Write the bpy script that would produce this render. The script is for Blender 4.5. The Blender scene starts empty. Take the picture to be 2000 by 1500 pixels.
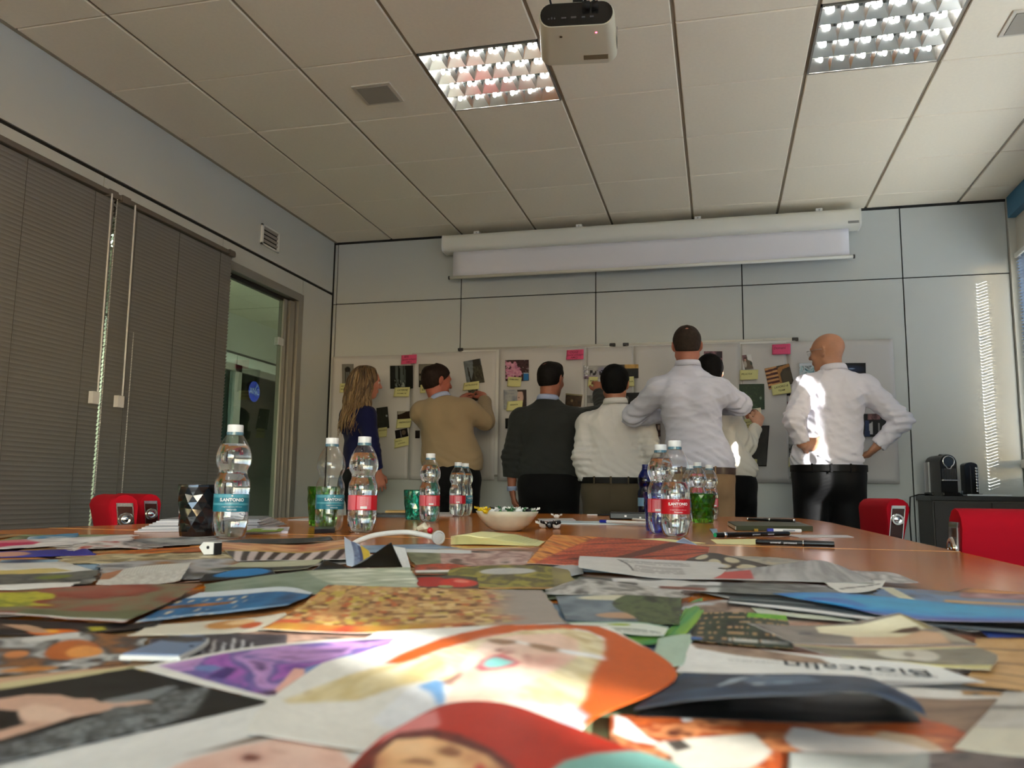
import bpy, math, random
import numpy as np
from mathutils import Vector, Matrix

# ------------------------------------------------------------------ camera, world, sun, exposure
random.seed(7)
RNG = np.random.RandomState(11)
scene = bpy.context.scene
COL = scene.collection
PI = math.pi

CEIL = 2.8795            # ceiling height
TZ = 0.74                # table top height
CAM_F = 1622.85          # focal length for a 2000 px wide frame
CAM_C = np.array([0.1556, -5.8517, 0.831])
_yaw, _pitch, _roll = 0.2447, 0.1324, 0.0126
_f = np.array([-math.sin(_yaw) * math.cos(_pitch), math.cos(_yaw) * math.cos(_pitch), math.sin(_pitch)])
_r0 = np.array([math.cos(_yaw), math.sin(_yaw), 0.0])
_u0 = np.cross(_r0, _f)
CAM_R = math.cos(_roll) * _r0 + math.sin(_roll) * _u0
CAM_U = -math.sin(_roll) * _r0 + math.cos(_roll) * _u0
CAM_D = _f

cam_data = bpy.data.cameras.new('camera')
cam = bpy.data.objects.new('camera', cam_data)
COL.objects.link(cam)
cam.matrix_world = Matrix(((CAM_R[0], CAM_U[0], -CAM_D[0], CAM_C[0]),
                           (CAM_R[1], CAM_U[1], -CAM_D[1], CAM_C[1]),
                           (CAM_R[2], CAM_U[2], -CAM_D[2], CAM_C[2]),
                           (0, 0, 0, 1)))
cam_data.sensor_width = 36.0
cam_data.lens = CAM_F * 36.0 / 2000.0
cam_data.clip_start = 0.02
cam_data.dof.use_dof = True
cam_data.dof.focus_distance = 2.9
cam_data.dof.aperture_fstop = 13.0
scene.camera = cam

# daylight: clear sky, low sun from the rear right
world = bpy.data.worlds.new('world')
scene.world = world
world.use_nodes = True
wn = world.node_tree
wn.nodes.clear()
w_out = wn.nodes.new('ShaderNodeOutputWorld')
w_bg = wn.nodes.new('ShaderNodeBackground')
w_sky = wn.nodes.new('ShaderNodeTexSky')
w_sky.sky_type = 'NISHITA'
w_sky.sun_disc = False
SUN_DIR = Vector((-0.75, 0.60, -0.27)).normalized()
w_sky.sun_elevation = math.asin(-SUN_DIR.z)
w_sky.sun_rotation = math.atan2(-SUN_DIR.x, -SUN_DIR.y)
w_sky.altitude = 100
w_sky.dust_density = 2.0
w_mix = wn.nodes.new('ShaderNodeMixRGB')
w_mix.inputs[0].default_value = 0.7
w_mix.inputs[2].default_value = (0.23, 0.32, 0.42, 1)
wn.links.new(w_sky.outputs[0], w_mix.inputs[1])
wn.links.new(w_mix.outputs[0], w_bg.inputs[0])
w_bg.inputs[1].default_value = 2.0
wn.links.new(w_bg.outputs[0], w_out.inputs[0])

sun_l = bpy.data.lights.new('sun', 'SUN')
sun_l.energy = 8.0
sun_l.angle = math.radians(0.6)
sun_l.color = (1.0, 0.97, 0.94)
sun = bpy.data.objects.new('sun', sun_l)
COL.objects.link(sun)
sun.rotation_euler = SUN_DIR.to_track_quat('-Z', 'Y').to_euler()

def portal(name, loc, rot, sx, sy):
    l = bpy.data.lights.new(name, 'AREA')
    l.shape = 'RECTANGLE'
    l.size, l.size_y = sx, sy
    l.cycles.is_portal = True
    o = bpy.data.objects.new(name, l)
    COL.objects.link(o)
    o.location = loc
    o.rotation_euler = rot

RW = 2.135               # right wall plane
LW = -2.895              # left wall plane
BW = 0.267               # back wall plane
RY = -9.0                # rear wall plane
portal('window_portal_rear', (0.25, RY - 0.06, 1.72), (PI / 2, 0, 0), 3.5, 1.56)
portal('window_portal_right', (RW + 0.14, -4.4, 1.72), (0, PI / 2, 0), 1.56, 8.8)

vs = scene.view_settings
vs.view_transform = 'Standard'
vs.look = 'None'
vs.gamma = 1.0
vs.use_curve_mapping = False
vs.exposure = 1.74
scene.cycles.use_denoising = True
scene.cycles.max_bounces = 10
scene.cycles.diffuse_bounces = 5
scene.cycles.glossy_bounces = 5
scene.cycles.transmission_bounces = 10
scene.cycles.transparent_max_bounces = 16
scene.cycles.sample_clamp_indirect = 6.0
scene.cycles.caustics_reflective = False
scene.cycles.caustics_refractive = False

# ------------------------------------------------------------------ helpers
def srgb(r, g, b):
    def f(c):
        c /= 255.0
        return c / 12.92 if c <= 0.04045 else ((c + 0.055) / 1.055) ** 2.4
    return (f(r), f(g), f(b))

def at(px, py, axis, value):
    """the point of the plane (x, y or z = value) which the photograph shows at a pixel"""
    d = CAM_D * CAM_F + CAM_R * (px - 1000.0) + CAM_U * (750.0 - py)
    t = (value - CAM_C[axis]) / d[axis]
    return Vector(CAM_C + d * t)

def on_table(px, depth, z=TZ):
    """the point of the table top below pixel column px at an optical depth"""
    lo, hi = 968.0, 1499.0
    for _ in range(50):
        m = (lo + hi) / 2
        p = np.array(at(px, m, 2, z))
        if (p - CAM_C) @ CAM_D > depth:
            lo = m
        else:
            hi = m
    return Vector(p)

_mats = {}
def mat(name, col=(0.8, 0.8, 0.8), rough=0.5, metal=0.0, spec=0.5, bump=None, vary=None, emit=None, coat=0.0, sheen=0.0, trans=0.0, ior=1.45, sss=0.0, alpha=1.0):
    """bump=(scale, strength, distance); vary=(scale, amount)"""
    if name in _mats:
        return _mats[name]
    m = bpy.data.materials.new(name)
    m.use_nodes = True
    nt = m.node_tree
    b = nt.nodes['Principled BSDF']
    b.inputs['Base Color'].default_value = (*col, 1)
    b.inputs['Roughness'].default_value = rough
    b.inputs['Metallic'].default_value = metal
    b.inputs['Specular IOR Level'].default_value = spec
    b.inputs['Coat Weight'].default_value = coat
    b.inputs['Coat Roughness'].default_value = 0.08
    b.inputs['Sheen Weight'].default_value = sheen
    b.inputs['Transmission Weight'].default_value = trans
    b.inputs['IOR'].default_value = ior
    b.inputs['Alpha'].default_value = alpha
    if sss:
        b.inputs['Subsurface Weight'].default_value = sss
        b.inputs['Subsurface Radius'].default_value = (0.01, 0.004, 0.002)
    if emit:
        b.inputs['Emission Color'].default_value = (*emit[0], 1)
        b.inputs['Emission Strength'].default_value = emit[1]
    tc = nt.nodes.new('ShaderNodeTexCoord')
    if vary:
        n = nt.nodes.new('ShaderNodeTexNoise')
        n.inputs['Scale'].default_value = vary[0]
        n.inputs['Detail'].default_value = 4
        nt.links.new(tc.outputs['Object'], n.inputs['Vector'])
        r = nt.nodes.new('ShaderNodeMapRange')
        r.inputs[1].default_value = 0.3
        r.inputs[2].default_value = 0.7
        r.inputs[3].default_value = 1 - vary[1]
        r.inputs[4].default_value = 1 + vary[1]
        nt.links.new(n.outputs[0], r.inputs[0])
        mx = nt.nodes.new('ShaderNodeVectorMath')
        mx.operation = 'SCALE'
        mx.inputs[0].default_value = col
        nt.links.new(r.outputs[0], mx.inputs['Scale'])
        nt.links.new(mx.outputs[0], b.inputs['Base Color'])
    if bump:
        n = nt.nodes.new('ShaderNodeTexNoise')
        n.inputs['Scale'].default_value = bump[0]
        n.inputs['Detail'].default_value = 3
        nt.links.new(tc.outputs['Object'], n.inputs['Vector'])
        bp = nt.nodes.new('ShaderNodeBump')
        bp.inputs['Strength'].default_value = bump[1]
        bp.inputs['Distance'].default_value = bump[2]
        nt.links.new(n.outputs[0], bp.inputs['Height'])
        nt.links.new(bp.outputs[0], b.inputs['Normal'])
    _mats[name] = m
    return m

def pane_mat(name, tint, ior=1.5, rough=0.0, edge=0.75, power=4.0):
    """thin clear sheet: lets light straight through, mirrors a little"""
    m = bpy.data.materials.new(name)
    m.use_nodes = True
    nt = m.node_tree
    nt.nodes.clear()
    o = nt.nodes.new('ShaderNodeOutputMaterial')
    t = nt.nodes.new('ShaderNodeBsdfTransparent')
    t.inputs[0].default_value = (*tint, 1)
    g = nt.nodes.new('ShaderNodeBsdfGlossy')
    g.inputs['Roughness'].default_value = rough
    g.inputs['Color'].default_value = (1, 1, 1, 1)
    lw = nt.nodes.new('ShaderNodeLayerWeight')
    lw.inputs[0].default_value = 0.5
    pw = nt.nodes.new('ShaderNodeMath')
    pw.operation = 'POWER'
    pw.inputs[1].default_value = power
    nt.links.new(lw.outputs['Facing'], pw.inputs[0])
    fr = nt.nodes.new('ShaderNodeMapRange')
    f0 = ((ior - 1) / (ior + 1)) ** 2
    fr.inputs[3].default_value = f0
    fr.inputs[4].default_value = edge
    nt.links.new(pw.outputs[0], fr.inputs[0])
    mx = nt.nodes.new('ShaderNodeMixShader')
    nt.links.new(fr.outputs[0], mx.inputs[0])
    nt.links.new(t.outputs[0], mx.inputs[1])
    nt.links.new(g.outputs[0], mx.inputs[2])
    nt.links.new(mx.outputs[0], o.inputs[0])
    return m

class MB:
    """collects simple solids; build() links them as one mesh object"""
    def __init__(self):
        self.v, self.f, self.m, self.mats = [], [], [], []
    def _mi(self, m):
        if m not in self.mats:
            self.mats.append(m)
        return self.mats.index(m)
    def add(self, vs_, fs_, m=None, M=None):
        k = len(self.v)
        for p in vs_:
            p = Vector(p)
            if M is not None:
                p = M @ p
            self.v.append(tuple(p))
        mi = self._mi(m)
        for f in fs_:
            self.f.append(tuple(i + k for i in f))
            self.m.append(mi)
        return self
    def box(self, lo, hi, m=None, M=None, bev=0.0):
        (x0, y0, z0), (x1, y1, z1) = lo, hi
        if bev <= 0:
            v = [(x0, y0, z0), (x1, y0, z0), (x1, y1, z0), (x0, y1, z0), (x0, y0, z1), (x1, y0, z1), (x1, y1, z1), (x0, y1, z1)]
            f = [(0, 3, 2, 1), (4, 5, 6, 7), (0, 1, 5, 4), (1, 2, 6, 5), (2, 3, 7, 6), (3, 0, 4, 7)]
            return self.add(v, f, m, M)
        # rounded outline in x-y, chamfered top and bottom
        b = bev
        ring = []
        for cx_, cy_, a0 in ((x1 - b, y1 - b, 0), (x0 + b, y1 - b, 90), (x0 + b, y0 + b, 180), (x1 - b, y0 + b, 270)):
            for a in (0, 30, 60, 90):
                t = math.radians(a0 + a)
                ring.append((cx_ + b * math.cos(t), cy_ + b * math.sin(t), math.cos(t), math.sin(t)))
        n = len(ring)
        v, f = [], []
        for z_, ins in ((z0, b), (z0 + b * 0.3, b * 0.3), (z0 + b, 0), (z1 - b, 0), (z1 - b * 0.3, b * 0.3), (z1, b)):
            for (x, y, nx, ny) in ring:
                v.append((x - nx * ins, y - ny * ins, z_))
        for k in range(5):
            for i in range(n):
                j = (i + 1) % n
                f.append((k * n + i, k * n + j, (k + 1) * n + j, (k + 1) * n + i))
        f.append(tuple(reversed(range(n))))
        f.append(tuple(range(5 * n, 6 * n)))
        return self.add(v, f, m, M)
    def prism(self, poly, a, b, axis=2, m=None, M=None):
        """poly: 2-D outline (counter-clockwise), swept from a to b along an axis"""
        def P(p, h):
            return {2: (p[0], p[1], h), 1: (p[0], h, p[1]), 0: (h, p[0], p[1])}[axis]
        n = len(poly)
        v = [P(p, a) for p in poly] + [P(p, b) for p in poly]
        f = [(i, (i + 1) % n, n + (i + 1) % n, n + i) for i in range(n)]
        f += [tuple(reversed(range(n))), tuple(range(n, 2 * n))]
        if axis == 1:
            f = [tuple(reversed(q)) for q in f]
        return self.add(v, f, m, M)
    def lathe(self, prof, seg=32, m=None, M=None, cap=True, wob=None):
        """prof: list of (radius, z)"""
        v, f = [], []
        for k, (r, z) in enumerate(prof):
            for i in range(seg):
                t = 2 * PI * i / seg
                rr = r if wob is None else wob(r, t, z)
                v.append((rr * math.cos(t), rr * math.sin(t), z))
        for k in range(len(prof) - 1):
            for i in range(seg):
                j = (i + 1) % seg
                f.append((k * seg + i, k * seg + j, (k + 1) * seg + j, (k + 1) * seg + i))
        if cap:
            f.append(tuple(reversed(range(seg))))
            f.append(tuple((len(prof) - 1) * seg + i for i in range(seg)))
        return self.add(v, f, m, M)
    def tube(self, pts, r, seg=8, m=None, M=None, cap=True):
        pts = [Vector(p) for p in pts]
        rs = r if isinstance(r, (list, tuple)) else [r] * len(pts)
        v, f = [], []
        d0 = (pts[1] - pts[0]).normalized()
        n0 = d0.orthogonal().normalized()
        for k, p in enumerate(pts):
            a = pts[max(k - 1, 0)]
            b = pts[min(k + 1, len(pts) - 1)]
            d = (b - a).normalized()
            n0 = (n0 - d * n0.dot(d))
            n0 = n0.normalized() if n0.length > 1e-6 else d.orthogonal().normalized()
            bt = d.cross(n0)
            for i in range(seg):
                t = 2 * PI * i / seg
                v.append(tuple(p + (n0 * math.cos(t) + bt * math.sin(t)) * rs[k]))
        for k in range(len(pts) - 1):
            for i in range(seg):
                j = (i + 1) % seg
                f.append((k * seg + i, k * seg + j, (k + 1) * seg + j, (k + 1) * seg + i))
        if cap:
            f.append(tuple(reversed(range(seg))))
            f.append(tuple((len(pts) - 1) * seg + i for i in range(seg)))
        return self.add(v, f, m, M)
    def ball(self, c, r, m=None, M=None, nu=12, nv=8):
        rx, ry, rz = (r, r, r) if not isinstance(r, (tuple, list)) else r
        v, f = [(c[0], c[1], c[2] - rz)], []
        for k in range(1, nv):
            ph = -PI / 2 + PI * k / nv
            for i in range(nu):
                t = 2 * PI * i / nu
                v.append((c[0] + rx * math.cos(ph) * math.cos(t), c[1] + ry * math.cos(ph) * math.sin(t), c[2] + rz * math.sin(ph)))
        v.append((c[0], c[1], c[2] + rz))
        for i in range(nu):
            f.append((0, 1 + (i + 1) % nu, 1 + i))
        for k in range(nv - 2):
            for i in range(nu):
                j = (i + 1) % nu
                f.append((1 + k * nu + i, 1 + k * nu + j, 1 + (k + 1) * nu + j, 1 + (k + 1) * nu + i))
        last = len(v) - 1
        for i in range(nu):
            f.append((1 + (nv - 2) * nu + i, 1 + (nv - 2) * nu + (i + 1) % nu, last))
        return self.add(v, f, m, M)
    def mesh(self, name, m=None, smooth=False):
        me = bpy.data.meshes.new(name)
        me.from_pydata(self.v, [], self.f)
        for q in self.mats:
            me.materials.append(q if q is not None else m)
        if len(self.mats) > 1:
            me.polygons.foreach_set('material_index', self.m)
        if smooth:
            me.polygons.foreach_set('use_smooth', [True] * len(me.polygons))
            if smooth is not True:
                me.set_sharp_from_angle(angle=math.radians(smooth))
        me.update()
        return me
    def build(self, name, m=None, parent=None, smooth=False):
        return link(name, self.mesh(name, m, smooth), parent)

def link(name, me, parent=None, loc=None, rot=None):
    o = bpy.data.objects.new(name, me)
    COL.objects.link(o)
    if parent is not None:
        o.parent = parent
    if loc is not None:
        o.location = loc
    if rot is not None:
        o.rotation_euler = rot
    return o

def tag(o, label=None, cat=None, group=None, kind=None):
    if label: o['label'] = label
    if cat: o['category'] = cat
    if group: o['group'] = group
    if kind: o['kind'] = kind
    return o

def thing(name, label, cat, loc=(0, 0, 0), rotz=0.0, group=None, rot=None):
    o = bpy.data.objects.new(name, None)
    o.empty_display_size = 0.05
    COL.objects.link(o)
    o.location = loc
    o.rotation_euler = rot if rot is not None else (0, 0, rotz)
    return tag(o, label, cat, group)

def struct(name, label=None, loc=(0, 0, 0)):
    o = bpy.data.objects.new(name, None)
    COL.objects.link(o)
    o.location = loc
    o['kind'] = 'structure'
    if label: o['label'] = label
    return o

def kids(o):
    return [c for c in bpy.data.objects if c.parent == o]

def copy_tree(o, parent=None):
    c = o.copy()
    COL.objects.link(c)
    c.parent = parent
    for ch in _children[o.name] if o.name in _children else kids(o):
        copy_tree(ch, c)
    return c
_children = {}

def rotM(ax, deg):
    return Matrix.Rotation(math.radians(deg), 4, ax)

def text_mesh(s, size=1.0, align='CENTER', extrude=0.0, shear=0.0, bold=0.0):
    """flat lettering as mesh data: (verts, faces) in the x-y plane"""
    cu = bpy.data.curves.new('lettering', 'FONT')
    cu.body = s
    cu.size = size
    cu.align_x = align
    cu.align_y = 'CENTER'
    cu.extrude = extrude
    cu.shear = shear
    cu.offset = bold
    cu.resolution_u = 3
    o = bpy.data.objects.new('lettering', cu)
    COL.objects.link(o)
    bpy.context.view_layer.update()
    me = o.to_mesh()
    v = [tuple(q.co) for q in me.vertices]
    f = [tuple(p.vertices) for p in me.polygons]
    o.to_mesh_clear()
    bpy.data.objects.remove(o)
    bpy.data.curves.remove(cu)
    return v, f

# ------------------------------------------------------------------ materials of the room
M_panel = mat('laminate_panel', srgb(188, 192, 190), 0.32, spec=0.4, vary=(1.5, 0.02))
M_black = mat('black_gap', (0.008, 0.008, 0.008), 0.7)
M_tile = mat('ceiling_tile', srgb(240, 229, 208), 0.6, bump=(900, 0.10, 0.001), vary=(60, 0.02))
M_rail = mat('ceiling_rail', srgb(150, 138, 118), 0.55)
M_alu = mat('aluminium', srgb(150, 148, 142), 0.4, metal=0.6)
M_slat = mat('blind_slat', srgb(130, 130, 130), 0.45, metal=0.3)
M_slat_white = mat('blind_slat_white', srgb(122, 136, 156), 0.45)
M_rail_grey = mat('blind_headrail', srgb(98, 92, 86), 0.5)
M_white = mat('white_plastic', srgb(225, 225, 220), 0.4)
M_cord = mat('cord', srgb(60, 57, 54), 0.7)
M_chain = mat('white_chain', srgb(235, 235, 232), 0.3)
M_floor = mat('carpet', srgb(172, 168, 160), 0.95, bump=(400, 0.3, 0.002), vary=(30, 0.1))
M_glass = pane_mat('door_glass', (0.60, 0.68, 0.62))
M_window = pane_mat('window_glass', (0.96, 0.97, 0.96))
M_wall = mat('wall_paint', srgb(205, 200, 190), 0.7)
M_fabric_screen = mat('screen_fabric', srgb(222, 220, 226), 0.8)
M_case = mat('screen_case', srgb(222, 220, 210), 0.35)

# ------------------------------------------------------------------ floor
fl = struct('floor')
MB().box((-5.6, RY - 0.3, -0.1), (RW + 0.3, 6.6, 0.0)).build('floor_slab', M_floor, fl)

# ------------------------------------------------------------------ ceiling: grid of 600 mm tiles
ce = struct('ceiling')
MB().box((-5.6, RY - 0.3, CEIL + 0.25), (RW + 0.3, 6.6, CEIL + 0.4)).build('ceiling_slab', M_wall, ce)
lamp_cells = {(-1.2, -2.4), (0.6, -2.4), (-1.2, -5.4), (0.6, -5.4), (-1.2, -7.8), (0.6, -7.8)}
speaker_cells = [(-1.52, -2.08), (1.50, -2.08)]
xs = [LW - 0.1] + [-2.4 + 0.6 * k for k in range(8)] + [RW + 0.1]
ys = [-9.0 + 0.6 * k for k in range(16)] + [BW + 0.1]
tile_cache = {}
for i in range(len(xs) - 1):
    for j in range(len(ys) - 1):
        x0, x1, y0, y1 = xs[i], xs[i + 1], ys[j], ys[j + 1]
        if any(abs(x0 - a) < 0.01 and abs(y0 - b) < 0.01 for a, b in lamp_cells):
            continue
        w, d = round(x1 - x0, 3), round(y1 - y0, 3)
        if (w, d) not in tile_cache:
            gx, gy = 0.008, 0.003
            mb = MB()
            a, b = w / 2 - gx, d / 2 - gy
            e = 0.004
            v = [(-a + e, -b + e, 0), (a - e, -b + e, 0), (a - e, b - e, 0), (-a + e, b - e, 0),
                 (-a, -b, e), (a, -b, e), (a, b, e), (-a, b, e), (-a, -b, 0.016), (a, -b, 0.016), (a, b, 0.016), (-a, b, 0.016)]
            f = [(3, 2, 1, 0), (8, 9, 10, 11)]
            for k in range(4):
                f.append((k, (k + 1) % 4, 4 + (k + 1) % 4, 4 + k))
                f.append((4 + k, 4 + (k + 1) % 4, 8 + (k + 1) % 4, 8 + k))
            mb.add(v, f)
            tile_cache[(w, d)] = mb.mesh('ceiling_tile', M_tile)
        link('ceiling_tile', tile_cache[(w, d)], ce, ((x0 + x1) / 2, (y0 + y1) / 2, CEIL + random.uniform(0, 0.0012)))
for x in xs[1:-1]:
    MB().box((x - 0.012, RY, CEIL + 0.009), (x + 0.012, BW, CEIL + 0.03)).build('ceiling_rail', M_rail, ce)
for y in ys[1:-1]:
    MB().box((LW, y - 0.012, CEIL + 0.011), (RW, y + 0.012, CEIL + 0.026)).build('ceiling_rail', M_rail, ce)
mb = MB()
mb.box((LW, RY, CEIL - 0.004), (LW + 0.02, BW, CEIL + 0.02))
mb.build('ceiling_edge_trim', M_rail, ce)
MB().box((LW, BW - 0.004, CEIL - 0.016), (2.09, BW + 0.02, CEIL + 0.004)).build('ceiling_shadow_gap', M_black, ce)

# ------------------------------------------------------------------ back wall: laminate panels with black joints
wb = struct('wall_back')
MB().box((LW - 0.05, BW + 0.012, 0), (RW + 0.3, BW + 0.12, CEIL + 0.2)).build('wall_backing', M_black, wb)
cols = [LW, -2.866, -1.7956, -0.7273, 0.3431, 1.4217, 2.09]
rows = [0.0, 2.3588, CEIL - 0.014]
def panel(mb_name, lo, hi, parent, ax=1):
    b = MB()
    b.box(lo, hi)
    return b.build(mb_name, M_panel, parent)
g = 0.0042
for i in range(len(cols) - 1):
    for j in range(2):
        panel('wall_panel', (cols[i] + g, BW, rows[j] + g), (cols[i + 1] - g, BW + 0.018, rows[j + 1] - g), wb)
M_post = mat('wall_post', srgb(190, 190, 182), 0.45)
MB().box((2.09, BW - 0.03, 0), (2.135, BW + 0.02, CEIL)).build('corner_post', M_post, wb)

# ------------------------------------------------------------------ left wall
wl = struct('wall_left')
T = 0.018
def lpanel(y0, y1, z0, z1):
    MB().box((LW - T, y0 + 0.003, z0), (LW, y1 - 0.003, z1)).build('wall_panel', M_panel, wl)
lpanel(RY, BW, 2.452, CEIL)                                   # deep fascia
MB().box((LW - 0.08, RY, 2.428), (LW - 0.012, BW, 2.455)).build('shadow_joint', M_black, wl)
yy = [-9.0, -7.72, -6.65, -5.58, -4.51, -3.44, -2.372, -1.302, -0.245]
for a, b in zip(yy[:-1], yy[1:]):
    lpanel(a, b, 2.312, 2.43)
lpanel(-0.245, BW - 0.02, 0, 2.43)
lpanel(RY, -6.65, 0, 2.31)
MB().box((LW - 0.07, -0.24, 0), (LW - T, BW, CEIL)).box((LW - 0.07, RY, 2.44), (LW - T, BW, CEIL)).build('wall_core', M_wall, wl)
MB().box((LW - 0.02, BW - 0.02, 0), (LW + 0.004, BW + 0.0, CEIL - 0.004)).build('corner_joint', M_black, wl)

# glass partition behind the blinds
wn1 = struct('window_1')
b = MB()
for y in (-6.65, -5.58, -4.51, -3.44, -2.372, -1.302):
    b.box((LW - 0.06, y - 0.03, 0), (LW - 0.01, y + 0.03, 2.31))
b.box((LW - 0.06, -6.65, 2.25), (LW - 0.01, -1.302, 2.31))
b.box((LW - 0.06, -6.65, 0), (LW - 0.01, -1.302, 0.08))
b.build('window_frame', M_alu, wn1)
for a, c in zip((-6.62, -5.55, -4.48, -3.41, -2.342), (-5.61, -4.54, -3.47, -2.402, -1.332)):
    MB().box((LW - 0.04, a, 0.08), (LW - 0.032, c, 2.25)).build('pane', M_glass, wn1)
MB().box((LW - 0.075, -6.65, 0), (LW - 0.066, -3.45, 2.31)).build('backing_panel', M_wall, wn1)

# glass door with aluminium frame
dr = struct('door_1')
b = MB()
b.box((LW - 0.08, -1.275, 2.255), (LW + 0.012, -0.245, 2.312))
b.box((LW - 0.08, -0.315, 0), (LW + 0.012, -0.245, 2.255))
b.box((LW - 0.08, -1.32, 0), (LW + 0.006, -1.255, 2.312))
b.build('door_frame', M_alu, dr)
b = MB()
b.box((LW - 0.07, -0.395, 0), (LW - 0.012, -0.33, 2.24))
b.box((LW - 0.07, -0.455, 0), (LW - 0.03, -0.41, 2.24))
b.build('door_jamb_profile', M_alu, dr)
MB().box((LW - 0.075, -0.45, 0), (LW - 0.05, -0.31, 2.25)).box((LW - 0.075, -1.25, 2.225), (LW - 0.04, -0.31, 2.257)).build('door_gasket', M_black, dr)
MB().box((LW - 0.05, -1.25, 0.01), (LW - 0.04, -0.46, 2.225)).build('door_pane', M_glass, dr)
b = MB()
b.box((LW - 0.062, -0.52, 1.885), (LW - 0.026, -0.44, 1.945), bev=0.004)
b.build('door_hinge', mat('chrome', (0.75, 0.75, 0.75), 0.15, metal=1.0), dr)
M_chrome = _mats['chrome']

# venetian blinds in front of the partition: every slat a part
def slat_mesh(L, w=0.025, tilt=68, curve=0.003):
    b = MB()
    n = 4
    pts = []
    for k in range(n + 1):
        u = -w / 2 + w * k / n
        pts.append((u, curve * (1 - (2 * u / w) ** 2)))
    t = math.radians(tilt)
    P = [(p[0] * math.cos(t) - p[1] * math.sin(t), p[0] * math.sin(t) + p[1] * math.cos(t)) for p in pts]
    v = [(x, -L / 2, z) for x, z in P] + [(x, L / 2, z) for x, z in P]
    f = [(k, k + 1, n + 2 + k, n + 1 + k) for k in range(n)]
    b.add(v, f)
    return b
def left_blind(y0, y1, label, group):
    L = y1 - y0
    t = thing('venetian_blind', label, 'blind', (LW + 0.034, (y0 + y1) / 2, 2.35), group=group)
    MB().box((-0.026, -L / 2, -0.028), (0.026, L / 2, 0.0), bev=0.004).build('headrail', M_rail_grey, t)
    for s in (-1, 1):
        MB().box((-0.030, s * (L / 2 - 0.045) - 0.03, -0.034), (0.030, s * (L / 2 - 0.045) + 0.03, 0.004)).build('mounting_bracket', M_rail_grey, t)
    me = slat_mesh(L - 0.01).mesh('slat', M_slat, True)
    n = 104
    for k in range(n):
        link('slat', me, t, (random.uniform(-0.0006, 0.0006), 0, -0.045 - k * 0.0213))
    MB().box((-0.012, -L / 2 + 0.005, -0.045 - n * 0.0213 - 0.012), (0.012, L / 2 - 0.005, -0.045 - n * 0.0213)).build('bottom_rail', M_rail_grey, t)
    for u in (-0.36, -0.02, 0.36):
        MB().tube([(0.014, u * L, -0.03), (0.014, u * L, -2.26)], 0.0011, 5).build('ladder_cord', M_cord, t)
    return t
bl1 = left_blind(-3.435, -2.322, 'dark grey venetian blind nearest the camera, closed, over the glass partition', 'grey venetian blinds on the glass partition')
bl2 = left_blind(-2.319, -1.245, 'dark grey closed venetian blind beside the glass door', 'grey venetian blinds on the glass partition')
M_clear = mat('clear_plastic', (0.8, 0.8, 0.8), 0.15, spec=0.8, alpha=0.55)
def wand(par, y, ztop, zbot):
    x = 0.034
    MB().tube([(x, y, ztop), (x + 0.004, y + 0.004, zbot)], 0.0042, 8).build('tilt_wand', M_clear, par)
    MB().box((x - 0.02, y - 0.028, zbot - 0.06), (x + 0.006, y + 0.018, zbot)).build('wand_clip', M_clear, par)
wand(bl1, 0.49, -0.02, -1.04)
wand(bl2, -0.43, -0.02, -1.04)
def chain(par, y, z0, z1, x=0.036, step=0.0085, drift=0.0):
    b = MB()
    n = int((z0 - z1) / step)
    for k in range(n):
        b.ball((x, y + drift * k / n, z0 - k * step), 0.0028, nu=5, nv=4)
    o = b.build('bead_chain', M_chain, par, True)
    o['kind'] = 'stuff'
chain(bl1, 0.528, -0.04, -1.55)
chain(bl2, -0.375, -0.7, -1.62)

# air vent high on the left wall
t = thing('air_vent', 'small square white air vent high on the left wall above the glass door', 'vent', (LW, -0.755, 2.602))
b = MB()
s_, w_ = 0.118, 0.022
b.box((0, -s_, s_ * .52 - w_ * .0), (0.012, s_, s_ * .62)).box((0, -s_, -s_ * .62), (0.012, s_, -s_ * .52))
b.box((0, -s_, -s_ * .62), (0.012, -s_ + w_, s_ * .62)).box((0, s_ - w_, -s_ * .62), (0.012, s_, s_ * .62))
b.build('vent_frame', M_white, t)
MB().box((0.0005, -s_ + w_, -s_ * .52), (0.002, s_ - w_, s_ * .52)).build('vent_backing', M_black, t)
for k in range(4):
    z = -0.045 + k * 0.03
    b = MB()
    b.add([(0.002, -s_ + w_, z), (0.002, s_ - w_, z), (0.012, s_ - w_, z + 0.014), (0.012, -s_ + w_, z + 0.014), (0.003, -s_ + w_, z - 0.002), (0.003, s_ - w_, z - 0.002), (0.013, s_ - w_, z + 0.012), (0.013, -s_ + w_, z + 0.012)],
          [(0, 1, 2, 3), (7, 6, 5, 4), (0, 4, 5, 1), (3, 2, 6, 7)])
    b.build('vent_slat', mat('vent_slat', srgb(150, 145, 138), 0.5), t)

# ------------------------------------------------------------------ room across the corridor, seen through the glass door
OX = -5.3
wo = struct('wall_across')
MB().box((OX - 0.1, -3.0, 2.44), (OX, 6.6, CEIL + 0.2)).build('fascia_panel', M_panel, wo)
MB().box((OX - 0.05, -3.0, 2.415), (OX + 0.004, 6.6, 2.44)).build('shadow_joint', M_black, wo)
for a, c in ((-3.0, 0.4), (0.4, 1.47), (1.47, 2.70), (2.70, 3.95), (3.95, 6.6)):
    MB().box((OX - 0.05, a + 0.004, 2.30), (OX, c - 0.004, 2.415)).build('wall_panel', M_panel, wo)
MB().box((OX - 0.1, -3.0, 0), (OX, 1.0, 2.30)).box((OX - 0.1, 3.95, 0), (OX, 6.6, 2.30)).build('wall_core', M_wall, wo)
MB().box((OX - 0.1, 6.5, 0), (LW, 6.6, CEIL + 0.2)).box((OX - 0.1, -3.1, 0), (LW - 0.02, -3.0, CEIL + 0.2)).build('corridor_end', M_wall, wo)
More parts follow.
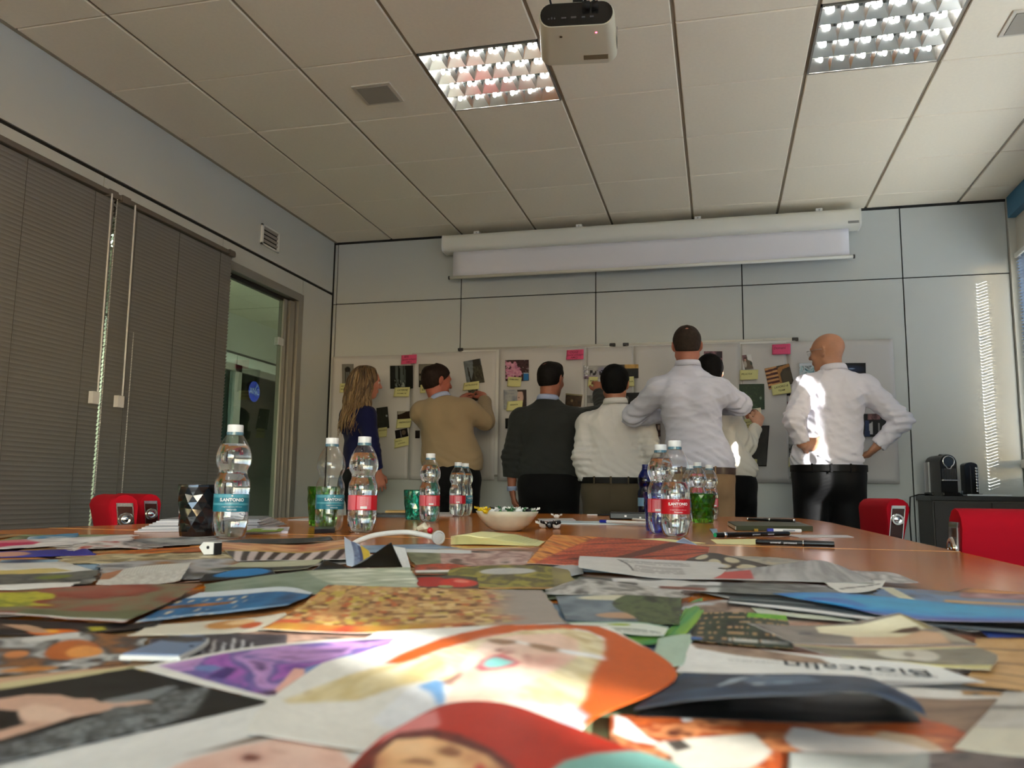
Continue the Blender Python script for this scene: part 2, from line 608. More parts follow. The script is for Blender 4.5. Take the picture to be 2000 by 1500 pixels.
MB().box((LW - 0.06, BW, 0), (LW, 6.6, CEIL + 0.2)).build('corridor_side', M_wall, wo)
M_tile2 = mat('ceiling_tile_corridor', srgb(196, 196, 180), 0.7)
me = MB().box((-0.296, -0.296, 0), (0.296, 0.296, 0.015)).mesh('ceiling_tile', M_tile2)
for i in range(4):
    for j in range(16):
        link('ceiling_tile', me, ce, (LW - 0.38 - 0.6 * i, -2.7 + 0.6 * j, CEIL))
MB().box((OX, -3.0, CEIL + 0.014), (LW - 0.06, 6.6, CEIL + 0.03)).build('ceiling_rail', M_rail, ce)
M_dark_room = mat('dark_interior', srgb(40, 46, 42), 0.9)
wn2 = struct('window_2')
b = MB()
for y0, y1 in ((1.0, 1.06), (2.66, 2.80), (3.90, 3.96)):
    b.box((OX - 0.06, y0, 0), (OX + 0.01, y1, 2.30))
b.box((OX - 0.06, 1.0, 2.22), (OX + 0.01, 3.96, 2.30))
b.build('window_frame', M_alu, wn2)
MB().box((OX - 0.03, 1.06, 0), (OX - 0.022, 2.66, 2.22)).build('pane', M_glass, wn2)
MB().box((OX - 0.03, 2.80, 0), (OX - 0.022, 3.90, 2.22)).build('pane', M_glass, wn2)
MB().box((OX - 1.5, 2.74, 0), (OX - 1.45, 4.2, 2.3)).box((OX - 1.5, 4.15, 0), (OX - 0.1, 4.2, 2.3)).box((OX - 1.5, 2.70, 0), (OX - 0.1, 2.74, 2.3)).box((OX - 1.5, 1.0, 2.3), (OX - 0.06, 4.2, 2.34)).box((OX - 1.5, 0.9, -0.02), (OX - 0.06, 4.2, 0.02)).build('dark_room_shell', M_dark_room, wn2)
t = thing('venetian_blind', 'pale venetian blind with daylight behind it, across the corridor through the glass door', 'blind', (OX - 0.12, 1.86, 2.22))
sm = slat_mesh(1.56, tilt=38)
b = MB()
for k in range(96):
    b.add([(x, y, z - 0.02 - k * 0.022) for x, y, z in sm.v], sm.f)
o = b.build('slats', M_slat_white, t)
o['kind'] = 'stuff'
MB().box((-0.02, -0.78, -0.02), (0.02, 0.78, 0.01)).build('headrail', M_white, t)
b = MB()
for dy in (0.0, -0.16):
    for k in range(130):
        b.ball((OX + 0.03, 3.72 + dy + 0.02 * k / 130, 1.75 - k * 0.0085), 0.0034, nu=5, nv=4)
o = b.build('bead_chain', M_chain, None, True)
tag(o, 'white bead chains hanging on the far glass door across the corridor', 'chain')

# round blue emblem on the far glass door, lettering seen from behind
t = thing('door_emblem', 'round blue emblem sticker on the far glass door, lettering mirrored', 'sticker', (OX + 0.0, 3.10, 2.03))
M_blue_logo = mat('emblem_blue', srgb(30, 48, 150), 0.4)
M_logo_line = mat('emblem_line', srgb(120, 140, 150), 0.4)
b = MB()
n = 40
R_ = 0.125
poly = [(R_ * math.cos(2 * PI * k / n), R_ * math.sin(2 * PI * k / n)) for k in range(n)]
b.prism(poly, -0.002, 0.0, 0)
b.build('emblem_disc', M_blue_logo, t)
for (cx_, cz_, rr, a0, a1) in ((0.16, 0.02, 0.13, 110, 200), (-0.06, -0.17, 0.15, 45, 120), (-0.05, 0.2, 0.17, 250, 330)):
    pts = []
    for k in range(15):
        a = math.radians(a0 + (a1 - a0) * k / 14)
        y_, z_ = cx_ + rr * math.cos(a), cz_ + rr * math.sin(a)
        if math.hypot(y_, z_) < R_:
            pts.append((0.001, y_, z_))
    if len(pts) > 2:
        MB().tube(pts, 0.003, 5).build('emblem_arc', M_logo_line, t)
v, f = text_mesh('AMC', 0.105)
b = MB()
b.add([(0.002, x_, y_) for x_, y_, z_ in v], f)       # along +y: reads mirrored from this side
o = b.build('emblem_letters', mat('emblem_letter', srgb(150, 165, 190), 0.4), t)
o.location = (0, 0, 0)

# ------------------------------------------------------------------ right wall with windows and blinds
wr = struct('wall_right')
b = MB()
b.box((RW, RY - 0.2, 0), (RW + 0.2, 0.4, 0.94))
b.box((RW, RY - 0.2, 2.50), (RW + 0.2, 0.4, CEIL + 0.3))
b.box((RW, 0.15, 0.94), (RW + 0.2, 0.4, 2.50))
b.build('wall_core', M_wall, wr)
M_frame_w = mat('window_frame', srgb(170, 172, 170), 0.4)
wins = []
y = 0.15
k = 2
while y > RY + 0.4:
    y2 = max(y - 1.10, RY)
    k += 1
    wn_ = struct('window_%d' % k)
    b = MB()
    b.box((RW + 0.02, y - 0.05, 0.94), (RW + 0.12, y, 2.5)).box((RW + 0.02, y2, 0.94), (RW + 0.12, y2 + 0.05, 2.5))
    b.box((RW + 0.02, y2, 0.94), (RW + 0.12, y, 1.0)).box((RW + 0.02, y2, 2.44), (RW + 0.12, y, 2.5))
    b.build('window_frame', M_frame_w, wn_)
    MB().box((RW + 0.07, y2 + 0.05, 1.0), (RW + 0.078, y - 0.05, 2.44)).build('pane', M_window, wn_)
    wins.append((y2, y))
    y = y2
sill = MB().box((RW - 0.05, RY, 0.92), (RW + 0.02, 0.15, 0.945)).build('window_sill', M_frame_w, wr)
BLIND_GAPS = {}
for i, (a, c) in enumerate(wins):
    t = thing('venetian_blind', 'pale venetian blind of the window nearest the back wall' if i == 0 else 'pale venetian blind inside an outside window, out of view on the right', 'blind', (RW - 0.03, (a + c) / 2, 2.46), group='pale blinds on the outside windows')
    L = c - a - 0.004
    zbot = 1.0
    b = MB()
    n = int((2.43 - zbot) / 0.021) + 1
    # (y range, z range, tilt) of the places where the slats stand open
    openings = {0: [(0.082, 0.146, 0.9, 2.6, -19)], 1: [(-1.945, -1.82, 0.9, 2.6, 12)], 6: [(-7.16, -7.08, 1.39, 1.55, 22)]}.get(i, [])
    ym = (a + c) / 2
    for k in range(n):
        z = 2.42 - k * 0.021
        shut = -52 if i < 4 else -42
        cuts = [(-L / 2, L / 2, shut)]
        for (g0, g1, z0_, z1_, tl) in openings:
            if z0_ < z < z1_:
                cuts = [(-L / 2, g0 - ym, shut), (g0 - ym, min(g1 - ym, L / 2), tl), (min(g1 - ym, L / 2), L / 2, shut)]
        for q0, q1, tl in cuts:
            if q1 - q0 < 0.004: continue
            sm = slat_mesh(q1 - q0, tilt=tl, w=0.028)
            b.add([(x, y_ + (q0 + q1) / 2, zz + z - 2.46) for x, y_, zz in sm.v], sm.f)
    b.box((-0.014, -L / 2, -0.04 - n * 0.021 - 0.03), (0.014, L / 2, -0.04 - n * 0.021))
    o = b.build('slats', M_slat_white, t)
    o['kind'] = 'stuff'
    MB().box((-0.02, -L / 2, -0.03), (0.02, L / 2, 0.0)).build('headrail', M_white, t)
# trunking box and blue cassette by the right corner
tag(MB().box((2.07, 0.12, 1.045), (2.13, 0.25, 1.10), bev=0.006).build('junction_box', M_white), 'small white junction box on the wall at the far right', 'box')
tag(MB().box((2.085, -6.0, 2.73), (2.134, 0.22, CEIL - 0.005)).build('curtain_cassette', mat('blue_cassette', srgb(58, 116, 152), 0.5)), 'blue cassette beam under the ceiling at the far right corner', 'beam')

# rear wall behind the camera; its unseen windows are added to light the room
wre = struct('wall_rear')
b = MB()
b.box((LW - 0.1, RY - 0.2, 0), (RW + 0.2, RY, 0.94)).box((LW - 0.1, RY - 0.2, 2.5), (RW + 0.2, RY, CEIL + 0.3))
b.box((LW - 0.1, RY - 0.2, 0.94), (-1.5, RY, 2.5)).box((2.0, RY - 0.2, 0.94), (RW + 0.2, RY, 2.5))
b.build('wall_core', M_wall, wre)
wn_ = struct('window_20')
b = MB()
for x0 in (-1.5, -0.64, 0.22, 1.08, 1.94):
    b.box((x0, RY - 0.1, 0.94), (x0 + 0.06, RY - 0.02, 2.5))
b.box((-1.5, RY - 0.1, 0.94), (2.0, RY - 0.02, 1.0)).box((-1.5, RY - 0.1, 2.44), (2.0, RY - 0.02, 2.5))
b.build('window_frame', M_frame_w, wn_)
MB().box((-1.44, RY - 0.06, 1.0), (1.94, RY - 0.052, 2.44)).build('pane', M_window, wn_)

# unseen ground outside, added pale to bounce daylight up through the windows
gr = struct('ground_outside')
MB().box((-60, -60, -3.3), (60, 60, -3.2)).build('bounce_paving', mat('bounce_paving', srgb(220, 218, 212), 0.9, vary=(0.6, 0.1)), gr)

# ------------------------------------------------------------------ ceiling lamps (4 tubes, mirror louvre)
M_mirror = mat('louvre_mirror', srgb(225, 230, 230), 0.16, metal=1.0)
M_tube = mat('lamp_tube', (0.9, 0.9, 0.9), 0.4, emit=((1.0, 0.97, 0.92), 22.0))
lamp_mesh = {}
def make_lamp(x, y, label, tubem=M_tube):
    t = thing('ceiling_lamp', label, 'ceiling light', (x + 0.3, y + 0.3, CEIL), group='square louvred lamps set in the ceiling grid')
    h = 0.292
    b = MB()
    b.box((-h, -h, -0.002), (h, -h + 0.008, 0.09)).box((-h, h - 0.008, -0.002), (h, h, 0.09))
    b.box((-h, -h, -0.002), (-h + 0.008, h, 0.09)).box((h - 0.008, -h, -0.002), (h, h, 0.09))
    b.box((-h, -h, 0.088), (h, h, 0.094))
    b.build('lamp_frame', M_alu, t)
    q = 2 * (h - 0.008) / 4
    # long V-shaped reflectors between the tubes
    for k in range(5):
        yc = -(h - 0.008) + q * k
        w2 = 0.030
        if k in (0, 4):
            w2 = 0.017
        ylo, yhi = (yc, yc + 2 * w2) if k == 0 else ((yc - 2 * w2, yc) if k == 4 else (yc - w2, yc + w2))
        prof = []
        for s in range(6):
            u = s / 5
            prof.append((0.002 + 0.040 * u, 0.003 + (1 - (1 - u) ** 2) * 0.9))
        v, f = [], []
        n = 6
        for s in range(n):
            u = s / (n - 1)
            wv = 0.0015 + (u ** 1.6)
            ya = yc - (yc - ylo) * u - 0.001
            yb = yc + (yhi - yc) * u + 0.001
            for X in (-h + 0.008, h - 0.008):
                v += [(X, ya, 0.001 + 0.05 * u), (X, yb, 0.001 + 0.05 * u)]
        for s in range(n - 1):
            a0 = 4 * s
            f += [(a0, a0 + 4, a0 + 6, a0 + 2), (a0 + 1, a0 + 3, a0 + 7, a0 + 5)]
        MB().add(v, f).build('reflector', M_mirror, t, True)
    # cross blades
    for k in range(1, 6):
        xc = -(h - 0.008) + 2 * (h - 0.008) * k / 6
        v, f = [], []
        n = 5
        for s in range(n):
            u = s / (n - 1)
            ww = 0.001 + 0.007 * u ** 1.5
            for Y in (-h + 0.008, h - 0.008):
                v += [(xc - ww, Y, 0.001 + 0.034 * u), (xc + ww, Y, 0.001 + 0.034 * u)]
        for s in range(n - 1):
            a0 = 4 * s
            f += [(a0, a0 + 2, a0 + 6, a0 + 4), (a0 + 1, a0 + 5, a0 + 7, a0 + 3)]
        MB().add(v, f).build('louvre_blade', M_mirror, t, True)
    for k in range(4):
        yc = -(h - 0.008) + q * (k + 0.5)
        for kx in range(6):
            xc = -(h - 0.008) + 2 * (h - 0.008) * (kx + 0.5) / 6
            me = lamp_mesh.setdefault(tubem.name, MB().lathe([(0.004, 0.046), (0.0085, 0.040), (0.0105, 0.030), (0.009, 0.020), (0.005, 0.014), (0.001, 0.012)], 12).lathe([(0.006, 0.082), (0.006, 0.044)], 8, M_white).mesh('lamp_bulb', tubem, True))
            link('lamp_bulb', me, t, (xc, yc, 0))
    MB().box((-h + 0.008, -h + 0.008, 0.080), (h - 0.008, h - 0.008, 0.084)).build('top_reflector', M_mirror, t)
    if tubem is not M_tube: t.location.z = CEIL - 0.096
    return t
make_lamp(-1.2, -2.4, 'square louvred ceiling lamp beside the hanging projector')
make_lamp(0.6, -2.4, 'square louvred ceiling lamp near the right speaker, brightest reflections')
for x, y in ((-1.2, -5.4), (0.6, -5.4), (-1.2, -7.8), (0.6, -7.8)):
    make_lamp(x, y, 'square louvred ceiling lamp out of view behind the camera')
for x, y in ((-4.6, -0.6), (-4.3, 2.0)):  # extra lamps added to brighten the dark corridor
    make_lamp(x, y, 'square louvred lamp added to brighten the corridor beyond the glass door', mat('lamp_fill_corridor', (0.9, 0.9, 0.9), 0.4, emit=((1.0, 1.0, 0.86), 850.0)))
# flush speakers
M_spk = mat('speaker_grille', srgb(158, 150, 136), 0.6, bump=(1500, 0.4, 0.001))
M_spk_f = mat('speaker_frame', srgb(205, 196, 180), 0.5)
for (x, y), lb in zip(speaker_cells, ('small square grey speaker grille flush in the ceiling, left of the lamp', 'small square grey speaker grille at the upper right edge of the ceiling')):
    t = thing('ceiling_speaker', lb, 'speaker', (x, y, CEIL))
    MB().box((-0.105, -0.105, -0.006), (0.105, 0.105, 0.004), bev=0.003).build('speaker_frame', M_spk_f, t)
    MB().box((-0.085, -0.085, -0.009), (0.085, 0.085, -0.004)).build('grille', M_spk, t)

# ------------------------------------------------------------------ projection screen on the back wall
t = thing('projection_screen', 'long white roll-up projection screen case under the ceiling, screen slightly lowered', 'screen', (-0.38, 0.13, 2.76))
Lh = 1.512
prof = []
for a in range(-100, 101, 20):
    prof.append((math.radians(a), 0))
pl = [(-0.062, -0.035), (-0.05, -0.062), (0.045, -0.066), (0.066, -0.055), (0.070, 0.066), (-0.045, 0.070), (-0.062, 0.05)]
pl = [(x, z) for x, z in pl]
b = MB()
ring = [(-0.064, -0.030), (-0.060, -0.047), (-0.048, -0.060), (-0.030, -0.066), (0.060, -0.066), (0.066, 0.066), (-0.030, 0.066), (-0.048, 0.060), (-0.060, 0.047), (-0.064, 0.030)]
b.prism(ring, -Lh, Lh, 0)
b.build('screen_case', M_case, t, 30)
for s in (-1, 1):
    b = MB()
    b.prism([(y * 1.04, z * 1.04) for y, z in ring], s * Lh - 0.006, s * Lh + 0.006, 0)
    b.build('end_cap', M_white, t, 30)
nn = 40
v, f = [], []
for i in range(nn + 1):
    x = -1.44 + 2.88 * i / nn
    for j in range(6):
        u = j / 5
        yy_ = -0.01 + 0.006 * math.sin(6 * x) * u + 0.012 * math.exp(-((abs(x) - 1.40) / 0.05) ** 2) * u
        v.append((x * (1 - 0.0 * u), yy_, -0.06 - 0.20 * u))
for i in range(nn):
    for j in range(5):
        k = i * 6 + j
        f.append((k, k + 6, k + 7, k + 1))
sc = MB().add(v, f).build('screen_fabric', M_fabric_screen, t, True)
so = sc.modifiers.new('thick', 'SOLIDIFY'); so.thickness = 0.001
MB().tube([(-1.465, -0.008, -0.268), (1.465, -0.008, -0.268)], 0.0125, 12).build('bottom_bar', M_case, t, True)
for s in (-1, 1):
    MB().tube([(s * 1.462, -0.008, -0.268), (s * 1.474, -0.008, -0.268)], 0.0145, 12).build('bar_cap', mat('dark_cap', srgb(60, 58, 55), 0.5), t, True)
for x in (-1.25, -0.45, 0.42, 1.25):
    b = MB()
    b.box((x - 0.022, -0.03, 0.062), (x + 0.022, 0.14, 0.086)).box((x - 0.022, 0.118, -0.04), (x + 0.022, 0.137, 0.086))
    b.ball((x, -0.031, 0.074), 0.004, mat('screw', (0.2, 0.2, 0.2), 0.4, metal=1), nu=6, nv=4)
    b.build('mounting_bracket', M_white, t)
MB().box((1.43, -0.0655, -0.048), (1.50, -0.0645, -0.030)).build('rating_label', mat('label_grey', srgb(140, 138, 132), 0.5), t)

# ------------------------------------------------------------------ conference table
def wood_mat(name, base, dark, rough=0.22, scale=3.0, axis=1):
    m = bpy.data.materials.new(name)
    m.use_nodes = True
    nt = m.node_tree
    b = nt.nodes['Principled BSDF']
    tc = nt.nodes.new('ShaderNodeTexCoord')
    mp = nt.nodes.new('ShaderNodeMapping')
    sc_ = [14, 14, 14]
    sc_[axis] = 0.7
    mp.inputs['Scale'].default_value = sc_
    n = nt.nodes.new('ShaderNodeTexNoise')
    n.inputs['Scale'].default_value = scale
    n.inputs['Detail'].default_value = 6
    n.inputs['Distortion'].default_value = 0.4
    cr = nt.nodes.new('ShaderNodeValToRGB')
    cr.color_ramp.elements[0].position = 0.35
    cr.color_ramp.elements[0].color = (*dark, 1)
    cr.color_ramp.elements[1].position = 0.65
    cr.color_ramp.elements[1].color = (*base, 1)
    nt.links.new(tc.outputs['Object'], mp.inputs[0])
    nt.links.new(mp.outputs[0], n.inputs['Vector'])
    nt.links.new(n.outputs[0], cr.inputs[0])
    nt.links.new(cr.outputs[0], b.inputs['Base Color'])
    b.inputs['Roughness'].default_value = rough
    b.inputs['Specular IOR Level'].default_value = 0.22
    b.inputs['Coat Roughness'].default_value = 0.12
    return m
M_cherry = wood_mat('cherry_veneer', srgb(208, 122, 34), srgb(166, 88, 20), 0.17)
M_inlay = mat('light_inlay', srgb(222, 170, 90), 0.3)
M_wdark = wood_mat('dark_wood', srgb(48, 36, 28), srgb(34, 26, 20), 0.35)
tb = thing('conference_table', 'long orange-brown wooden conference table covered with magazine clippings', 'table', (0, 0, 0))
XL, XR = -1.375, 0.572
SEAM = -4.19
def top(y0, y1, name, far=False):
    th = 0.035
    if far:
        poly = [(XL, y0), (XR, y0), (XR, y1 - 0.75), (XR - 0.02, y1 - 0.30), (XR - 0.06, y1 - 0.08), (XR - 0.12, y1), (-0.55, y1), (-1.10, y1 - 0.22), (-1.27, y1 - 0.60), (XL + 0.02, y1 - 1.3)]
    else:
        poly = [(XL, y0), (XR, y0), (XR, y1), (XL, y1)]
    b = MB()
    b.prism(poly, TZ - th, TZ, 2)
    o = b.build(name, M_cherry, tb)
    bv = o.modifiers.new('round', 'BEVEL'); bv.width = 0.004; bv.segments = 2; bv.limit_method = 'ANGLE'
    return o
top(SEAM + 0.001, -1.72, 'tabletop', True)
top(-6.45, SEAM - 0.001, 'tabletop')
MB().box((XL + 0.002, SEAM - 0.0045, TZ - 0.02), (XR - 0.002, SEAM - 0.0005, TZ + 0.0003)).build('inlay_strip', M_inlay, tb)
MB().box((-0.62, -6.2, 0.06), (-0.18, -2.3, TZ - 0.035)).build('pedestal', M_wdark, tb)
MB().box((-0.85, -6.25, 0.0), (0.05, -2.2, 0.06), bev=0.01).build('plinth', M_wdark, tb)

# ------------------------------------------------------------------ red chairs
M_red = mat('red_wool', srgb(176, 16, 34), 0.85, sheen=0.0, spec=0.15, bump=(1400, 0.25, 0.0008))
M_brown = mat('brown_laminate', srgb(58, 24, 18), 0.25)
def make_chair(label, x, y, rotz, z=0.0):
    """seat faces local +y; backrest is a thick upholstered block with a panel in each side"""
    t = thing('office_chair', label, 'chair', (x, y, z), rotz, group='red upholstered chairs around the table')
    # backrest: profile in y-z, swept along x
    W = 0.235
    prof = []
    zb, zt = 0.40, 0.815
    for k in range(9):
        u = k / 8
        prof.append((-0.235 - 0.060 * u + 0.012 * math.sin(PI * u), zb + (zt - 0.04 - zb) * u))
    front = [(-0.165 - 0.035 * u - 0.018 * math.sin(PI * u), zb + (zt - 0.04 - zb) * u) for u in [k / 8 for k in range(9)]]
    cap_ = []
    c0, c1 = prof[-1], front[-1]
    r = (c1[0] - c0[0]) / 2
    for a in range(150, 20, -30):
        cap_.append(((c0[0] + c1[0]) / 2 + r * math.cos(math.radians(a)), zt - 0.04 + 0.04 * math.sin(math.radians(a))))
    poly = list(reversed(front)) + prof
    ring = prof + cap_ + list(reversed(front))
    ring = ring[::-1]
    v, f = [], []
    n = len(ring)
    cx_ = sum(p[0] for p in ring) / n
    cz_ = sum(p[1] for p in ring) / n
    steps = [(-W, 0.86), (-W + 0.006, 0.94), (-W + 0.022, 1.0), (-W * .4, 1.02), (W * .4, 1.02), (W - 0.022, 1.0), (W - 0.006, 0.94), (W, 0.86)]
    for X, s in steps:
        for p in ring:
            v.append((X, cx_ + (p[0] - cx_) * s, cz_ + (p[1] - cz_) * (0.985 + 0.015 * s)))
    for k in range(len(steps) - 1):
        for i in range(n):
            j = (i + 1) % n
            f.append((k * n + i, k * n + j, (k + 1) * n + j, (k + 1) * n + i))
    f.append(tuple(reversed(range(n))))
    f.append(tuple((len(steps) - 1) * n + i for i in range(n)))
    b = MB().add(v, f)
    bk = b.build('backrest', M_red, t, 40)
    for s in (-1, 1):
        # side panel with chrome edging and a chrome roundel
        X0, X1 = s * (W - 0.004), s * (W + 0.004)
        lo, hi = min(X0, X1), max(X0, X1)
        def yz(u, w):
            yc = -0.200 - 0.0475 * u
            return (yc + w, zb + (zt - 0.028 - zb) * u)
        pw = 0.023
        b = MB()
        b.prism([yz(0.05, -pw), yz(0.05, pw), yz(0.98, pw), yz(0.98, -pw)], lo, hi, 0)
        pn = b.build('side_panel', M_brown, t)
        b = MB()
        for w0, w1, u0, u1 in ((-pw - 0.003, -pw, 0.05, 1.0), (pw, pw + 0.003, 0.05, 1.0), (-pw - 0.003, pw + 0.003, 0.97, 1.0)):
            b.prism([yz(u0, w0), yz(u0, w1), yz(u1, w1), yz(u1, w0)], lo - 0.002, hi + 0.002, 0)
        b.build('chrome_edging', M_chrome, pn)
        yc, zc = yz(0.86, 0)
        b = MB()
        M_ = Matrix.Translation((s * (W + 0.004), yc, zc)) @ Matrix.Rotation(s * PI / 2, 4, 'Y')
        b.lathe([(0.024, 0), (0.024, 0.004), (0.021, 0.008), (0.015, 0.008), (0.013, 0.003), (0.009, 0.002), (0.008, 0.008), (0.002, 0.010)], 24, M=M_)
        b.build('chrome_roundel', M_chrome, pn, 30)
    # seat, armless shell, stem and star base
    b = MB().box((-0.24, -0.20, 0.40), (0.24, 0.27, 0.48), bev=0.03)
    b.build('seat', M_red, t, 40)
    for s in (-1, 1):
        b = MB().prism([(-0.22, 0.38), (0.20, 0.38), (0.22, 0.60), (0.16, 0.63), (-0.16, 0.63), (-0.20, 0.60)], s * 0.262 - 0.02, s * 0.262 + 0.02, 0)
        b.build('armrest', M_red, t)
    MB().tube([(0, 0.03, 0.08), (0, 0.03, 0.40)], 0.028, 12).build('column', M_chrome, t, True)
    for k in range(5):
        a = 2 * PI * k / 5 + 0.3
        b = MB().tube([(0, 0.03, 0.11), (0.28 * math.cos(a), 0.03 + 0.28 * math.sin(a), 0.06)], [0.022, 0.014], 8)
        lg = b.build('leg', M_chrome, t, True)
        cst = MB().tube([(0.28 * math.cos(a) - 0.01, 0.03 + 0.28 * math.sin(a), 0.028), (0.28 * math.cos(a) + 0.014, 0.03 + 0.28 * math.sin(a), 0.028)], 0.027, 10)
        cst.build('castor', M_black, lg, True)
    return t
make_chair('red office chair nearest the left edge of the picture, chrome roundel facing the camera', -1.785, -3.10, math.radians(-42))
make_chair('red office chair half hidden behind another one, beside the grey blinds', -2.18, -2.50, math.radians(-36))
make_chair('red office chair at the far right corner of the table, beside the bald man', 0.575, -2.05, math.radians(94), z=0.02)
make_chair('red office chair nearest the camera on the right, its back to the camera', 0.845, -3.70, math.radians(3))
make_chair('red office chair standing out of view at the near left of the table', -1.85, -5.3, math.radians(-80))

# ------------------------------------------------------------------ water bottles
M_pet = pane_mat('clear_plastic_bottle', (0.97, 0.985, 0.99), ior=1.55, edge=0.9, power=2.6)
M_pet_blue = pane_mat('blue_plastic_bottle', (0.05, 0.12, 0.50))
M_water = mat('water', (1, 1, 1), 0.0, trans=1.0, ior=1.33)
M_cap_w = mat('cap_white', srgb(228, 232, 236), 0.4)
M_cap_b = mat('cap_blue', srgb(16, 26, 90), 0.4)
M_neck = mat('neck_blue_tint', srgb(130, 180, 205), 0.15, trans=0.6)
M_lab_red = mat('label_red', srgb(196, 20, 36), 0.35)
M_lab_pink = mat('label_pink_panel', srgb(222, 110, 122), 0.4)
M_lab_teal = mat('label_teal', srgb(24, 116, 136), 0.35)
M_lab_teal2 = mat('label_light_teal', srgb(84, 160, 178), 0.35)
M_lab_grey = mat('label_grey_blue', srgb(110, 150, 180), 0.35)
M_lab_wh = mat('label_print_white', srgb(240, 240, 240), 0.4)
M_lab_blk = mat('label_print_dark', srgb(60, 60, 62), 0.4)
BP = [(0.0235, 0.0), (0.029, 0.004), (0.0325, 0.014), (0.0335, 0.030), (0.0332, 0.046), (0.0326, 0.050), (0.0326, 0.086), (0.0334, 0.090), (0.0340, 0.100), (0.0325, 0.112),
      (0.0285, 0.121), (0.0272, 0.127), (0.0280, 0.133), (0.0325, 0.143), (0.0342, 0.152), (0.0330, 0.164), (0.0290, 0.177), (0.0225, 0.190), (0.0165, 0.199), (0.0140, 0.203), (0.0135, 0.210)]
def pet_wob(r, t, z):
    if z < 0.028:                                    # petal base
        k = (0.028 - z) / 0.028
        return r * (1 - 0.10 * k * (0.5 + 0.5 * math.cos(5 * t)))
    if 0.114 < z < 0.138:
        return r * (1 + 0.015 * math.cos(10 * t))
    return r
def wrap(v, f, R, a0, z0, grow=0.0):
    """bend flat lettering round a bottle of radius R, centred at angle a0"""
    out = []
    for x, y, *_ in v:
        a = a0 + x / R
        out.append(((R + grow) * math.cos(a), (R + grow) * math.sin(a), z0 + y))
    return out, f
def band(b, R, z0, z1, a0, a1, m, n=None):
    n = n or max(4, int(abs(a1 - a0) / 0.12))
    v, f = [], []
    for i in range(n + 1):
        a = a0 + (a1 - a0) * i / n
        v += [(R * math.cos(a), R * math.sin(a), z0), (R * math.cos(a), R * math.sin(a), z1)]
    for i in range(n):
        f.append((2 * i, 2 * i + 2, 2 * i + 3, 2 * i + 1))
    b.add(v, f, m)
_txt = {}
def T(s, size, **k):
    key = (s, size, tuple(sorted(k.items())))
    if key not in _txt:
        _txt[key] = text_mesh(s, size, **k)
    return _txt[key]
def make_bottle(px, depth, label, face, kind='red', water=1.0, small=True, scale=1.0, cover=True):
    """face: angle (deg) from the direction to the camera to the middle of the front print, + = turned to the right"""
    p = on_table(px, depth)
    to_cam = math.atan2(CAM_C[1] - p.y, CAM_C[0] - p.x)
    t = thing('water_bottle', label, 'bottle', (p.x, p.y, TZ + 0.0006), to_cam, group='plastic water bottles on the table')
    t.scale = (scale,) * 3
    b = MB().lathe(BP, 40, wob=pet_wob)
    blue = kind == 'blue'
    b.build('bottle_body', M_pet_blue if blue else M_pet, t, True)
    MB().tube([(0, 0, 0.200), (0, 0, 0.206)], 0.0165, 20).build('neck_ring', M_cap_b if blue else M_neck, t, 30)
    b = MB()
    b.lathe([(0.0148, 0.204), (0.0152, 0.205), (0.0152, 0.219), (0.0146, 0.2205)], 36, wob=lambda r, a, z: r * (1 + (0.012 * math.cos(18 * a) if 0.2045 < z < 0.2195 else 0)))
    b.build('cap', M_cap_b if blue else M_cap_w, t, 30)
    if water > 0:
        zt = 0.006 + water * 0.19
        prof = [(r - 0.0008, z + 0.0008) for r, z in BP if z < zt]
        # radius at the surface
        for (r0, z0), (r1, z1) in zip(BP[:-1], BP[1:]):
            if z0 <= zt <= z1:
                prof.append((r0 + (r1 - r0) * (zt - z0) / (z1 - z0) - 0.0008, zt))
        MB().lathe(prof, 40, wob=pet_wob).build('water', M_water, t, True)
    R = 0.0336
    z0, z1 = 0.051, 0.085
    b = MB()
    fa = math.radians(face)
    if kind == 'red':
        band(b, R, z0, z1, fa - 2.55, fa + 2.55, M_lab_red)
        band(b, R, z0, z1, fa + 2.55, fa + 2 * PI - 2.55, M_lab_pink)
        band(b, R + 0.0002, z0 + 0.002, z1 - 0.002, fa - 2.45, fa - 1.45, M_lab_pink)
    elif kind == 'teal':
        band(b, R, z0, z1, fa - 1.5, fa + 1.25, M_lab_teal)
        band(b, R, z0, z1, fa + 1.25, fa + 2 * PI - 1.5, M_lab_grey)
        band(b, R + 0.0002, z0 + 0.0125, z0 + 0.0165, fa - 1.45, fa + 1.2, M_lab_teal2)
        band(b, R + 0.0002, z1 - 0.007, z1 - 0.001, fa - 1.45, fa + 1.2, M_lab_teal2)
    else:
        band(b, R, z0, z1, 0, 2 * PI, M_lab_grey)
    lab = b.build('label_wrap', M_lab_red, t, True)
    b = MB()
    def put(s, size, z, m, da=0.0, **k):
        v, f = T(s, size, **k)
        v2, f2 = wrap(v, f, R, fa + da, z, 0.0006)
        b.add(v2, f2, m)
    if kind != 'blue':
        put('S.ANTONIO', 0.0086, z0 + 0.0225, M_lab_wh, bold=0.0003)
        put('ACQUA MINERALE NATURALE', 0.0019, z0 + 0.0168, M_lab_wh)
        put('la migliore espressione della natura', 0.0027, z0 + 0.0095, M_lab_wh, shear=0.35)
        put('frizzante' if kind == 'red' else 'naturale', 0.0055, z0 + 0.0042, M_lab_wh)
        band(b, R + 0.0005, z1 - 0.0045, z1 - 0.0025, fa - 0.04, fa + 0.04, M_lab_wh, 3)
        for k in range(7):
            put('minerali   fonte   analisi', 0.0021, z1 - 0.005 - k * 0.0028, M_lab_wh, da=-1.95 if kind == 'red' else 2.3)
        band(b, R + 0.0005, z0 + 0.003, z0 + 0.009, fa - 2.2, fa - 1.75, M_lab_wh, 4)
        b.build('label_print', M_lab_wh, lab)
    return t
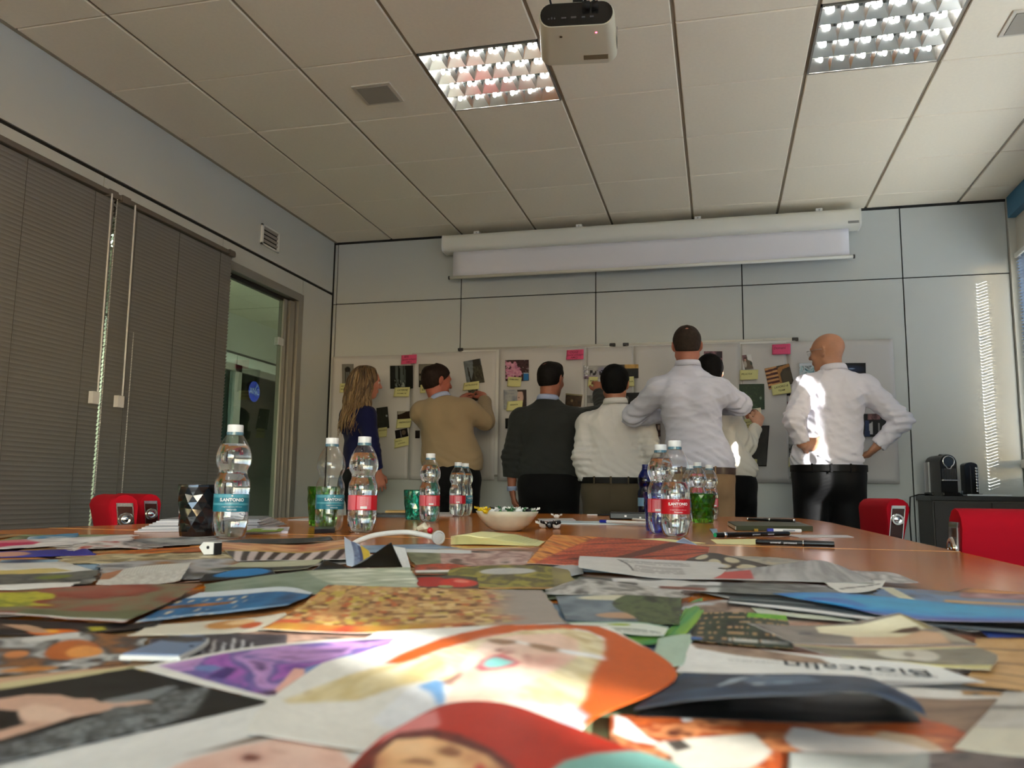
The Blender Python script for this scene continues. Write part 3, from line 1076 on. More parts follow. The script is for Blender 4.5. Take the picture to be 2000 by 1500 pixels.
make_bottle(448, 1.62, 'full water bottle with teal label beside the black glass', 2, 'teal', 0.93)
make_bottle(642, 1.98, 'empty water bottle with teal label in front of a green glass', 18, 'teal', 0.0)
make_bottle(706, 1.92, 'full water bottle with red label nearest to the empty teal one, print turned away', 118, 'red', 0.93)
make_bottle(838, 2.69, 'full water bottle with red label beside the turquoise glass', 122, 'red', 0.93)
make_bottle(893, 3.42, 'far water bottle with red label behind the candy bowl', 115, 'red', 0.9)
make_bottle(907, 3.52, 'far water bottle with teal label half hidden behind a red one', 60, 'teal', 0.9)
make_bottle(1262, 3.40, 'dark blue water bottle behind the blue glass', 60, 'blue', 0.0)
make_bottle(1320, 1.92, 'full water bottle with red label reading frizzante beside the blue glass', 12, 'red', 0.62)
make_bottle(1292, 2.07, 'full water bottle half hidden behind the one reading frizzante', 100, 'red', 0.95)
make_bottle(1364, 3.12, 'clear water bottle just behind the right green glass', 150, 'teal', 0.9)
make_bottle(1387, 3.36, 'clear water bottle behind the right green glass, at its right side', 150, 'red', 0.85)
make_bottle(1349, 3.40, 'clear water bottle farthest behind the right green glass, mostly hidden', 150, 'red', 0.85)

# ------------------------------------------------------------------ faceted tumblers
def glass_mat(name, col, dark=False):
    m = bpy.data.materials.new(name)
    m.use_nodes = True
    nt = m.node_tree
    b = nt.nodes['Principled BSDF']
    b.inputs['Base Color'].default_value = (*col, 1)
    b.inputs['Roughness'].default_value = 0.04
    b.inputs['IOR'].default_value = 1.5
    b.inputs['Transmission Weight'].default_value = 0.0 if dark else 0.95
    b.inputs['Specular IOR Level'].default_value = 0.7
    return m
def make_tumbler(px, depth, label, m, seed, h=0.102, r=0.044):
    p = on_table(px, depth)
    t = thing('tumbler', label, 'glass', (p.x, p.y, TZ + 0.0006), seed * 0.7, group='faceted coloured glasses on the table')
    rnd = random.Random(seed)
    seg, rows_ = 14, 7
    v, f = [], []
    for k in range(rows_):
        z = h * (0.10 + 0.86 * k / (rows_ - 1))
        rr = r * (0.84 + 0.16 * k / (rows_ - 1))
        for i in range(seg):
            a = 2 * PI * (i + (0.5 if k % 2 else 0)) / seg
            q = rr * (1 + rnd.uniform(-0.055, 0.045)) if 0 < k < rows_ - 1 else rr
            v.append((q * math.cos(a), q * math.sin(a), z + (rnd.uniform(-0.003, 0.003) if 0 < k < rows_ - 1 else 0)))
    for k in range(rows_ - 1):
        for i in range(seg):
            a0, a1 = k * seg + i, k * seg + (i + 1) % seg
            b0, b1 = a0 + seg, a1 + seg
            if k % 2 == 0:
                f += [(a0, a1, b0), (a1, b1, b0)]
            else:
                f += [(a0, a1, b1), (a0, b1, b0)]
    base = len(v)
    def ring(rr, z, smooth=True):
        k0 = len(v)
        for i in range(seg):
            a = 2 * PI * i / seg
            v.append((rr * math.cos(a), rr * math.sin(a), z))
        return k0
    bot0 = ring(r * 0.80, 0.001)
    # outer base
    for i in range(seg):
        j = (i + 1) % seg
        f.append((bot0 + i, bot0 + j, j, i))
    f.append(tuple(reversed([bot0 + i for i in range(seg)])))
    top0 = (rows_ - 1) * seg
    rim = ring(r * 0.985, h)
    rimi = ring(r * 0.93, h)
    inb = ring(r * 0.74, h * 0.16)
    for i in range(seg):
        j = (i + 1) % seg
        f += [(top0 + i, top0 + j, rim + j, rim + i), (rim + i, rim + j, rimi + j, rimi + i), (rimi + i, rimi + j, inb + j, inb + i)]
    f.append(tuple(inb + i for i in range(seg)))
    MB().add(v, f).build('faceted_wall', m, t)
    b = MB()
    pts = [(r * 0.96 * math.cos(2 * PI * k / 28), r * 0.96 * math.sin(2 * PI * k / 28), h) for k in range(29)]
    b.tube(pts, 0.0012, 5, cap=False)
    b.build('rim', m, t, True)
    return t
make_tumbler(387, 1.66, 'black faceted glass beside the leftmost bottle', glass_mat('glass_black', (0.006, 0.006, 0.007), True), 1)
make_tumbler(630, 2.24, 'green faceted glass hidden behind the empty bottle', glass_mat('glass_green', (0.20, 0.55, 0.05)), 2, h=0.105)
make_tumbler(812, 2.86, 'turquoise faceted glass beside a red label bottle', glass_mat('glass_turquoise', (0.08, 0.72, 0.55)), 3)
make_tumbler(1289, 2.20, 'cobalt blue faceted glass between the bottles', glass_mat('glass_blue', (0.02, 0.06, 0.62)), 4)
make_tumbler(1373, 2.93, 'green faceted glass right of the frizzante bottle', glass_mat('glass_green_right', (0.16, 0.46, 0.04)), 5)

# ------------------------------------------------------------------ printed paper: colours live in the mesh, point by point
_NT = np.random.RandomState(5).rand(64, 64, 4)
def vnoise(x, y, ch=0):
    xi, yi = np.floor(x).astype(int), np.floor(y).astype(int)
    fx, fy = x - xi, y - yi
    fx, fy = fx * fx * (3 - 2 * fx), fy * fy * (3 - 2 * fy)
    t = _NT[:, :, ch]
    a, b = t[xi % 64, yi % 64], t[(xi + 1) % 64, yi % 64]
    c, d = t[xi % 64, (yi + 1) % 64], t[(xi + 1) % 64, (yi + 1) % 64]
    return (a * (1 - fx) + b * fx) * (1 - fy) + (c * (1 - fx) + d * fx) * fy
def fbm(x, y, oct_=3, ch=0):
    s, a, n = 0, 1.0, 0
    for k in range(oct_):
        s = s + a * vnoise(x * 2 ** k + 17 * k, y * 2 ** k + 31 * k, ch)
        n += a
        a *= 0.55
    return s / n
def inpoly(x, y, pts):
    r = np.zeros(x.shape, bool)
    n = len(pts)
    j = n - 1
    for i in range(n):
        xi, yi = pts[i]
        xj, yj = pts[j]
        if yi != yj:
            c = ((yi > y) != (yj > y)) & (x < (xj - xi) * (y - yi) / (yj - yi) + xi)
            r ^= c
        j = i
    return r
def soften(c, n=1):
    for _ in range(n):
        p = np.pad(c, ((1, 1), (1, 1), (0, 0)), 'edge')
        c = (p[:-2, 1:-1] + p[2:, 1:-1] + p[1:-1, :-2] + p[1:-1, 2:] + 2 * c) / 6
    return c
class Paint:
    """s, t: 0..1 across the sheet; x, y: metres on the table"""
    def __init__(self, s, t, x=None, y=None):
        self.s, self.t, self.x, self.y = s, t, x, y
        self.c = np.ones(s.shape + (3,)) * np.array(srgb(232, 230, 222))
    def _put(self, mask, col, a=1.0):
        col = np.array(srgb(*col)) if not isinstance(col, np.ndarray) else col
        if mask is None:
            mask = np.ones(self.s.shape)
        m = (mask * a)[..., None]
        self.c = self.c * (1 - m) + col * m
        return self
    def fill(self, *col):
        return self._put(None, col)
    def noise(self, pal, fx=5, fy=5, seed=0, oct_=3, rot=0.0, contrast=1.6, mask=None, warp=0.0):
        cr, sr = math.cos(rot), math.sin(rot)
        X, Y = (self.s * cr + self.t * sr), (-self.s * sr + self.t * cr)
        if warp:
            X = X + warp * vnoise(X * fx + 3, Y * fy + 9, 1)
            Y = Y + warp * vnoise(X * fx + 13, Y * fy + 5, 2)
        n = fbm(X * fx + seed * 7.3, Y * fy + seed * 3.1, oct_, seed % 4)
        n = np.clip((n - 0.5) * contrast + 0.5, 0, 0.9999) * (len(pal) - 1)
        k = n.astype(int)
        f = (n - k)[..., None]
        P = np.array([srgb(*c) for c in pal])
        return self._put(mask, P[k] * (1 - f) + P[np.minimum(k + 1, len(pal) - 1)] * f)
    def blocks(self, pal, nx, ny, seed=0, jit=0.3, mask=None):
        rr = np.random.RandomState(seed)
        X = self.s * nx
        Y = self.t * ny
        row = np.floor(Y).astype(int)
        off = rr.rand(200)[row % 200]
        col = np.floor(X + off * 3).astype(int)
        idx = rr.randint(0, len(pal), (97, 89))[col % 97, row % 89]
        P = np.array([srgb(*c) for c in pal])
        return self._put(mask, P[idx])
    def rect(self, s0, s1, t0, t1, col, a=1.0):
        return self._put(((self.s > s0) & (self.s < s1) & (self.t > t0) & (self.t < t1)).astype(float), col, a)
    def ell(self, cs, ct, rs, rt, col, rot=0.0, a=1.0, soft=0.15):
        c, s = math.cos(rot), math.sin(rot)
        dx, dy = self.s - cs, self.t - ct
        q = np.sqrt(((dx * c + dy * s) / rs) ** 2 + ((-dx * s + dy * c) / rt) ** 2)
        return self._put(np.clip((1 - q) / soft + 0.5, 0, 1), col, a)
    def poly(self, pts, col, a=1.0):
        return self._put(inpoly(self.s, self.t, pts).astype(float), col, a)
    def wpoly(self, pts, col, z=TZ, a=1.0):
        """outline read off the photograph, laid on the sheet in metres"""
        W = [at(p[0], p[1], 2, z) for p in pts]
        return self._put(inpoly(self.x, self.y, [(w.x, w.y) for w in W]).astype(float), col, a)
    def wglow(self, px, py, rx, ry, col, a=0.6, z=TZ):
        c, e, f = at(px, py, 2, z), at(px + rx, py, 2, z), at(px, py + ry, 2, z)
        ex, ey, fx, fy = e.x - c.x, e.y - c.y, f.x - c.x, f.y - c.y
        D = ex * fy - ey * fx
        dx, dy = self.x - c.x, self.y - c.y
        u, v = (dx * fy - dy * fx) / D, (ex * dy - ey * dx) / D
        return self._put(np.clip(1 - np.sqrt(u * u + v * v), 0, 1), col, a)
    def wmask(self, pts, z=TZ):
        W = [at(p[0], p[1], 2, z) for p in pts]
        return inpoly(self.x, self.y, [(w.x, w.y) for w in W]).astype(float)
    def border(self, w, col):
        return self._put(((self.s < w) | (self.s > 1 - w) | (self.t < w) | (self.t > 1 - w)).astype(float), col)
    def lines(self, s0, s1, t0, t1, n, col, seed=0, thick=0.45, dens=0.8, fx=90):
        """rows of small print"""
        T_ = (self.t - t0) / (t1 - t0) * n
        row = np.floor(T_).astype(int)
        ok = (self.s > s0) & (self.s < s1) & (T_ > 0) & (T_ < n) & ((T_ - row) < thick)
        ok &= vnoise(self.s * fx + row * 5.7 + seed, row * 3.3 + 0.5, 3) < dens
        return self._put(ok.astype(float), col, 0.85)

def print_mat(name, rough, spec=0.5):
    m = bpy.data.materials.new(name)
    m.use_nodes = True
    nt = m.node_tree
    b = nt.nodes['Principled BSDF']
    a = nt.nodes.new('ShaderNodeAttribute')
    a.attribute_name = 'print'
    nt.links.new(a.outputs['Color'], b.inputs['Base Color'])
    b.inputs['Roughness'].default_value = rough
    b.inputs['Specular IOR Level'].default_value = spec
    return m
M_gloss = print_mat('glossy_print', 0.42, 0.22)
M_matte = print_mat('matte_print', 0.7, 0.3)

def grid_mesh(name, P, C, m, thick=0.0):
    """P: (nr, nc, 3) points, C: (nr, nc, 3) linear colours"""
    nr, nc = P.shape[:2]
    me = bpy.data.meshes.new(name)
    idx = np.arange(nr * nc).reshape(nr, nc)
    q = np.stack([idx[:-1, :-1], idx[1:, :-1], idx[1:, 1:], idx[:-1, 1:]], -1).reshape(-1, 4)
    me.vertices.add(nr * nc)
    me.vertices.foreach_set('co', P.reshape(-1))
    me.loops.add(q.size)
    me.loops.foreach_set('vertex_index', q.reshape(-1).astype(np.int32))
    me.polygons.add(len(q))
    me.polygons.foreach_set('loop_start', np.arange(0, q.size, 4, dtype=np.int32))
    me.polygons.foreach_set('loop_total', np.full(len(q), 4, dtype=np.int32))
    me.polygons.foreach_set('use_smooth', np.ones(len(q), bool))
    me.update(calc_edges=True)
    if C is not None:
        ca = me.color_attributes.new('print', 'FLOAT_COLOR', 'POINT')
        rgba = np.ones((nr * nc, 4), np.float32)
        rgba[:, :3] = C.reshape(-1, 3)
        ca.data.foreach_set('color', rgba.reshape(-1))
    me.materials.append(m)
    return me

def crom(P, u):
    """Catmull-Rom through the rows of P (n, ...) at parameters u in 0..n-1"""
    n = len(P)
    if n == 2:
        k = np.zeros(len(u), int)
        f = u.reshape((-1,) + (1,) * (P.ndim - 1))
        return P[0] * (1 - f) + P[1] * f
    k = np.clip(np.floor(u).astype(int), 0, n - 2)
    f = (u - k).reshape((-1,) + (1,) * (P.ndim - 1))
    p1, p2 = P[k], P[k + 1]
    p0 = np.where((k > 0).reshape(f.shape), P[np.maximum(k - 1, 0)], 2 * p1 - p2)
    p3 = np.where((k < n - 2).reshape(f.shape), P[np.minimum(k + 2, n - 1)], 2 * p2 - p1)
    return 0.5 * ((2 * p1) + (-p0 + p2) * f + (2 * p0 - 5 * p1 + 4 * p2 - p3) * f ** 2 + (-p0 + 3 * p1 - 3 * p2 + p3) * f ** 3)

CLIP = []
def clipping(label, rows_, paint, layer=1, n=(60, 60), rag=0.0, wave=0.0006, matte=False, seed=None, cat='clipping', name='magazine_clipping', group='magazine clippings spread over the table', back=None, blur=1):
    """rows_: rows of (px, py, lift) far to near, lift in mm above its layer"""
    z0 = 0.0004 + 0.0007 * layer
    R = np.array([[list(at(p[0], p[1], 2, TZ + z0 + (p[2] if len(p) > 2 else 0) * 0.001)) for p in r] for r in rows_])
    nr, nc = n[1], n[0]
    A = crom(R, np.linspace(0, len(R) - 1, nr))                      # (nr, k, 3)
    B = crom(A.transpose(1, 0, 2), np.linspace(0, R.shape[1] - 1, nc)).transpose(1, 0, 2)
    tt, ss = np.meshgrid(np.linspace(0, 1, nr), np.linspace(0, 1, nc), indexing='ij')
    seed = len(CLIP) if seed is None else seed
    if rag:
        ex = np.maximum(0, 1 - np.minimum(ss, 1 - ss) * 12)
        ey = np.maximum(0, 1 - np.minimum(tt, 1 - tt) * 12)
        sx = np.sign(ss - 0.5) * ex * (fbm(tt * 9 + seed, ss * 0 + seed) - 0.5) * rag
        sy = np.sign(tt - 0.5) * ey * (fbm(ss * 9 + seed * 2, ss * 0 + 4) - 0.5) * rag
        du = B[:, -1:, :] - B[:, :1, :]
        dv = B[-1:, :, :] - B[:1, :, :]
        zz = B[..., 2].copy()
        B = B + du * sx[..., None] + dv * sy[..., None]
        B[..., 2] = zz
    wv = wave * (fbm(ss * 2.5 + seed * 1.7, tt * 2.5 + seed) - 0.35) * 2
    B[..., 2] = np.maximum(B[..., 2] + wv, TZ + z0)
    # outlines read off the photograph are given on the table plane: carry the sheet's points down to it along the line of sight
    k_ = (TZ - CAM_C[2]) / (B[..., 2] - CAM_C[2])
    p = Paint(ss, tt, CAM_C[0] + (B[..., 0] - CAM_C[0]) * k_, CAM_C[1] + (B[..., 1] - CAM_C[1]) * k_)
    paint(p)
    c = B.reshape(-1, 3).mean(0)
    p.c = soften(p.c, blur) * (1 + 0.16 * (fbm(ss * 7 + seed, tt * 7, 3) - .5) + 0.10 * (vnoise(ss * 60, tt * 60 + seed) - .5))[..., None]
    me = grid_mesh(name, B - c, p.c, M_matte if matte else M_gloss)
    o = link(name, me, None, tuple(c))
    m_ = o.modifiers.new('sheet', 'SOLIDIFY')
    m_.thickness = 0.00022
    m_.offset = -1
    if back is not None:
        me.materials.append(back)
        m_.material_offset = 1
        m_.material_offset_rim = 1
    tag(o, label, cat, group)
    CLIP.append(o)
    return o

# ------------------------------------------------------------------ the clippings on the table
def zE(pts): return [(x / 2.857, 1200 + y / 2.857) for x, y in pts]
def zF(pts): return [(500 + x / 2.5, 1200 + y / 2.5) for x, y in pts]
def zG(pts): return [(1200 + x / 2.5, 1200 + y / 2.5) for x, y in pts]
def zD(pts): return [(1300 + x / 2.857, 1020 + y / 2.857) for x, y in pts]
WHT = (228, 226, 218)
M_paper_back = mat('paper_back', srgb(222, 220, 212), 0.6)
M_dark_back = mat('dark_back', srgb(22, 24, 26), 0.3)

# buried sheets that only fill the gaps between the others
buried = [((96, 70, 48), (190, 150, 100), (60, 56, 50)), ((70, 90, 70), (150, 160, 120), (40, 46, 40)), ((200, 198, 190), (160, 156, 150), (226, 224, 216)),
          ((150, 80, 50), (220, 150, 80), (70, 40, 34)), ((80, 110, 150), (150, 180, 200), (50, 60, 90)), ((210, 205, 190), (180, 120, 90), (110, 90, 80))]
rr = random.Random(3)
k = 0
for gy in range(6):
    for gx in range(9):
        x = -1.20 + 0.205 * gx + rr.uniform(-0.03, 0.03)
        y = -5.72 + 0.235 * gy + rr.uniform(-0.03, 0.03)
        lim = 0.50 if y < -5.0 else (0.22 if y < -4.75 else -0.05)
        if x > lim or (y > -4.45 and x > -0.3): continue
        if y < -5.35 and abs(x) > 0.55: continue
        pal = buried[k % 6]
        k += 1
        a = rr.uniform(0, PI)
        w, h = rr.uniform(0.13, 0.19), rr.uniform(0.11, 0.16)
        nn = 16
        tt, ss = np.meshgrid(np.linspace(0, 1, nn), np.linspace(0, 1, nn), indexing='ij')
        p = Paint(ss, tt)
        p.noise(pal, 4, 4, k, 2)
        X = (ss - .5) * w * 1.25
        Y = (tt - .5) * h * 1.25
        P = np.stack([X * math.cos(a) - Y * math.sin(a), X * math.sin(a) + Y * math.cos(a), 0.0004 + 0.0012 * fbm(ss * 2 + k, tt * 2)], -1)
        o = link('magazine_clipping', grid_mesh('magazine_clipping', P, p.c, M_gloss), None, (x, y, TZ + 0.0003 + 0.0002 * (k % 4)))
        m_ = o.modifiers.new('sheet', 'SOLIDIFY'); m_.thickness = 0.0002; m_.offset = 1
        tag(o, 'clipping buried in the pile on the table with only scraps of it showing', 'clipping', 'buried clippings under the pile')

N = (70, 40)
# ---- far left
clipping('white page with pink and red print at the far left of the pile',
    [[(-90, 1062, 2), (40, 1054, 2), (150, 1050, 3), (262, 1044, 6)], [(-90, 1076, 1), (0, 1073, 1), (110, 1066, 1), (255, 1056, 3)]],
    lambda p: (p.fill(*WHT), p.noise([(232, 226, 224), (190, 186, 188), (232, 230, 228)], 6, 3, 1), p.poly([(0, 0), (.35, 0), (.52, .5), (.2, 1), (0, 1)], (205, 120, 130)), p.poly([(.1, .3), (.5, .4), (.5, .7), (.1, .8)], (190, 40, 90))), 5, N, 0.1)
clipping('sky blue torn scrap at the back of the pile near the left table edge',
    [[(60, 1048, 1), (100, 1045, 3), (152, 1041, 4)], [(55, 1053, 1), (110, 1051, 1), (150, 1050, 1)]], lambda p: p.noise([(90, 160, 200), (60, 120, 160), (190, 200, 205)], 3, 2, 4), 4, (30, 20), 0.3)
clipping('royal blue magazine cover with a hand at the left edge of the pile',
    [[(-90, 1082, 1), (40, 1076, 1), (170, 1072, 2)], [(-90, 1092, 0), (40, 1088, 0), (190, 1084, 1)]],
    lambda p: (p.fill(44, 44, 130), p.noise([(40, 40, 120), (60, 60, 160)], 3, 3, 2), p.ell(.42, .5, .15, .4, (200, 150, 130))), 4, N, 0.05)
clipping('slate grey glossy page behind the orange lava strip',
    [[(150, 1062, 1), (280, 1052, 2), (420, 1047, 2)], [(140, 1075, 0), (280, 1068, 1), (430, 1062, 1)]],
    lambda p: p.noise([(70, 72, 76), (130, 132, 134), (180, 180, 178), (60, 62, 66)], 7, 3, 5), 3, N, 0.15)
clipping('crumpled grey-white scraps of cut-out figures beside the slate page',
    [[(130, 1066, 1), (180, 1058, 6), (250, 1058, 5), (300, 1064, 1)], [(130, 1076, 0), (180, 1072, 1), (250, 1071, 1), (300, 1073, 0)]],
    lambda p: (p.noise([(190, 188, 182), (120, 110, 108), (210, 205, 200), (160, 60, 50)], 6, 3, 9)), 6, N, 0.5)
clipping('long page of glowing orange lava shapes on brown',
    [[(215, 1078, 0), (300, 1072, 2), (400, 1067, 2), (480, 1058, 2)], [(150, 1086, 0), (270, 1082, 0), (390, 1078, 1), (480, 1075, 0)]],
    lambda p: p.noise([(50, 40, 36), (180, 84, 36), (226, 140, 60), (70, 50, 40), (200, 100, 44)], 5, 5, 3, rot=.3), 5, N, 0.15)
clipping('pale rocky landscape page in ochre and grey left of the food page',
    [[(120, 1084, 0), (260, 1078, 1), (400, 1072, 1), (500, 1080, 0)], [(110, 1102, 0), (240, 1100, 0), (380, 1096, 0), (520, 1098, 0)]],
    lambda p: p.noise([(196, 176, 130), (120, 104, 78), (214, 200, 160), (90, 80, 64), (190, 170, 120)], 9, 6, 7, 4), 4, N, 0.1)
clipping('dark grey page with blurred pale figures beside the blue scrap',
    [[(190, 1098, 0), (330, 1094, 1), (470, 1092, 1), (540, 1106, 0)], [(200, 1128, 0), (330, 1132, 1), (420, 1130, 1), (530, 1128, 0)]],
    lambda p: p.noise([(150, 100, 50), (150, 140, 130), (175, 175, 178), (120, 120, 122), (80, 76, 70)], 5, 4, 8), 4, N, 0.05)
clipping('plain white page corner over a yellow strip at the left edge',
    [[(-80, 1100, 0), (40, 1099, 1), (124, 1097, 2)], [(-80, 1128, 0), (60, 1124, 0), (190, 1116, 1)]],
    lambda p: (p.fill(214, 212, 208), p.poly([(0, .6), (.75, .55), (.85, .85), (0, .95)], (196, 176, 110)), p.noise([(210, 208, 204), (176, 172, 166)], 3, 2, 3, mask=(p.t < .5).astype(float))), 5, N, 0.0)
clipping('dark page with a bit of green grass left of the woven one',
    [[(-80, 1124, 0), (90, 1120, 1), (200, 1112, 1)], [(-80, 1150, 0), (60, 1146, 0), (180, 1140, 0)]],
    lambda p: (p.noise([(70, 74, 74), (110, 108, 100), (60, 60, 62), (150, 150, 148)], 5, 3, 6), p.ell(.6, .35, .15, .15, (110, 120, 50))), 6, N, 0.08)
clipping('curled cream page printed with knitted woven texture',
    [[(200, 1121, 0), (262, 1108, 4), (320, 1102, 7), (374, 1098, 9)], [(195, 1130, 0), (262, 1126, 2), (320, 1120, 4), (366, 1112, 6)], [(186, 1142, 0), (250, 1142, 0), (310, 1140, 0), (352, 1134, 0)]],
    lambda p: (p.fill(206, 204, 196), p._put(((np.sin(p.s * 190 + p.t * 30) > .2) & (p.t < .4)).astype(float), (150, 148, 142), .7), p.noise([(206, 204, 196), (176, 172, 164)], 30, 14, 4, 2, mask=(p.t > .35).astype(float)), p.poly([(0, 0), (.22, 0), (.1, .6), (0, .6)], (160, 110, 80))), 7, (110, 60), 0.04, back=M_paper_back)
clipping('large page with yellow-green moss and reddish clay, white edge at its front',
    [[(-110, 1158, 1), (60, 1150, 1), (230, 1142, 1), (392, 1140, 3)], [(-110, 1176, 0), (40, 1176, 1), (210, 1178, 1), (345, 1170, 2)], [(-110, 1198, 0), (0, 1199, 0), (130, 1209, 0), (243, 1216, 1)]],
    lambda p: (p.noise([(120, 110, 90), (150, 84, 70), (132, 60, 50), (120, 116, 90), (140, 76, 64)], 3.4, 3.4, 3), p.noise([(140, 140, 40), (186, 180, 60), (110, 116, 50)], 18, 12, 5, mask=((p.s + .25 * vnoise(p.s * 12, p.t * 8) < .55) & (p.t > .12) & (p.t < .85 - .5 * p.s)).astype(float)), p.rect(0, 1, .955, 1, (206, 206, 198)), p.noise([(86, 90, 62), (110, 112, 84)], 5, 3, 9, mask=((p.t > .75) & (p.s > .4) & (p.t < .955)).astype(float))), 8, (110, 80), 0.02)
clipping('small snow-white strip left in front of the grass page',
    [[(-80, 1146, 0), (40, 1141, 1), (152, 1137, 1)], [(-80, 1154, 0), (40, 1151, 0), (140, 1147, 0)]], lambda p: p.fill(220, 218, 212), 7, (30, 10), 0.1)
clipping('blue city night page with rows of lit windows, curling at its right end',
    [[(390, 1158, 1), (480, 1151, 4), (560, 1146, 5), (612, 1158, 1)], [(330, 1182, 0), (430, 1174, 2), (520, 1166, 3), (600, 1166, 1)], [(265, 1216, 0), (370, 1204, 0), (470, 1194, 0), (560, 1182, 0)]],
    lambda p: (p.noise([(36, 84, 130), (54, 110, 156), (40, 70, 104)], 4, 3, 2), p.rect(.0, 1, 0, .25, (206, 214, 220)), p._put(((np.sin(p.s * 70) > .5) & (np.sin(p.t * 34) > .1) & (p.s < .55) & (p.t > .3) & (vnoise(p.s * 30, p.t * 12) > .4)).astype(float), (236, 214, 170), .9), p.noise([(190, 120, 50), (60, 50, 50)], 16, 3, 3, mask=((p.t > .55) & (p.t < .66) & (p.s < .45)).astype(float)), p.rect(0, 1, .93, 1, (150, 180, 206))), 7, (120, 70), 0.02)
clipping('near-black page with orange and yellow glow in front of the mossy one',
    [[(-110, 1203, 0), (80, 1214, 0), (240, 1219, 0), (320, 1214, 0)], [(-110, 1238, 0), (50, 1241, 0), (150, 1240, 0), (300, 1226, 0)]],
    lambda p: (p.noise([(24, 24, 26), (50, 44, 44), (20, 20, 22), (90, 70, 60)], 6, 3, 4), p.ell(.46, .75, .13, .22, (226, 110, 30), .1), p.ell(.42, .7, .06, .12, (236, 170, 60)), p.poly([(.2, .35), (.3, .3), (.45, .8), (.36, .85)], (190, 150, 120)), p.poly([(.55, .3), (.62, .25), (.75, .7), (.68, .75)], (170, 160, 50))), 5, (90, 40), 0.04)
clipping('cream page with a grilled sandwich beside the blue city page',
    [[(300, 1222, 0), (400, 1214, 0), (500, 1206, 0), (560, 1196, 0)], [(250, 1242, 0), (360, 1240, 0), (460, 1236, 0), (560, 1226, 0)]],
    lambda p: (p.fill(214, 208, 190), p.ell(.55, .4, .16, .35, (196, 140, 80)), p.ell(.6, .3, .1, .2, (226, 190, 140)), p.ell(.72, .6, .08, .2, (190, 90, 50))), 5, (80, 40), 0.04)
clipping('page of bread and roast food in warm browns at the left edge',
    [[(-110, 1252, 0), (60, 1243, 1), (160, 1236, 1), (290, 1248, 0)], [(-110, 1300, 0), (40, 1292, 0), (150, 1284, 0), (262, 1280, 0)], [(-110, 1330, 0), (20, 1318, 0), (140, 1308, 0), (250, 1298, 0)]],
    lambda p: (p.noise([(56, 54, 56), (190, 190, 186), (70, 66, 66), (150, 100, 60), (60, 56, 56)], 5, 4, 5), p.ell(.62, .35, .17, .2, (180, 100, 50)), p.ell(.7, .4, .11, .12, (222, 150, 80)), p.ell(.3, .35, .06, .07, (200, 130, 80)), p.ell(.42, .85, .16, .12, (196, 130, 66)), p.rect(.3, .66, 0, .13, (206, 204, 198)), p.ell(.62, .72, .03, .05, (226, 226, 226))), 4, (110, 70), 0.03)
clipping('dark page with scribbled white strokes behind the purple one',
    [[(290, 1250, 0), (390, 1240, 0), (480, 1238, 0), (560, 1240, 0)], [(300, 1286, 0), (390, 1284, 0), (480, 1280, 0), (560, 1270, 0)]],
    lambda p: (p.noise([(60, 54, 60), (90, 84, 90), (52, 46, 52)], 4, 3, 3), [p.poly([(.34 + .07 * k, .85), (.36 + .07 * k, .25 + .1 * (k % 3)), (.38 + .07 * k, .25 + .1 * (k % 3)), (.365 + .07 * k, .85)], (200, 200, 204)) for k in range(6)]), 5, (90, 40), 0.02)
clipping('mauve and brown page between the brick-coloured town and the purple page',
    [[(470, 1236, 0), (540, 1232, 0), (640, 1232, 1), (760, 1236, 1)], [(450, 1262, 0), (560, 1256, 0), (660, 1250, 0), (780, 1246, 0)]],
    lambda p: p.noise([(150, 140, 154), (90, 76, 70), (196, 160, 140), (80, 66, 60)], 5, 3, 6), 4, (60, 30), 0.05)
clipping('yellow and peach striped page edge behind the black picture',
    [[(-110, 1342, 0), (30, 1322, 0), (160, 1306, 0), (300, 1292, 0)], [(-110, 1372, 0), (30, 1350, 0), (150, 1330, 0), (300, 1308, 0)]],
    lambda p: (p.fill(206, 196, 150), p.rect(0, 1, .0, .3, (200, 160, 130)), p.rect(0, 1, .75, 1, (206, 186, 90))), 3, (50, 20))
# ---- near left heroes
def purple(p):
    p.fill(*WHT)
    inner = ((p.s > .06) & (p.s < .95) & (p.t > .05) & (p.t < .93)).astype(float)
    p.noise([(110, 70, 150), (170, 100, 180), (90, 90, 150), (196, 150, 206), (80, 60, 110)], 5, 4, 2, 4, rot=.5, mask=inner, warp=.3)
    p.wpoly(zE([(1080, 290), (1180, 280), (1250, 300), (1180, 320), (1090, 310)]), (110, 130, 180))
    p.wpoly(zE([(1150, 350), (1260, 290), (1330, 300), (1260, 360)]), (80, 60, 120))
    p.wpoly(zE([(1700, 300), (1960, 220), (2000, 240), (1780, 350), (1700, 350)]), (110, 140, 190))
    p.wpoly(zE([(1530, 425), (1600, 350), (1640, 300), (1700, 305), (1700, 335), (1790, 335), (1900, 300), (1940, 320), (1700, 420), (1590, 458)]), (228, 176, 160))
    p.wpoly(zE([(1430, 440), (1530, 420), (1570, 455), (1500, 450)]), (90, 60, 90))
clipping('page of purple clothes with a child\'s hand, white border',
    [[(262, 1303, 0), (450, 1270, 2), (640, 1250, 5), (800, 1242, 6)], [(395, 1337, 0), (520, 1313, 1), (650, 1288, 2), (770, 1262, 3)], [(530, 1369, 0), (600, 1346, 0), (660, 1322, 0), (735, 1290, 1)]], purple, 8, (160, 130), blur=2)
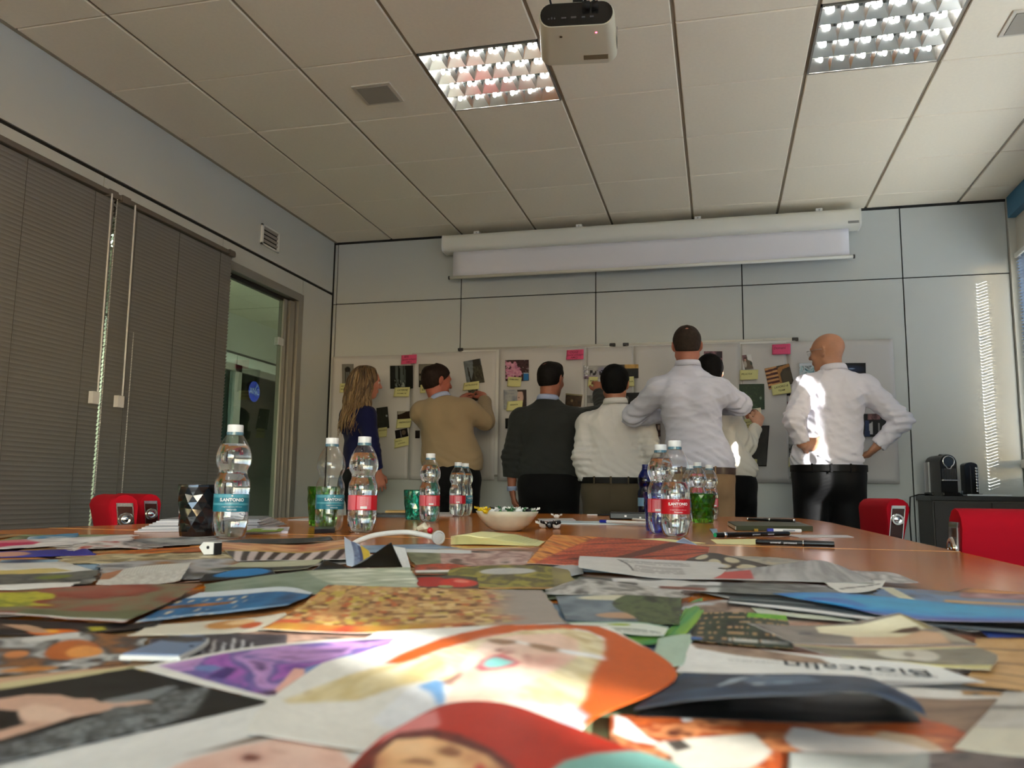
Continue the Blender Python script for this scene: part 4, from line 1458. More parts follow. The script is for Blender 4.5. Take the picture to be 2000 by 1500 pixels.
def black(p):
    p.fill(34, 31, 29)
    p.wpoly(zE([(-200, 490), (0, 470), (150, 448), (330, 448), (420, 470), (520, 470), (560, 490), (820, 480), (860, 490), (700, 512), (560, 545), (400, 575), (200, 640), (-200, 760), (-200, 690), (0, 650), (140, 610), (110, 585), (105, 540), (0, 530), (-200, 560)]), (206, 168, 146))
    p.wpoly(zE([(100, 560), (110, 520), (200, 500), (330, 520), (420, 560), (300, 600), (160, 600)]), (222, 190, 168))
    m = p.wmask(zE([(-200, 850), (-200, 790), (0, 725), (300, 640), (560, 560), (640, 515), (850, 500), (950, 430), (1180, 400), (1080, 560), (800, 650), (400, 740), (0, 830)]))
    p.noise([(34, 34, 34), (110, 112, 112), (50, 50, 50), (150, 156, 158), (40, 40, 40)], 40, 30, 3, 2, mask=m)
    p.wpoly(zE([(560, 480), (760, 440), (940, 400), (1000, 400), (860, 470), (640, 500)]), (150, 156, 158), a=.6)
clipping('near-black picture of a person in a sequinned dress in the front left corner',
    [[(-90, 1362, 0), (90, 1333, 0), (259, 1306, 1)], [(-90, 1434, 0), (170, 1385, 0), (390, 1339, 0)], [(-90, 1512, 0), (240, 1437, 0), (522, 1373, 0)]], black, 8, (160, 150), blur=2)
def childface(p):
    p.fill(222, 222, 218)
    p.wpoly(zE([(860, 980), (960, 850), (1100, 795), (1300, 742), (1550, 690), (1720, 680), (1880, 740), (1980, 850), (1980, 980)]), (228, 192, 176))
    p.wpoly(zE([(1010, 792), (1250, 728), (1500, 660), (1680, 632), (1850, 640), (2010, 670), (2100, 760), (1960, 772), (1800, 735), (1650, 684), (1500, 690), (1300, 735)]), (110, 84, 62))
    p.noise([(90, 66, 46), (150, 124, 80), (200, 180, 130)], 40, 20, 4, mask=p.wmask(zE([(1650, 640), (1850, 640), (2010, 670), (2100, 760), (1960, 772), (1800, 735)])))
    for g in ((1400, 800, 160, 60, (196, 140, 124), .7), (1650, 760, 160, 60, (240, 208, 190), .7), (1150, 850, 180, 70, (200, 156, 140), .6), (1850, 800, 120, 80, (206, 160, 140), .6)):
        (gx, gy), = zE([g[:2]]); p.wglow(gx, gy, g[2] / 2.857, g[3] / 2.857, g[4], g[5])
    p.wpoly(zE([(1340, 792), (1400, 776), (1470, 800), (1420, 822), (1360, 815)]), (110, 52, 44))
    p.wpoly(zE([(1480, 750), (1560, 762), (1640, 778), (1560, 775)]), (190, 130, 110))
clipping('white page with a child\'s face lying at the front edge, half out of view',
    [[(-90, 1512, 0), (240, 1438, 0), (524, 1374, 0), (745, 1422, 0)], [(-90, 1600, 0), (240, 1520, 0), (520, 1450, 0), (730, 1480, 0)], [(-90, 1760, 0), (240, 1640, 0), (520, 1570, 0), (735, 1560, 0)]], childface, 7, (160, 120), blur=5)
# ---- middle: pile behind
clipping('large square page showing an old stone town in ochre and brown',
    [[(640, 1142, 7), (760, 1147, 3), (900, 1150, 2), (1060, 1153, 2)], [(590, 1182, 2), (740, 1188, 1), (900, 1188, 1), (1085, 1190, 1)], [(512, 1228, 0), (700, 1236, 0), (900, 1226, 0), (1107, 1219, 0)]],
    lambda p: (p.blocks([(150, 106, 64), (200, 160, 100), (170, 120, 76), (216, 186, 130), (120, 78, 48), (186, 100, 56), (196, 170, 80)], 34, 20, 3), p.noise([(150, 106, 64), (205, 165, 105), (170, 96, 60)], 14, 8, 5, mask=(vnoise(p.s * 20, p.t * 14) > .6).astype(float)), p._put(np.clip((p.s + .2 * p.t * 0 - .68 - .12 * vnoise(p.s * 6, p.t * 5)) * 8, 0, 1), (160, 150, 140)), p.poly([(0, .82), (.09, .8), (.09, 1), (0, 1)], (196, 92, 60)), p.noise([(186, 80, 50), (206, 170, 70)], 10, 3, 4, mask=((p.t > .88) & (p.s < .6)).astype(float))), 9, (160, 110), 0.015, back=M_paper_back)
clipping('grey-green page creased like foil, bright at its raised right end',
    [[(400, 1142, 1), (520, 1124, 3), (640, 1112, 8), (800, 1108, 11)], [(400, 1160, 0), (530, 1146, 2), (650, 1134, 5), (812, 1126, 5)], [(420, 1172, 0), (560, 1166, 0), (680, 1156, 0), (820, 1152, 0)]],
    lambda p: (p.noise([(112, 128, 108), (140, 152, 134), (96, 116, 96)], 5, 3, 4), p.noise([(206, 210, 190), (150, 160, 136), (226, 228, 212)], 6, 9, 5, rot=.5, mask=((p.s > .55 + .15 * p.t) & (p.t < .9)).astype(float))), 7, (100, 70), 0.03, back=M_paper_back)
clipping('blue scrap with a black surround left of the foil-like page',
    [[(400, 1122, 0), (470, 1112, 2), (530, 1110, 2)], [(390, 1136, 0), (460, 1130, 0), (540, 1124, 0)]], lambda p: (p.fill(20, 20, 22), p.ell(.55, .4, .4, .45, (40, 120, 180))), 6, (50, 30))
clipping('page with fanned black and white stripes and orange drapery',
    [[(420, 1058, 1), (500, 1062, 2), (590, 1064, 3), (672, 1054, 6)], [(440, 1076, 0), (520, 1078, 1), (600, 1080, 1), (690, 1070, 2)], [(462, 1096, 0), (530, 1094, 0), (610, 1094, 0), (700, 1092, 0)]],
    lambda p: (p.noise([(200, 130, 80), (226, 180, 130), (170, 90, 60), (214, 190, 150)], 3, 6, 6, rot=.1), p._put(((p.t > .5) & (np.sin((p.s * 1.2 + p.t * .25) * 42) > 0)).astype(float), (66, 52, 50)), p._put(((p.t > .5) & (np.sin((p.s * 1.2 + p.t * .25) * 42) <= 0)).astype(float), (206, 190, 186)), p.rect(0, 1, .44, .5, (190, 160, 90))), 8, (120, 60), 0.02, back=M_paper_back)
clipping('dark curled sheet behind the striped page',
    [[(400, 1062, 0), (470, 1054, 4), (560, 1052, 4), (645, 1048, 7)], [(420, 1066, 0), (500, 1062, 1), (580, 1061, 1), (652, 1055, 4)]], lambda p: p.noise([(40, 40, 44), (70, 66, 66), (44, 50, 46)], 5, 2, 2), 5, (60, 20), back=M_dark_back)
clipping('pale olive sheet curling in front of the striped page',
    [[(470, 1098, 0), (540, 1096, 3), (600, 1094, 3), (632, 1092, 4)], [(440, 1108, 0), (520, 1108, 0), (570, 1106, 0), (615, 1104, 1)], [(400, 1112, 0), (480, 1116, 0), (560, 1114, 0), (600, 1110, 0)]],
    lambda p: (p.fill(176, 176, 150), p.rect(0, 1, .5, 1, (60, 62, 58))), 7, (50, 30))
clipping('light blue page raised on edge with navy and yellow print',
    [[(672, 1048, 20), (684, 1056, 17), (700, 1062, 15), (722, 1076, 9)], [(674, 1078, 9), (690, 1082, 8), (706, 1085, 7), (724, 1092, 3)], [(677, 1104, 0), (690, 1107, 0), (706, 1108, 0), (722, 1110, 0)]],
    lambda p: (p.fill(190, 206, 226), p.rect(.35, .75, .1, .9, (50, 66, 110)), p.noise([(60, 76, 120), (130, 150, 180)], 6, 12, 2, mask=((p.s > .35) & (p.s < .6)).astype(float)), p.rect(.72, 1, 0, 1, (220, 190, 40))), 7, (50, 60), back=M_paper_back)
clipping('white card leaning behind the black triangle',
    [[(768, 1066, 14), (792, 1070, 13)], [(775, 1108, 0), (802, 1109, 0)]], lambda p: p.fill(222, 226, 226), 7, (12, 20), wave=0)
def tri(label, A, B, C, col, layer, lean=0.0):
    z = TZ + 0.0005 + 0.0007 * layer
    b0, c0 = at(B[0], B[1], 2, z), at(C[0], C[1], 2, z)
    mid = (b0 + c0) / 2
    a0 = at(A[0], A[1], 1, mid.y + lean)
    c = (a0 + b0 + c0) / 3
    nn = 14
    V, F = [], []
    for i in range(nn + 1):
        for j in range(nn + 1 - i):
            u, v_ = i / nn, j / nn
            p = a0 * u + b0 * v_ + c0 * (1 - u - v_)
            p.y += 0.006 * math.sin(PI * u) * math.sin(PI * v_) 
            V.append(tuple(p - c))
    ix = {}
    k = 0
    for i in range(nn + 1):
        for j in range(nn + 1 - i):
            ix[(i, j)] = k; k += 1
    for i in range(nn):
        for j in range(nn - i):
            F.append((ix[(i, j)], ix[(i + 1, j)], ix[(i, j + 1)]))
            if j < nn - i - 1:
                F.append((ix[(i + 1, j)], ix[(i + 1, j + 1)], ix[(i, j + 1)]))
    o = MB().add(V, F).build('magazine_clipping', mat('print_%d_%d_%d' % col, srgb(*col), 0.3), None, True)
    o.location = c
    m_ = o.modifiers.new('sheet', 'SOLIDIFY'); m_.thickness = 0.0003
    tag(o, label, 'clipping', 'magazine clippings spread over the table')
tri('black folded paper corner standing up like a tent, mid pile', (764, 1059), (684, 1109), (786, 1108), (20, 22, 20), 8, -0.012)
tri('dark grey folded corner lying flat left of the standing black triangle', (634, 1093), (603, 1119), (695, 1113), (52, 56, 58), 8, -0.02)
clipping('page with pale pink faces and flowers behind the yellow crowd page',
    [[(790, 1072, 0), (880, 1074, 1), (960, 1076, 2), (1040, 1078, 1)], [(800, 1090, 0), (880, 1092, 0), (960, 1092, 1), (1040, 1088, 1)], [(810, 1104, 0), (880, 1106, 0), (960, 1108, 0), (1050, 1100, 0)]],
    lambda p: (p.noise([(70, 50, 46), (200, 170, 160), (150, 110, 104), (216, 190, 180), (60, 44, 42)], 5, 4, 7), p._put(((p.t < .2) & (p.s < .5)).astype(float), (220, 226, 228)), p.noise([(60, 76, 40), (150, 150, 120)], 14, 8, 2, mask=((p.t > .2) & (p.s < .25)).astype(float))), 5, (90, 50), 0.03)
clipping('white-edged page with red and brown food behind the pepper page',
    [[(810, 1104, 0), (870, 1101, 1), (940, 1108, 1)], [(810, 1122, 0), (880, 1122, 0), (960, 1118, 0)]],
    lambda p: (p.noise([(110, 50, 40), (190, 70, 40), (90, 60, 50)], 6, 3, 4), p.rect(0, .8, .62, .8, (226, 226, 222)), p.rect(0, 1, .8, 1, (80, 80, 50))), 5, (60, 30), 0.03)
clipping('page of yellow-green autumn trees with a grey wet street',
    [[(880, 1110, 1), (960, 1104, 2), (1050, 1104, 2), (1110, 1112, 1)], [(870, 1132, 0), (960, 1130, 1), (1050, 1128, 1), (1122, 1134, 0)], [(900, 1146, 0), (960, 1150, 0), (1050, 1150, 0), (1128, 1148, 0)]],
    lambda p: (p.noise([(130, 124, 44), (90, 90, 44), (160, 150, 60), (76, 70, 50), (140, 130, 50)], 6, 4, 3, 4), p.ell(.45, .25, .2, .12, (190, 190, 186)), p.rect(.2, .8, .93, 1, (180, 130, 70)), p.noise([(110, 100, 80), (150, 140, 90)], 5, 3, 1, mask=(p.s > .8).astype(float))), 7, (110, 70), 0.03)
clipping('page of glossy red peppers',
    [[(812, 1126, 0), (870, 1124, 2), (932, 1128, 1)], [(814, 1152, 0), (870, 1153, 0), (936, 1152, 0)]],
    lambda p: (p.fill(70, 66, 50), p.ell(.2, .45, .35, .35, (176, 30, 26)), p.ell(.7, .5, .3, .3, (200, 44, 30)), p.ell(.75, .4, .12, .1, (226, 130, 110)), p.rect(0, 1, .88, 1, (90, 20, 20)), p.ell(.5, .75, .12, .08, (150, 160, 110))), 8, (60, 40), 0.02)
clipping('scrap of grey paper left of the white text page',
    [[(1080, 1106, 0), (1110, 1102, 1), (1135, 1100, 1)], [(1100, 1126, 0), (1120, 1124, 0), (1140, 1120, 0)]], lambda p: p.fill(170, 176, 178), 6, (20, 14))
# fiery red hair page
def redhair(p):
    p.noise([(60, 16, 12), (170, 50, 28), (216, 110, 66), (110, 30, 20), (206, 84, 52)], 4, 46, 4, 3, rot=-.45, contrast=2.6)
    p.noise([(190, 90, 30), (232, 160, 76), (130, 50, 26)], 5, 30, 5, 3, rot=.75, contrast=2.4, mask=(p.s + .25 * p.t < .30).astype(float))
    p._put((np.abs(p.s - .62 + .35 * (p.t - .5)) < .05).astype(float), (50, 18, 16), .85)
clipping('large curled page of fiery red hair strands at the far middle of the pile',
    [[(1080, 1044, 21), (1180, 1050, 17), (1290, 1056, 10), (1386, 1068, 3)], [(1055, 1070, 13), (1150, 1076, 10), (1270, 1080, 5), (1384, 1078, 1)], [(1028, 1100, 2), (1130, 1104, 1), (1250, 1100, 0), (1380, 1096, 0)]], redhair, 6, (160, 90), back=M_paper_back)
clipping('giraffe patterned dark scrap on top of the red hair page',
    [[(1342, 1092, 2), (1388, 1080, 3), (1440, 1090, 2), (1500, 1104, 0)], [(1335, 1100, 1), (1380, 1108, 1), (1430, 1112, 1), (1490, 1110, 0)]],
    lambda p: (p.fill(60, 50, 44), [p.ell(.22 + .2 * k, .3 + .35 * (k % 2), .09, .2, (200, 190, 160)) for k in range(4)], [p.ell(.12 + .22 * k, .78, .08, .15, (190, 180, 150)) for k in range(4)]), 9, (80, 40))
clipping('torn grey-brown strip trailing right behind the giraffe scrap',
    [[(1390, 1083, 1), (1470, 1087, 2), (1510, 1088, 1), (1580, 1096, 1)], [(1400, 1096, 0), (1470, 1102, 0), (1510, 1104, 0), (1570, 1104, 0)]], lambda p: p.noise([(120, 112, 96), (160, 156, 146), (190, 180, 150)], 8, 3, 6), 7, (60, 20), 0.2)
def textpage(p):
    p.fill(196, 194, 190)
    p.lines(.3, .8, .18, .40, 3, (110, 108, 106), 1)
    p.lines(.42, .75, .48, .85, 5, (120, 110, 108), 2)
    p.poly([(.27, .15), (.29, .15), (.44, .8), (.42, .8)], (90, 86, 84))
    p.poly([(.86, .9), (1, .45), (1, .95)], (186, 80, 70))
clipping('white printed text page with a red patch, its edge lifted',
    [[(1132, 1086, 12), (1220, 1090, 9), (1300, 1094, 6), (1400, 1098, 3)], [(1130, 1096, 9), (1220, 1102, 6), (1300, 1110, 3), (1440, 1112, 1)], [(1130, 1108, 6), (1210, 1120, 3), (1300, 1130, 1), (1500, 1132, 0)]], textpage, 8, (140, 60), matte=True, back=M_paper_back)
clipping('stiff light grey pleated sheet fanning out right of the text page',
    [[(1420, 1112, 1), (1500, 1106, 5), (1592, 1094, 10), (1640, 1104, 7)], [(1410, 1122, 1), (1500, 1120, 3), (1600, 1116, 5), (1680, 1122, 3)], [(1390, 1130, 0), (1500, 1134, 0), (1620, 1137, 0), (1710, 1137, 1)]],
    lambda p: (p.fill(168, 166, 164), p.noise([(176, 174, 172), (140, 138, 136)], 30, 2, 3, 2), p.poly([(0, .3), (.2, .2), (.25, .9), (0, 1)], (178, 80, 76))), 10, (110, 50), matte=True, back=M_paper_back)
clipping('second light grey sheet at the right tip of the grey fan',
    [[(1630, 1112, 2), (1680, 1115, 3), (1742, 1118, 4), (1790, 1136, 1)], [(1650, 1128, 1), (1700, 1132, 1), (1740, 1138, 1), (1796, 1139, 1)]], lambda p: p.noise([(190, 188, 184), (130, 128, 126), (200, 198, 194)], 6, 3, 2), 6, (60, 24), 0.1)
clipping('ivory strip with a thin black line under the grey fan',
    [[(1610, 1138, 1), (1680, 1134, 2), (1730, 1134, 2)], [(1640, 1158, 0), (1690, 1156, 0), (1722, 1148, 0)]], lambda p: (p.fill(214, 212, 204), p.poly([(.1, .6), (.9, .4), (.9, .48), (.1, .7)], (80, 76, 74))), 7, (40, 20), matte=True)
clipping('dark cloudy landscape page under the grey fan',
    [[(1130, 1126, 1), (1280, 1132, 2), (1440, 1138, 3), (1600, 1142, 5)], [(1140, 1144, 0), (1280, 1150, 0), (1440, 1158, 1), (1672, 1168, 4)]],
    lambda p: (p.noise([(60, 62, 58), (120, 122, 118), (70, 70, 68), (160, 160, 158)], 7, 3, 5), p.noise([(226, 226, 226), (190, 190, 186)], 8, 4, 3, mask=((p.s > .15) & (p.s < .6) & (vnoise(p.s * 10, p.t * 4) > .5)).astype(float)), p.rect(.35, .55, .7, 1, (120, 70, 56))), 7, (120, 40), 0.03)
clipping('grey silvery scraps in front of the autumn tree page',
    [[(1070, 1152, 0), (1140, 1131, 5), (1240, 1142, 2), (1330, 1150, 1)], [(1060, 1160, 0), (1150, 1162, 0), (1240, 1164, 0), (1340, 1168, 0)]], lambda p: p.noise([(170, 168, 162), (110, 106, 100), (200, 198, 192), (90, 86, 80)], 8, 3, 3), 6, (80, 24), 0.1)
clipping('slate blue page with a green forest on its right half',
    [[(1085, 1164, 1), (1180, 1162, 1), (1260, 1164, 2), (1332, 1168, 2)], [(1095, 1190, 0), (1180, 1190, 0), (1260, 1192, 0), (1330, 1194, 1)], [(1105, 1212, 0), (1190, 1214, 0), (1260, 1218, 0), (1326, 1220, 0)]],
    lambda p: (p.noise([(92, 106, 116), (130, 142, 150), (70, 84, 96)], 4, 3, 3), p.ell(.45, .1, .3, .1, (210, 206, 180)), p.ell(.45, .75, .2, .12, (186, 150, 120)), p.noise([(56, 66, 44), (90, 104, 66), (40, 44, 36)], 12, 8, 6, mask=(p.s > .5 - .1 * np.sin(p.t * 5)).astype(float))), 7, (110, 60), 0.02)
clipping('pale green-white leaflet with a line of small dark print, right of the town page',
    [[(1105, 1216, 1), (1180, 1214, 1), (1250, 1216, 1), (1306, 1226, 1)], [(1150, 1232, 0), (1200, 1236, 0), (1250, 1240, 0), (1296, 1242, 0)]],
    lambda p: (p.fill(206, 212, 200), p.rect(0, 1, .0, .1, (90, 150, 110)), p.ell(.45, .3, .12, .1, (150, 170, 40)), p.lines(.3, .95, .6, .9, 2, (70, 80, 74), 2)), 8, (110, 40), matte=True)
clipping('emerald and lime patterned strip beside the orange page',
    [[(1200, 1232, 0), (1300, 1232, 0), (1345, 1180, 0), (1372, 1168, 0)], [(1230, 1262, 0), (1290, 1256, 0), (1330, 1246, 0), (1375, 1200, 0)]],
    lambda p: (p.fill(110, 160, 60), p.noise([(110, 160, 56), (60, 140, 84), (150, 190, 60)], 3, 2, 3, 2)), 5, (60, 30))
clipping('pale mint page corner between the orange page and the white advertisement',
    [[(1285, 1248, 0), (1345, 1238, 0), (1352, 1250, 0)], [(1270, 1300, 0), (1330, 1300, 0), (1340, 1280, 0)]], lambda p: p.fill(176, 200, 180), 6, (20, 20))
clipping('light blue and brown strip with a cup above the dark green page',
    [[(1330, 1180, 0), (1400, 1172, 1), (1460, 1176, 1), (1530, 1196, 0)], [(1330, 1198, 0), (1400, 1198, 0), (1460, 1200, 0), (1530, 1206, 0)]], lambda p: p.noise([(190, 200, 206), (150, 126, 110), (110, 90, 80), (176, 150, 130)], 4, 3, 3), 5, (60, 24), 0.1)
def greenpage(p):
    p.noise([(34, 42, 32), (50, 62, 40), (30, 34, 28)], 6, 5, 3)
    p._put((((p.t * 6) % 1 < .35) & (vnoise(p.s * 40, np.floor(p.t * 6) * 7.) > .55)).astype(float), (190, 150, 100), .8)
    p.noise([(80, 160, 30), (130, 190, 40)], 16, 8, 3, mask=((p.t < .18) & (p.s > .5)).astype(float))
    p.lines(.35, .95, .84, .97, 1, (206, 206, 200), 3, thick=.6, fx=50)
    p.rect(0, .12, .85, .95, (60, 100, 160))
clipping('dark green page dotted with small orange pictures and white print',
    [[(1372, 1198, 0), (1430, 1196, 1), (1490, 1198, 1), (1535, 1202, 1)], [(1355, 1226, 0), (1420, 1224, 0), (1490, 1226, 0), (1545, 1232, 0)], [(1340, 1250, 0), (1420, 1258, 0), (1490, 1264, 0), (1550, 1268, 0)]], greenpage, 6, (120, 80))
clipping('bright cobalt and turquoise page with a long curling front edge, right side',
    [[(1508, 1160, 5), (1640, 1158, 6), (1800, 1172, 6), (2080, 1198, 6)], [(1560, 1170, 4), (1700, 1182, 5), (1850, 1196, 6), (2080, 1210, 8)], [(1640, 1186, 1), (1740, 1204, 2), (1850, 1214, 4), (2080, 1216, 9)]],
    lambda p: (p.noise([(50, 90, 170), (60, 150, 200), (40, 120, 190), (70, 80, 160)], 3, 2, 3, rot=.2), p._put(np.clip((p.t - .7) * 4, 0, 1), (80, 66, 140), .8), p._put(np.clip((.35 - np.abs(p.t - .3)) * 4, 0, 1) * (p.s > .3), (50, 160, 200), .7), p.rect(0, 1, .975, 1, (220, 220, 226))), 9, (160, 60), back=M_dark_back)
clipping('ink dark page with a white front edge under the cobalt one',
    [[(1424, 1166, 2), (1560, 1172, 2), (1750, 1196, 1), (2080, 1222, 1)], [(1420, 1178, 1), (1560, 1194, 0), (1750, 1218, 0), (2080, 1244, 0)]],
    lambda p: (p.noise([(24, 28, 34), (40, 60, 66), (26, 28, 40)], 8, 3, 5), p.rect(0, 1, .72, .95, (222, 222, 220)), p.rect(0, .4, .3, .35, (150, 160, 160))), 8, (120, 30))
clipping('brown and blue-grey page with a cream ribbon at the right edge of the pile',
    [[(1720, 1146, 1), (1800, 1152, 1), (1900, 1158, 0), (2080, 1162, 0)], [(1700, 1166, 0), (1800, 1180, 0), (1900, 1188, 0), (2080, 1198, 0)]],
    lambda p: (p.noise([(90, 84, 84), (120, 116, 120), (100, 130, 170), (80, 76, 76)], 5, 3, 4), p.poly([(.0, .1), (.1, .0), (.3, .8), (.22, .95)], (206, 200, 170)), p.noise([(120, 50, 50), (190, 150, 150)], 14, 4, 3, mask=((p.s > .6) & (p.t < .35)).astype(float)), p.rect(.5, 1, .6, .75, (190, 150, 100))), 5, (90, 30), 0.05)
clipping('mint white page edge showing under the dark page',
    [[(1460, 1182, 0), (1540, 1196, 0), (1660, 1206, 0)], [(1480, 1198, 0), (1560, 1206, 0), (1680, 1216, 0)]], lambda p: p.fill(200, 206, 186), 6, (30, 10))
clipping('royal blue scrap below the cobalt page at the right edge',
    [[(1910, 1228, 0), (2080, 1238, 0)], [(1930, 1246, 0), (2080, 1256, 0)]], lambda p: p.fill(50, 76, 150), 6, (20, 10))
def hotel(p):
    p.noise([(96, 84, 76), (120, 110, 100), (80, 70, 64)], 4, 3, 4)
    p.wpoly(zG([(980, 60), (1200, 50), (1400, 0), (1540, 60), (1400, 110), (1180, 110), (1000, 90)]), (196, 186, 156))
    p.wpoly(zG([(1400, 2), (1440, 10), (1560, 70), (1520, 70)]), (120, 106, 70))
    p.wpoly(zG([(1160, 110), (1400, 110), (1500, 80), (1600, 90), (1640, 140), (1400, 150), (1180, 150)]), (180, 146, 116))
    p.wpoly(zG([(1400, 70), (1480, 58), (1500, 80), (1430, 92), (1340, 90)]), (76, 56, 46))
    p.wpoly(zG([(900, 90), (960, 88), (960, 98), (900, 98)]), (50, 44, 42))
    p.wpoly(zG([(1580, 80), (1640, 130), (1770, 140), (1700, 90)]), (150, 140, 120))
clipping('curled page with a beige hotel room and arched bed',
    [[(1460, 1216, 9), (1540, 1222, 7), (1640, 1218, 9), (1756, 1198, 16)], [(1500, 1234, 5), (1580, 1238, 4), (1680, 1236, 5), (1830, 1226, 8)], [(1548, 1256, 1), (1620, 1259, 1), (1720, 1261, 1), (1910, 1259, 1)]], hotel, 8, (140, 80), blur=2, back=M_paper_back)
def beige(p):
    p.noise([(110, 100, 84), (130, 122, 104), (96, 88, 74)], 4, 3, 4)
    p._put((p.t > .84).astype(float), (196, 184, 120))
    p.ell(.5, .3, .1, .25, (200, 196, 180)); p.ell(.62, .35, .1, .25, (196, 190, 176)); p.ell(.57, .3, .03, .12, (140, 130, 116))
    p._put((p.t < .1).astype(float), (206, 196, 150))
clipping('taupe page with round cream shapes and a yellow lower edge',
    [[(1546, 1258, 2), (1680, 1266, 2), (1800, 1264, 3), (1900, 1262, 4)], [(1600, 1276, 1), (1700, 1282, 1), (1820, 1288, 2), (1948, 1282, 3)], [(1660, 1286, 0), (1760, 1294, 0), (1850, 1304, 0), (1935, 1309, 1)]], beige, 7, (120, 70), 0.02, back=M_paper_back)
def slats_(p):
    p.fill(190, 146, 90)
    p._put(((p.t * 5) % 1 < .12).astype(float), (110, 80, 50))
    p.noise([(186, 142, 84), (206, 166, 110)], 6, 20, 3, mask=((p.t * 5) % 1 >= .12).astype(float))
clipping('page of light wooden planks at the right edge',
    [[(1905, 1246, 1), (1990, 1246, 1), (2090, 1248, 1)], [(1900, 1300, 0), (1990, 1310, 0), (2090, 1320, 0)], [(1880, 1336, 0), (1990, 1350, 0), (2090, 1370, 0)]], slats_, 5, (90, 90))
def wood_floor(p):
    p.noise([(110, 84, 66), (150, 120, 96), (96, 72, 56)], 3, 14, 3)
    p._put((p.t < .16).astype(float), (216, 212, 204))
    p.noise([(40, 34, 30), (190, 140, 70), (60, 50, 44)], 12, 5, 5, mask=((p.s > .5) & (p.t < .1)).astype(float))
clipping('page with brown wooden floor and white margin right of the dark aircraft page',
    [[(1700, 1336, 0), (1820, 1346, 0), (1940, 1352, 0), (2090, 1356, 0)], [(1700, 1400, 0), (1820, 1408, 0), (1960, 1400, 0), (2090, 1400, 0)], [(1700, 1450, 0), (1820, 1460, 0), (1900, 1450, 0), (2090, 1450, 0)]], wood_floor, 4, (100, 80))
def advert(p):
    p.fill(226, 226, 222)
    p.wpoly(zG([(370, 140), (640, 160), (1000, 215), (1060, 240), (900, 236), (600, 200), (400, 165)]), (140, 116, 96))
    p.noise([(120, 96, 80), (170, 146, 126)], 14, 8, 4, mask=p.wmask(zG([(370, 140), (640, 160), (1000, 215), (1060, 240), (900, 236), (600, 200), (400, 165)])))
    p.wpoly(zG([(1300, 320), (1520, 330), (1800, 325), (1560, 380), (1280, 355)]), (170, 168, 166))
ad = clipping('white advertisement page with large upside-down lettering, near the right',
    [[(1348, 1256, 1), (1480, 1268, 1), (1640, 1284, 1), (1820, 1296, 1)], [(1334, 1290, 0), (1480, 1298, 0), (1640, 1308, 0), (1870, 1316, 0)], [(1320, 1312, 0), (1480, 1322, 0), (1640, 1340, 0), (1925, 1332, 0)]], advert, 6, (150, 90), matte=True, wave=0.0002)
def flat_text(parent, s, pA, pB, size_ratio, m, z, shear=0.0, bold=0.0):
    """lettering lying on the table from point A to B (as read), parented to its sheet"""
    A, B_ = at(pA[0], pA[1], 2, z), at(pB[0], pB[1], 2, z)
    v, f = text_mesh(s, 1.0, 'LEFT', shear=shear, bold=bold)
    w = max(q[0] for q in v) - min(q[0] for q in v)
    L = (B_ - A).length
    sc_ = L / w
    ex = (B_ - A).normalized()
    ey = Vector((0, 0, 1)).cross(ex)
    x0 = min(q[0] for q in v)
    V = [A + ex * ((q[0] - x0) * sc_) + ey * (q[1] * sc_ * size_ratio) - parent.location for q in v]
    return MB().add(V, f).build('lettering', m, parent)
M_ink = mat('ink_dark', srgb(70, 74, 76), 0.6)
M_ink2 = mat('ink_grey', srgb(150, 152, 152), 0.6)
zad = TZ + 0.0004 + 0.0007 * 6 + 0.0006
flat_text(ad, 'Bioscalin', (1815, 1314), (1532, 1296), 1.15, M_ink, zad)
flat_text(ad, 'PHYSIOGENINA', (1600, 1299), (1420, 1288), 0.8, M_ink2, zad)
flat_text(ad, 'LA RICERCA', (1830, 1322), (1690, 1315), 0.9, M_ink2, zad)
def orangeleaf(p):
    p.noise([(110, 50, 30), (196, 96, 44), (150, 66, 36), (216, 140, 90), (84, 44, 34)], 9, 7, 3, 4)
    p.wpoly(zG([(830, 600), (870, 550), (960, 560), (1100, 590), (1300, 600), (1500, 620), (1640, 680), (1560, 750), (1200, 720), (960, 690), (860, 640)]), (226, 216, 206))
    p.wpoly(zG([(1260, 600), (1300, 570), (1460, 590), (1600, 650), (1560, 670), (1420, 630)]), (206, 180, 150))
    p.wpoly(zG([(0, 490), (60, 510), (160, 600), (240, 640), (100, 620), (0, 580)]), (236, 234, 230))
    p.wpoly(zG([(320, 505), (370, 500), (380, 520), (340, 525)]), (236, 232, 226))
    p.wpoly(zG([(230, 620), (420, 600), (620, 585), (680, 580), (770, 670), (720, 720), (640, 760), (300, 760), (280, 690), (200, 650)]), (200, 194, 180))
    p.wpoly(zG([(250, 620), (330, 610), (380, 650), (300, 670)]), (70, 64, 58))
clipping('page with orange autumn leaves and pale bottles at the bottom right',
    [[(1190, 1396, 0), (1350, 1402, 0), (1560, 1412, 0), (1800, 1404, 0)], [(1190, 1450, 0), (1380, 1450, 0), (1600, 1450, 0), (1900, 1440, 0)], [(1190, 1560, 0), (1400, 1560, 0), (1640, 1560, 0), (1960, 1560, 0)]], orangeleaf, 5, (160, 130))
clipping('grey page with a dark patterned corner at the lower right of the picture',
    [[(1540, 1468, 0), (1700, 1474, 0), (1850, 1470, 0), (2090, 1460, 0)], [(1536, 1580, 0), (1700, 1580, 0), (1850, 1580, 0), (2090, 1580, 0)]],
    lambda p: (p.fill(160, 162, 156), p.noise([(70, 56, 56), (110, 96, 90), (50, 44, 46)], 14, 6, 3, mask=(p.s > .6).astype(float))), 6, (80, 40))
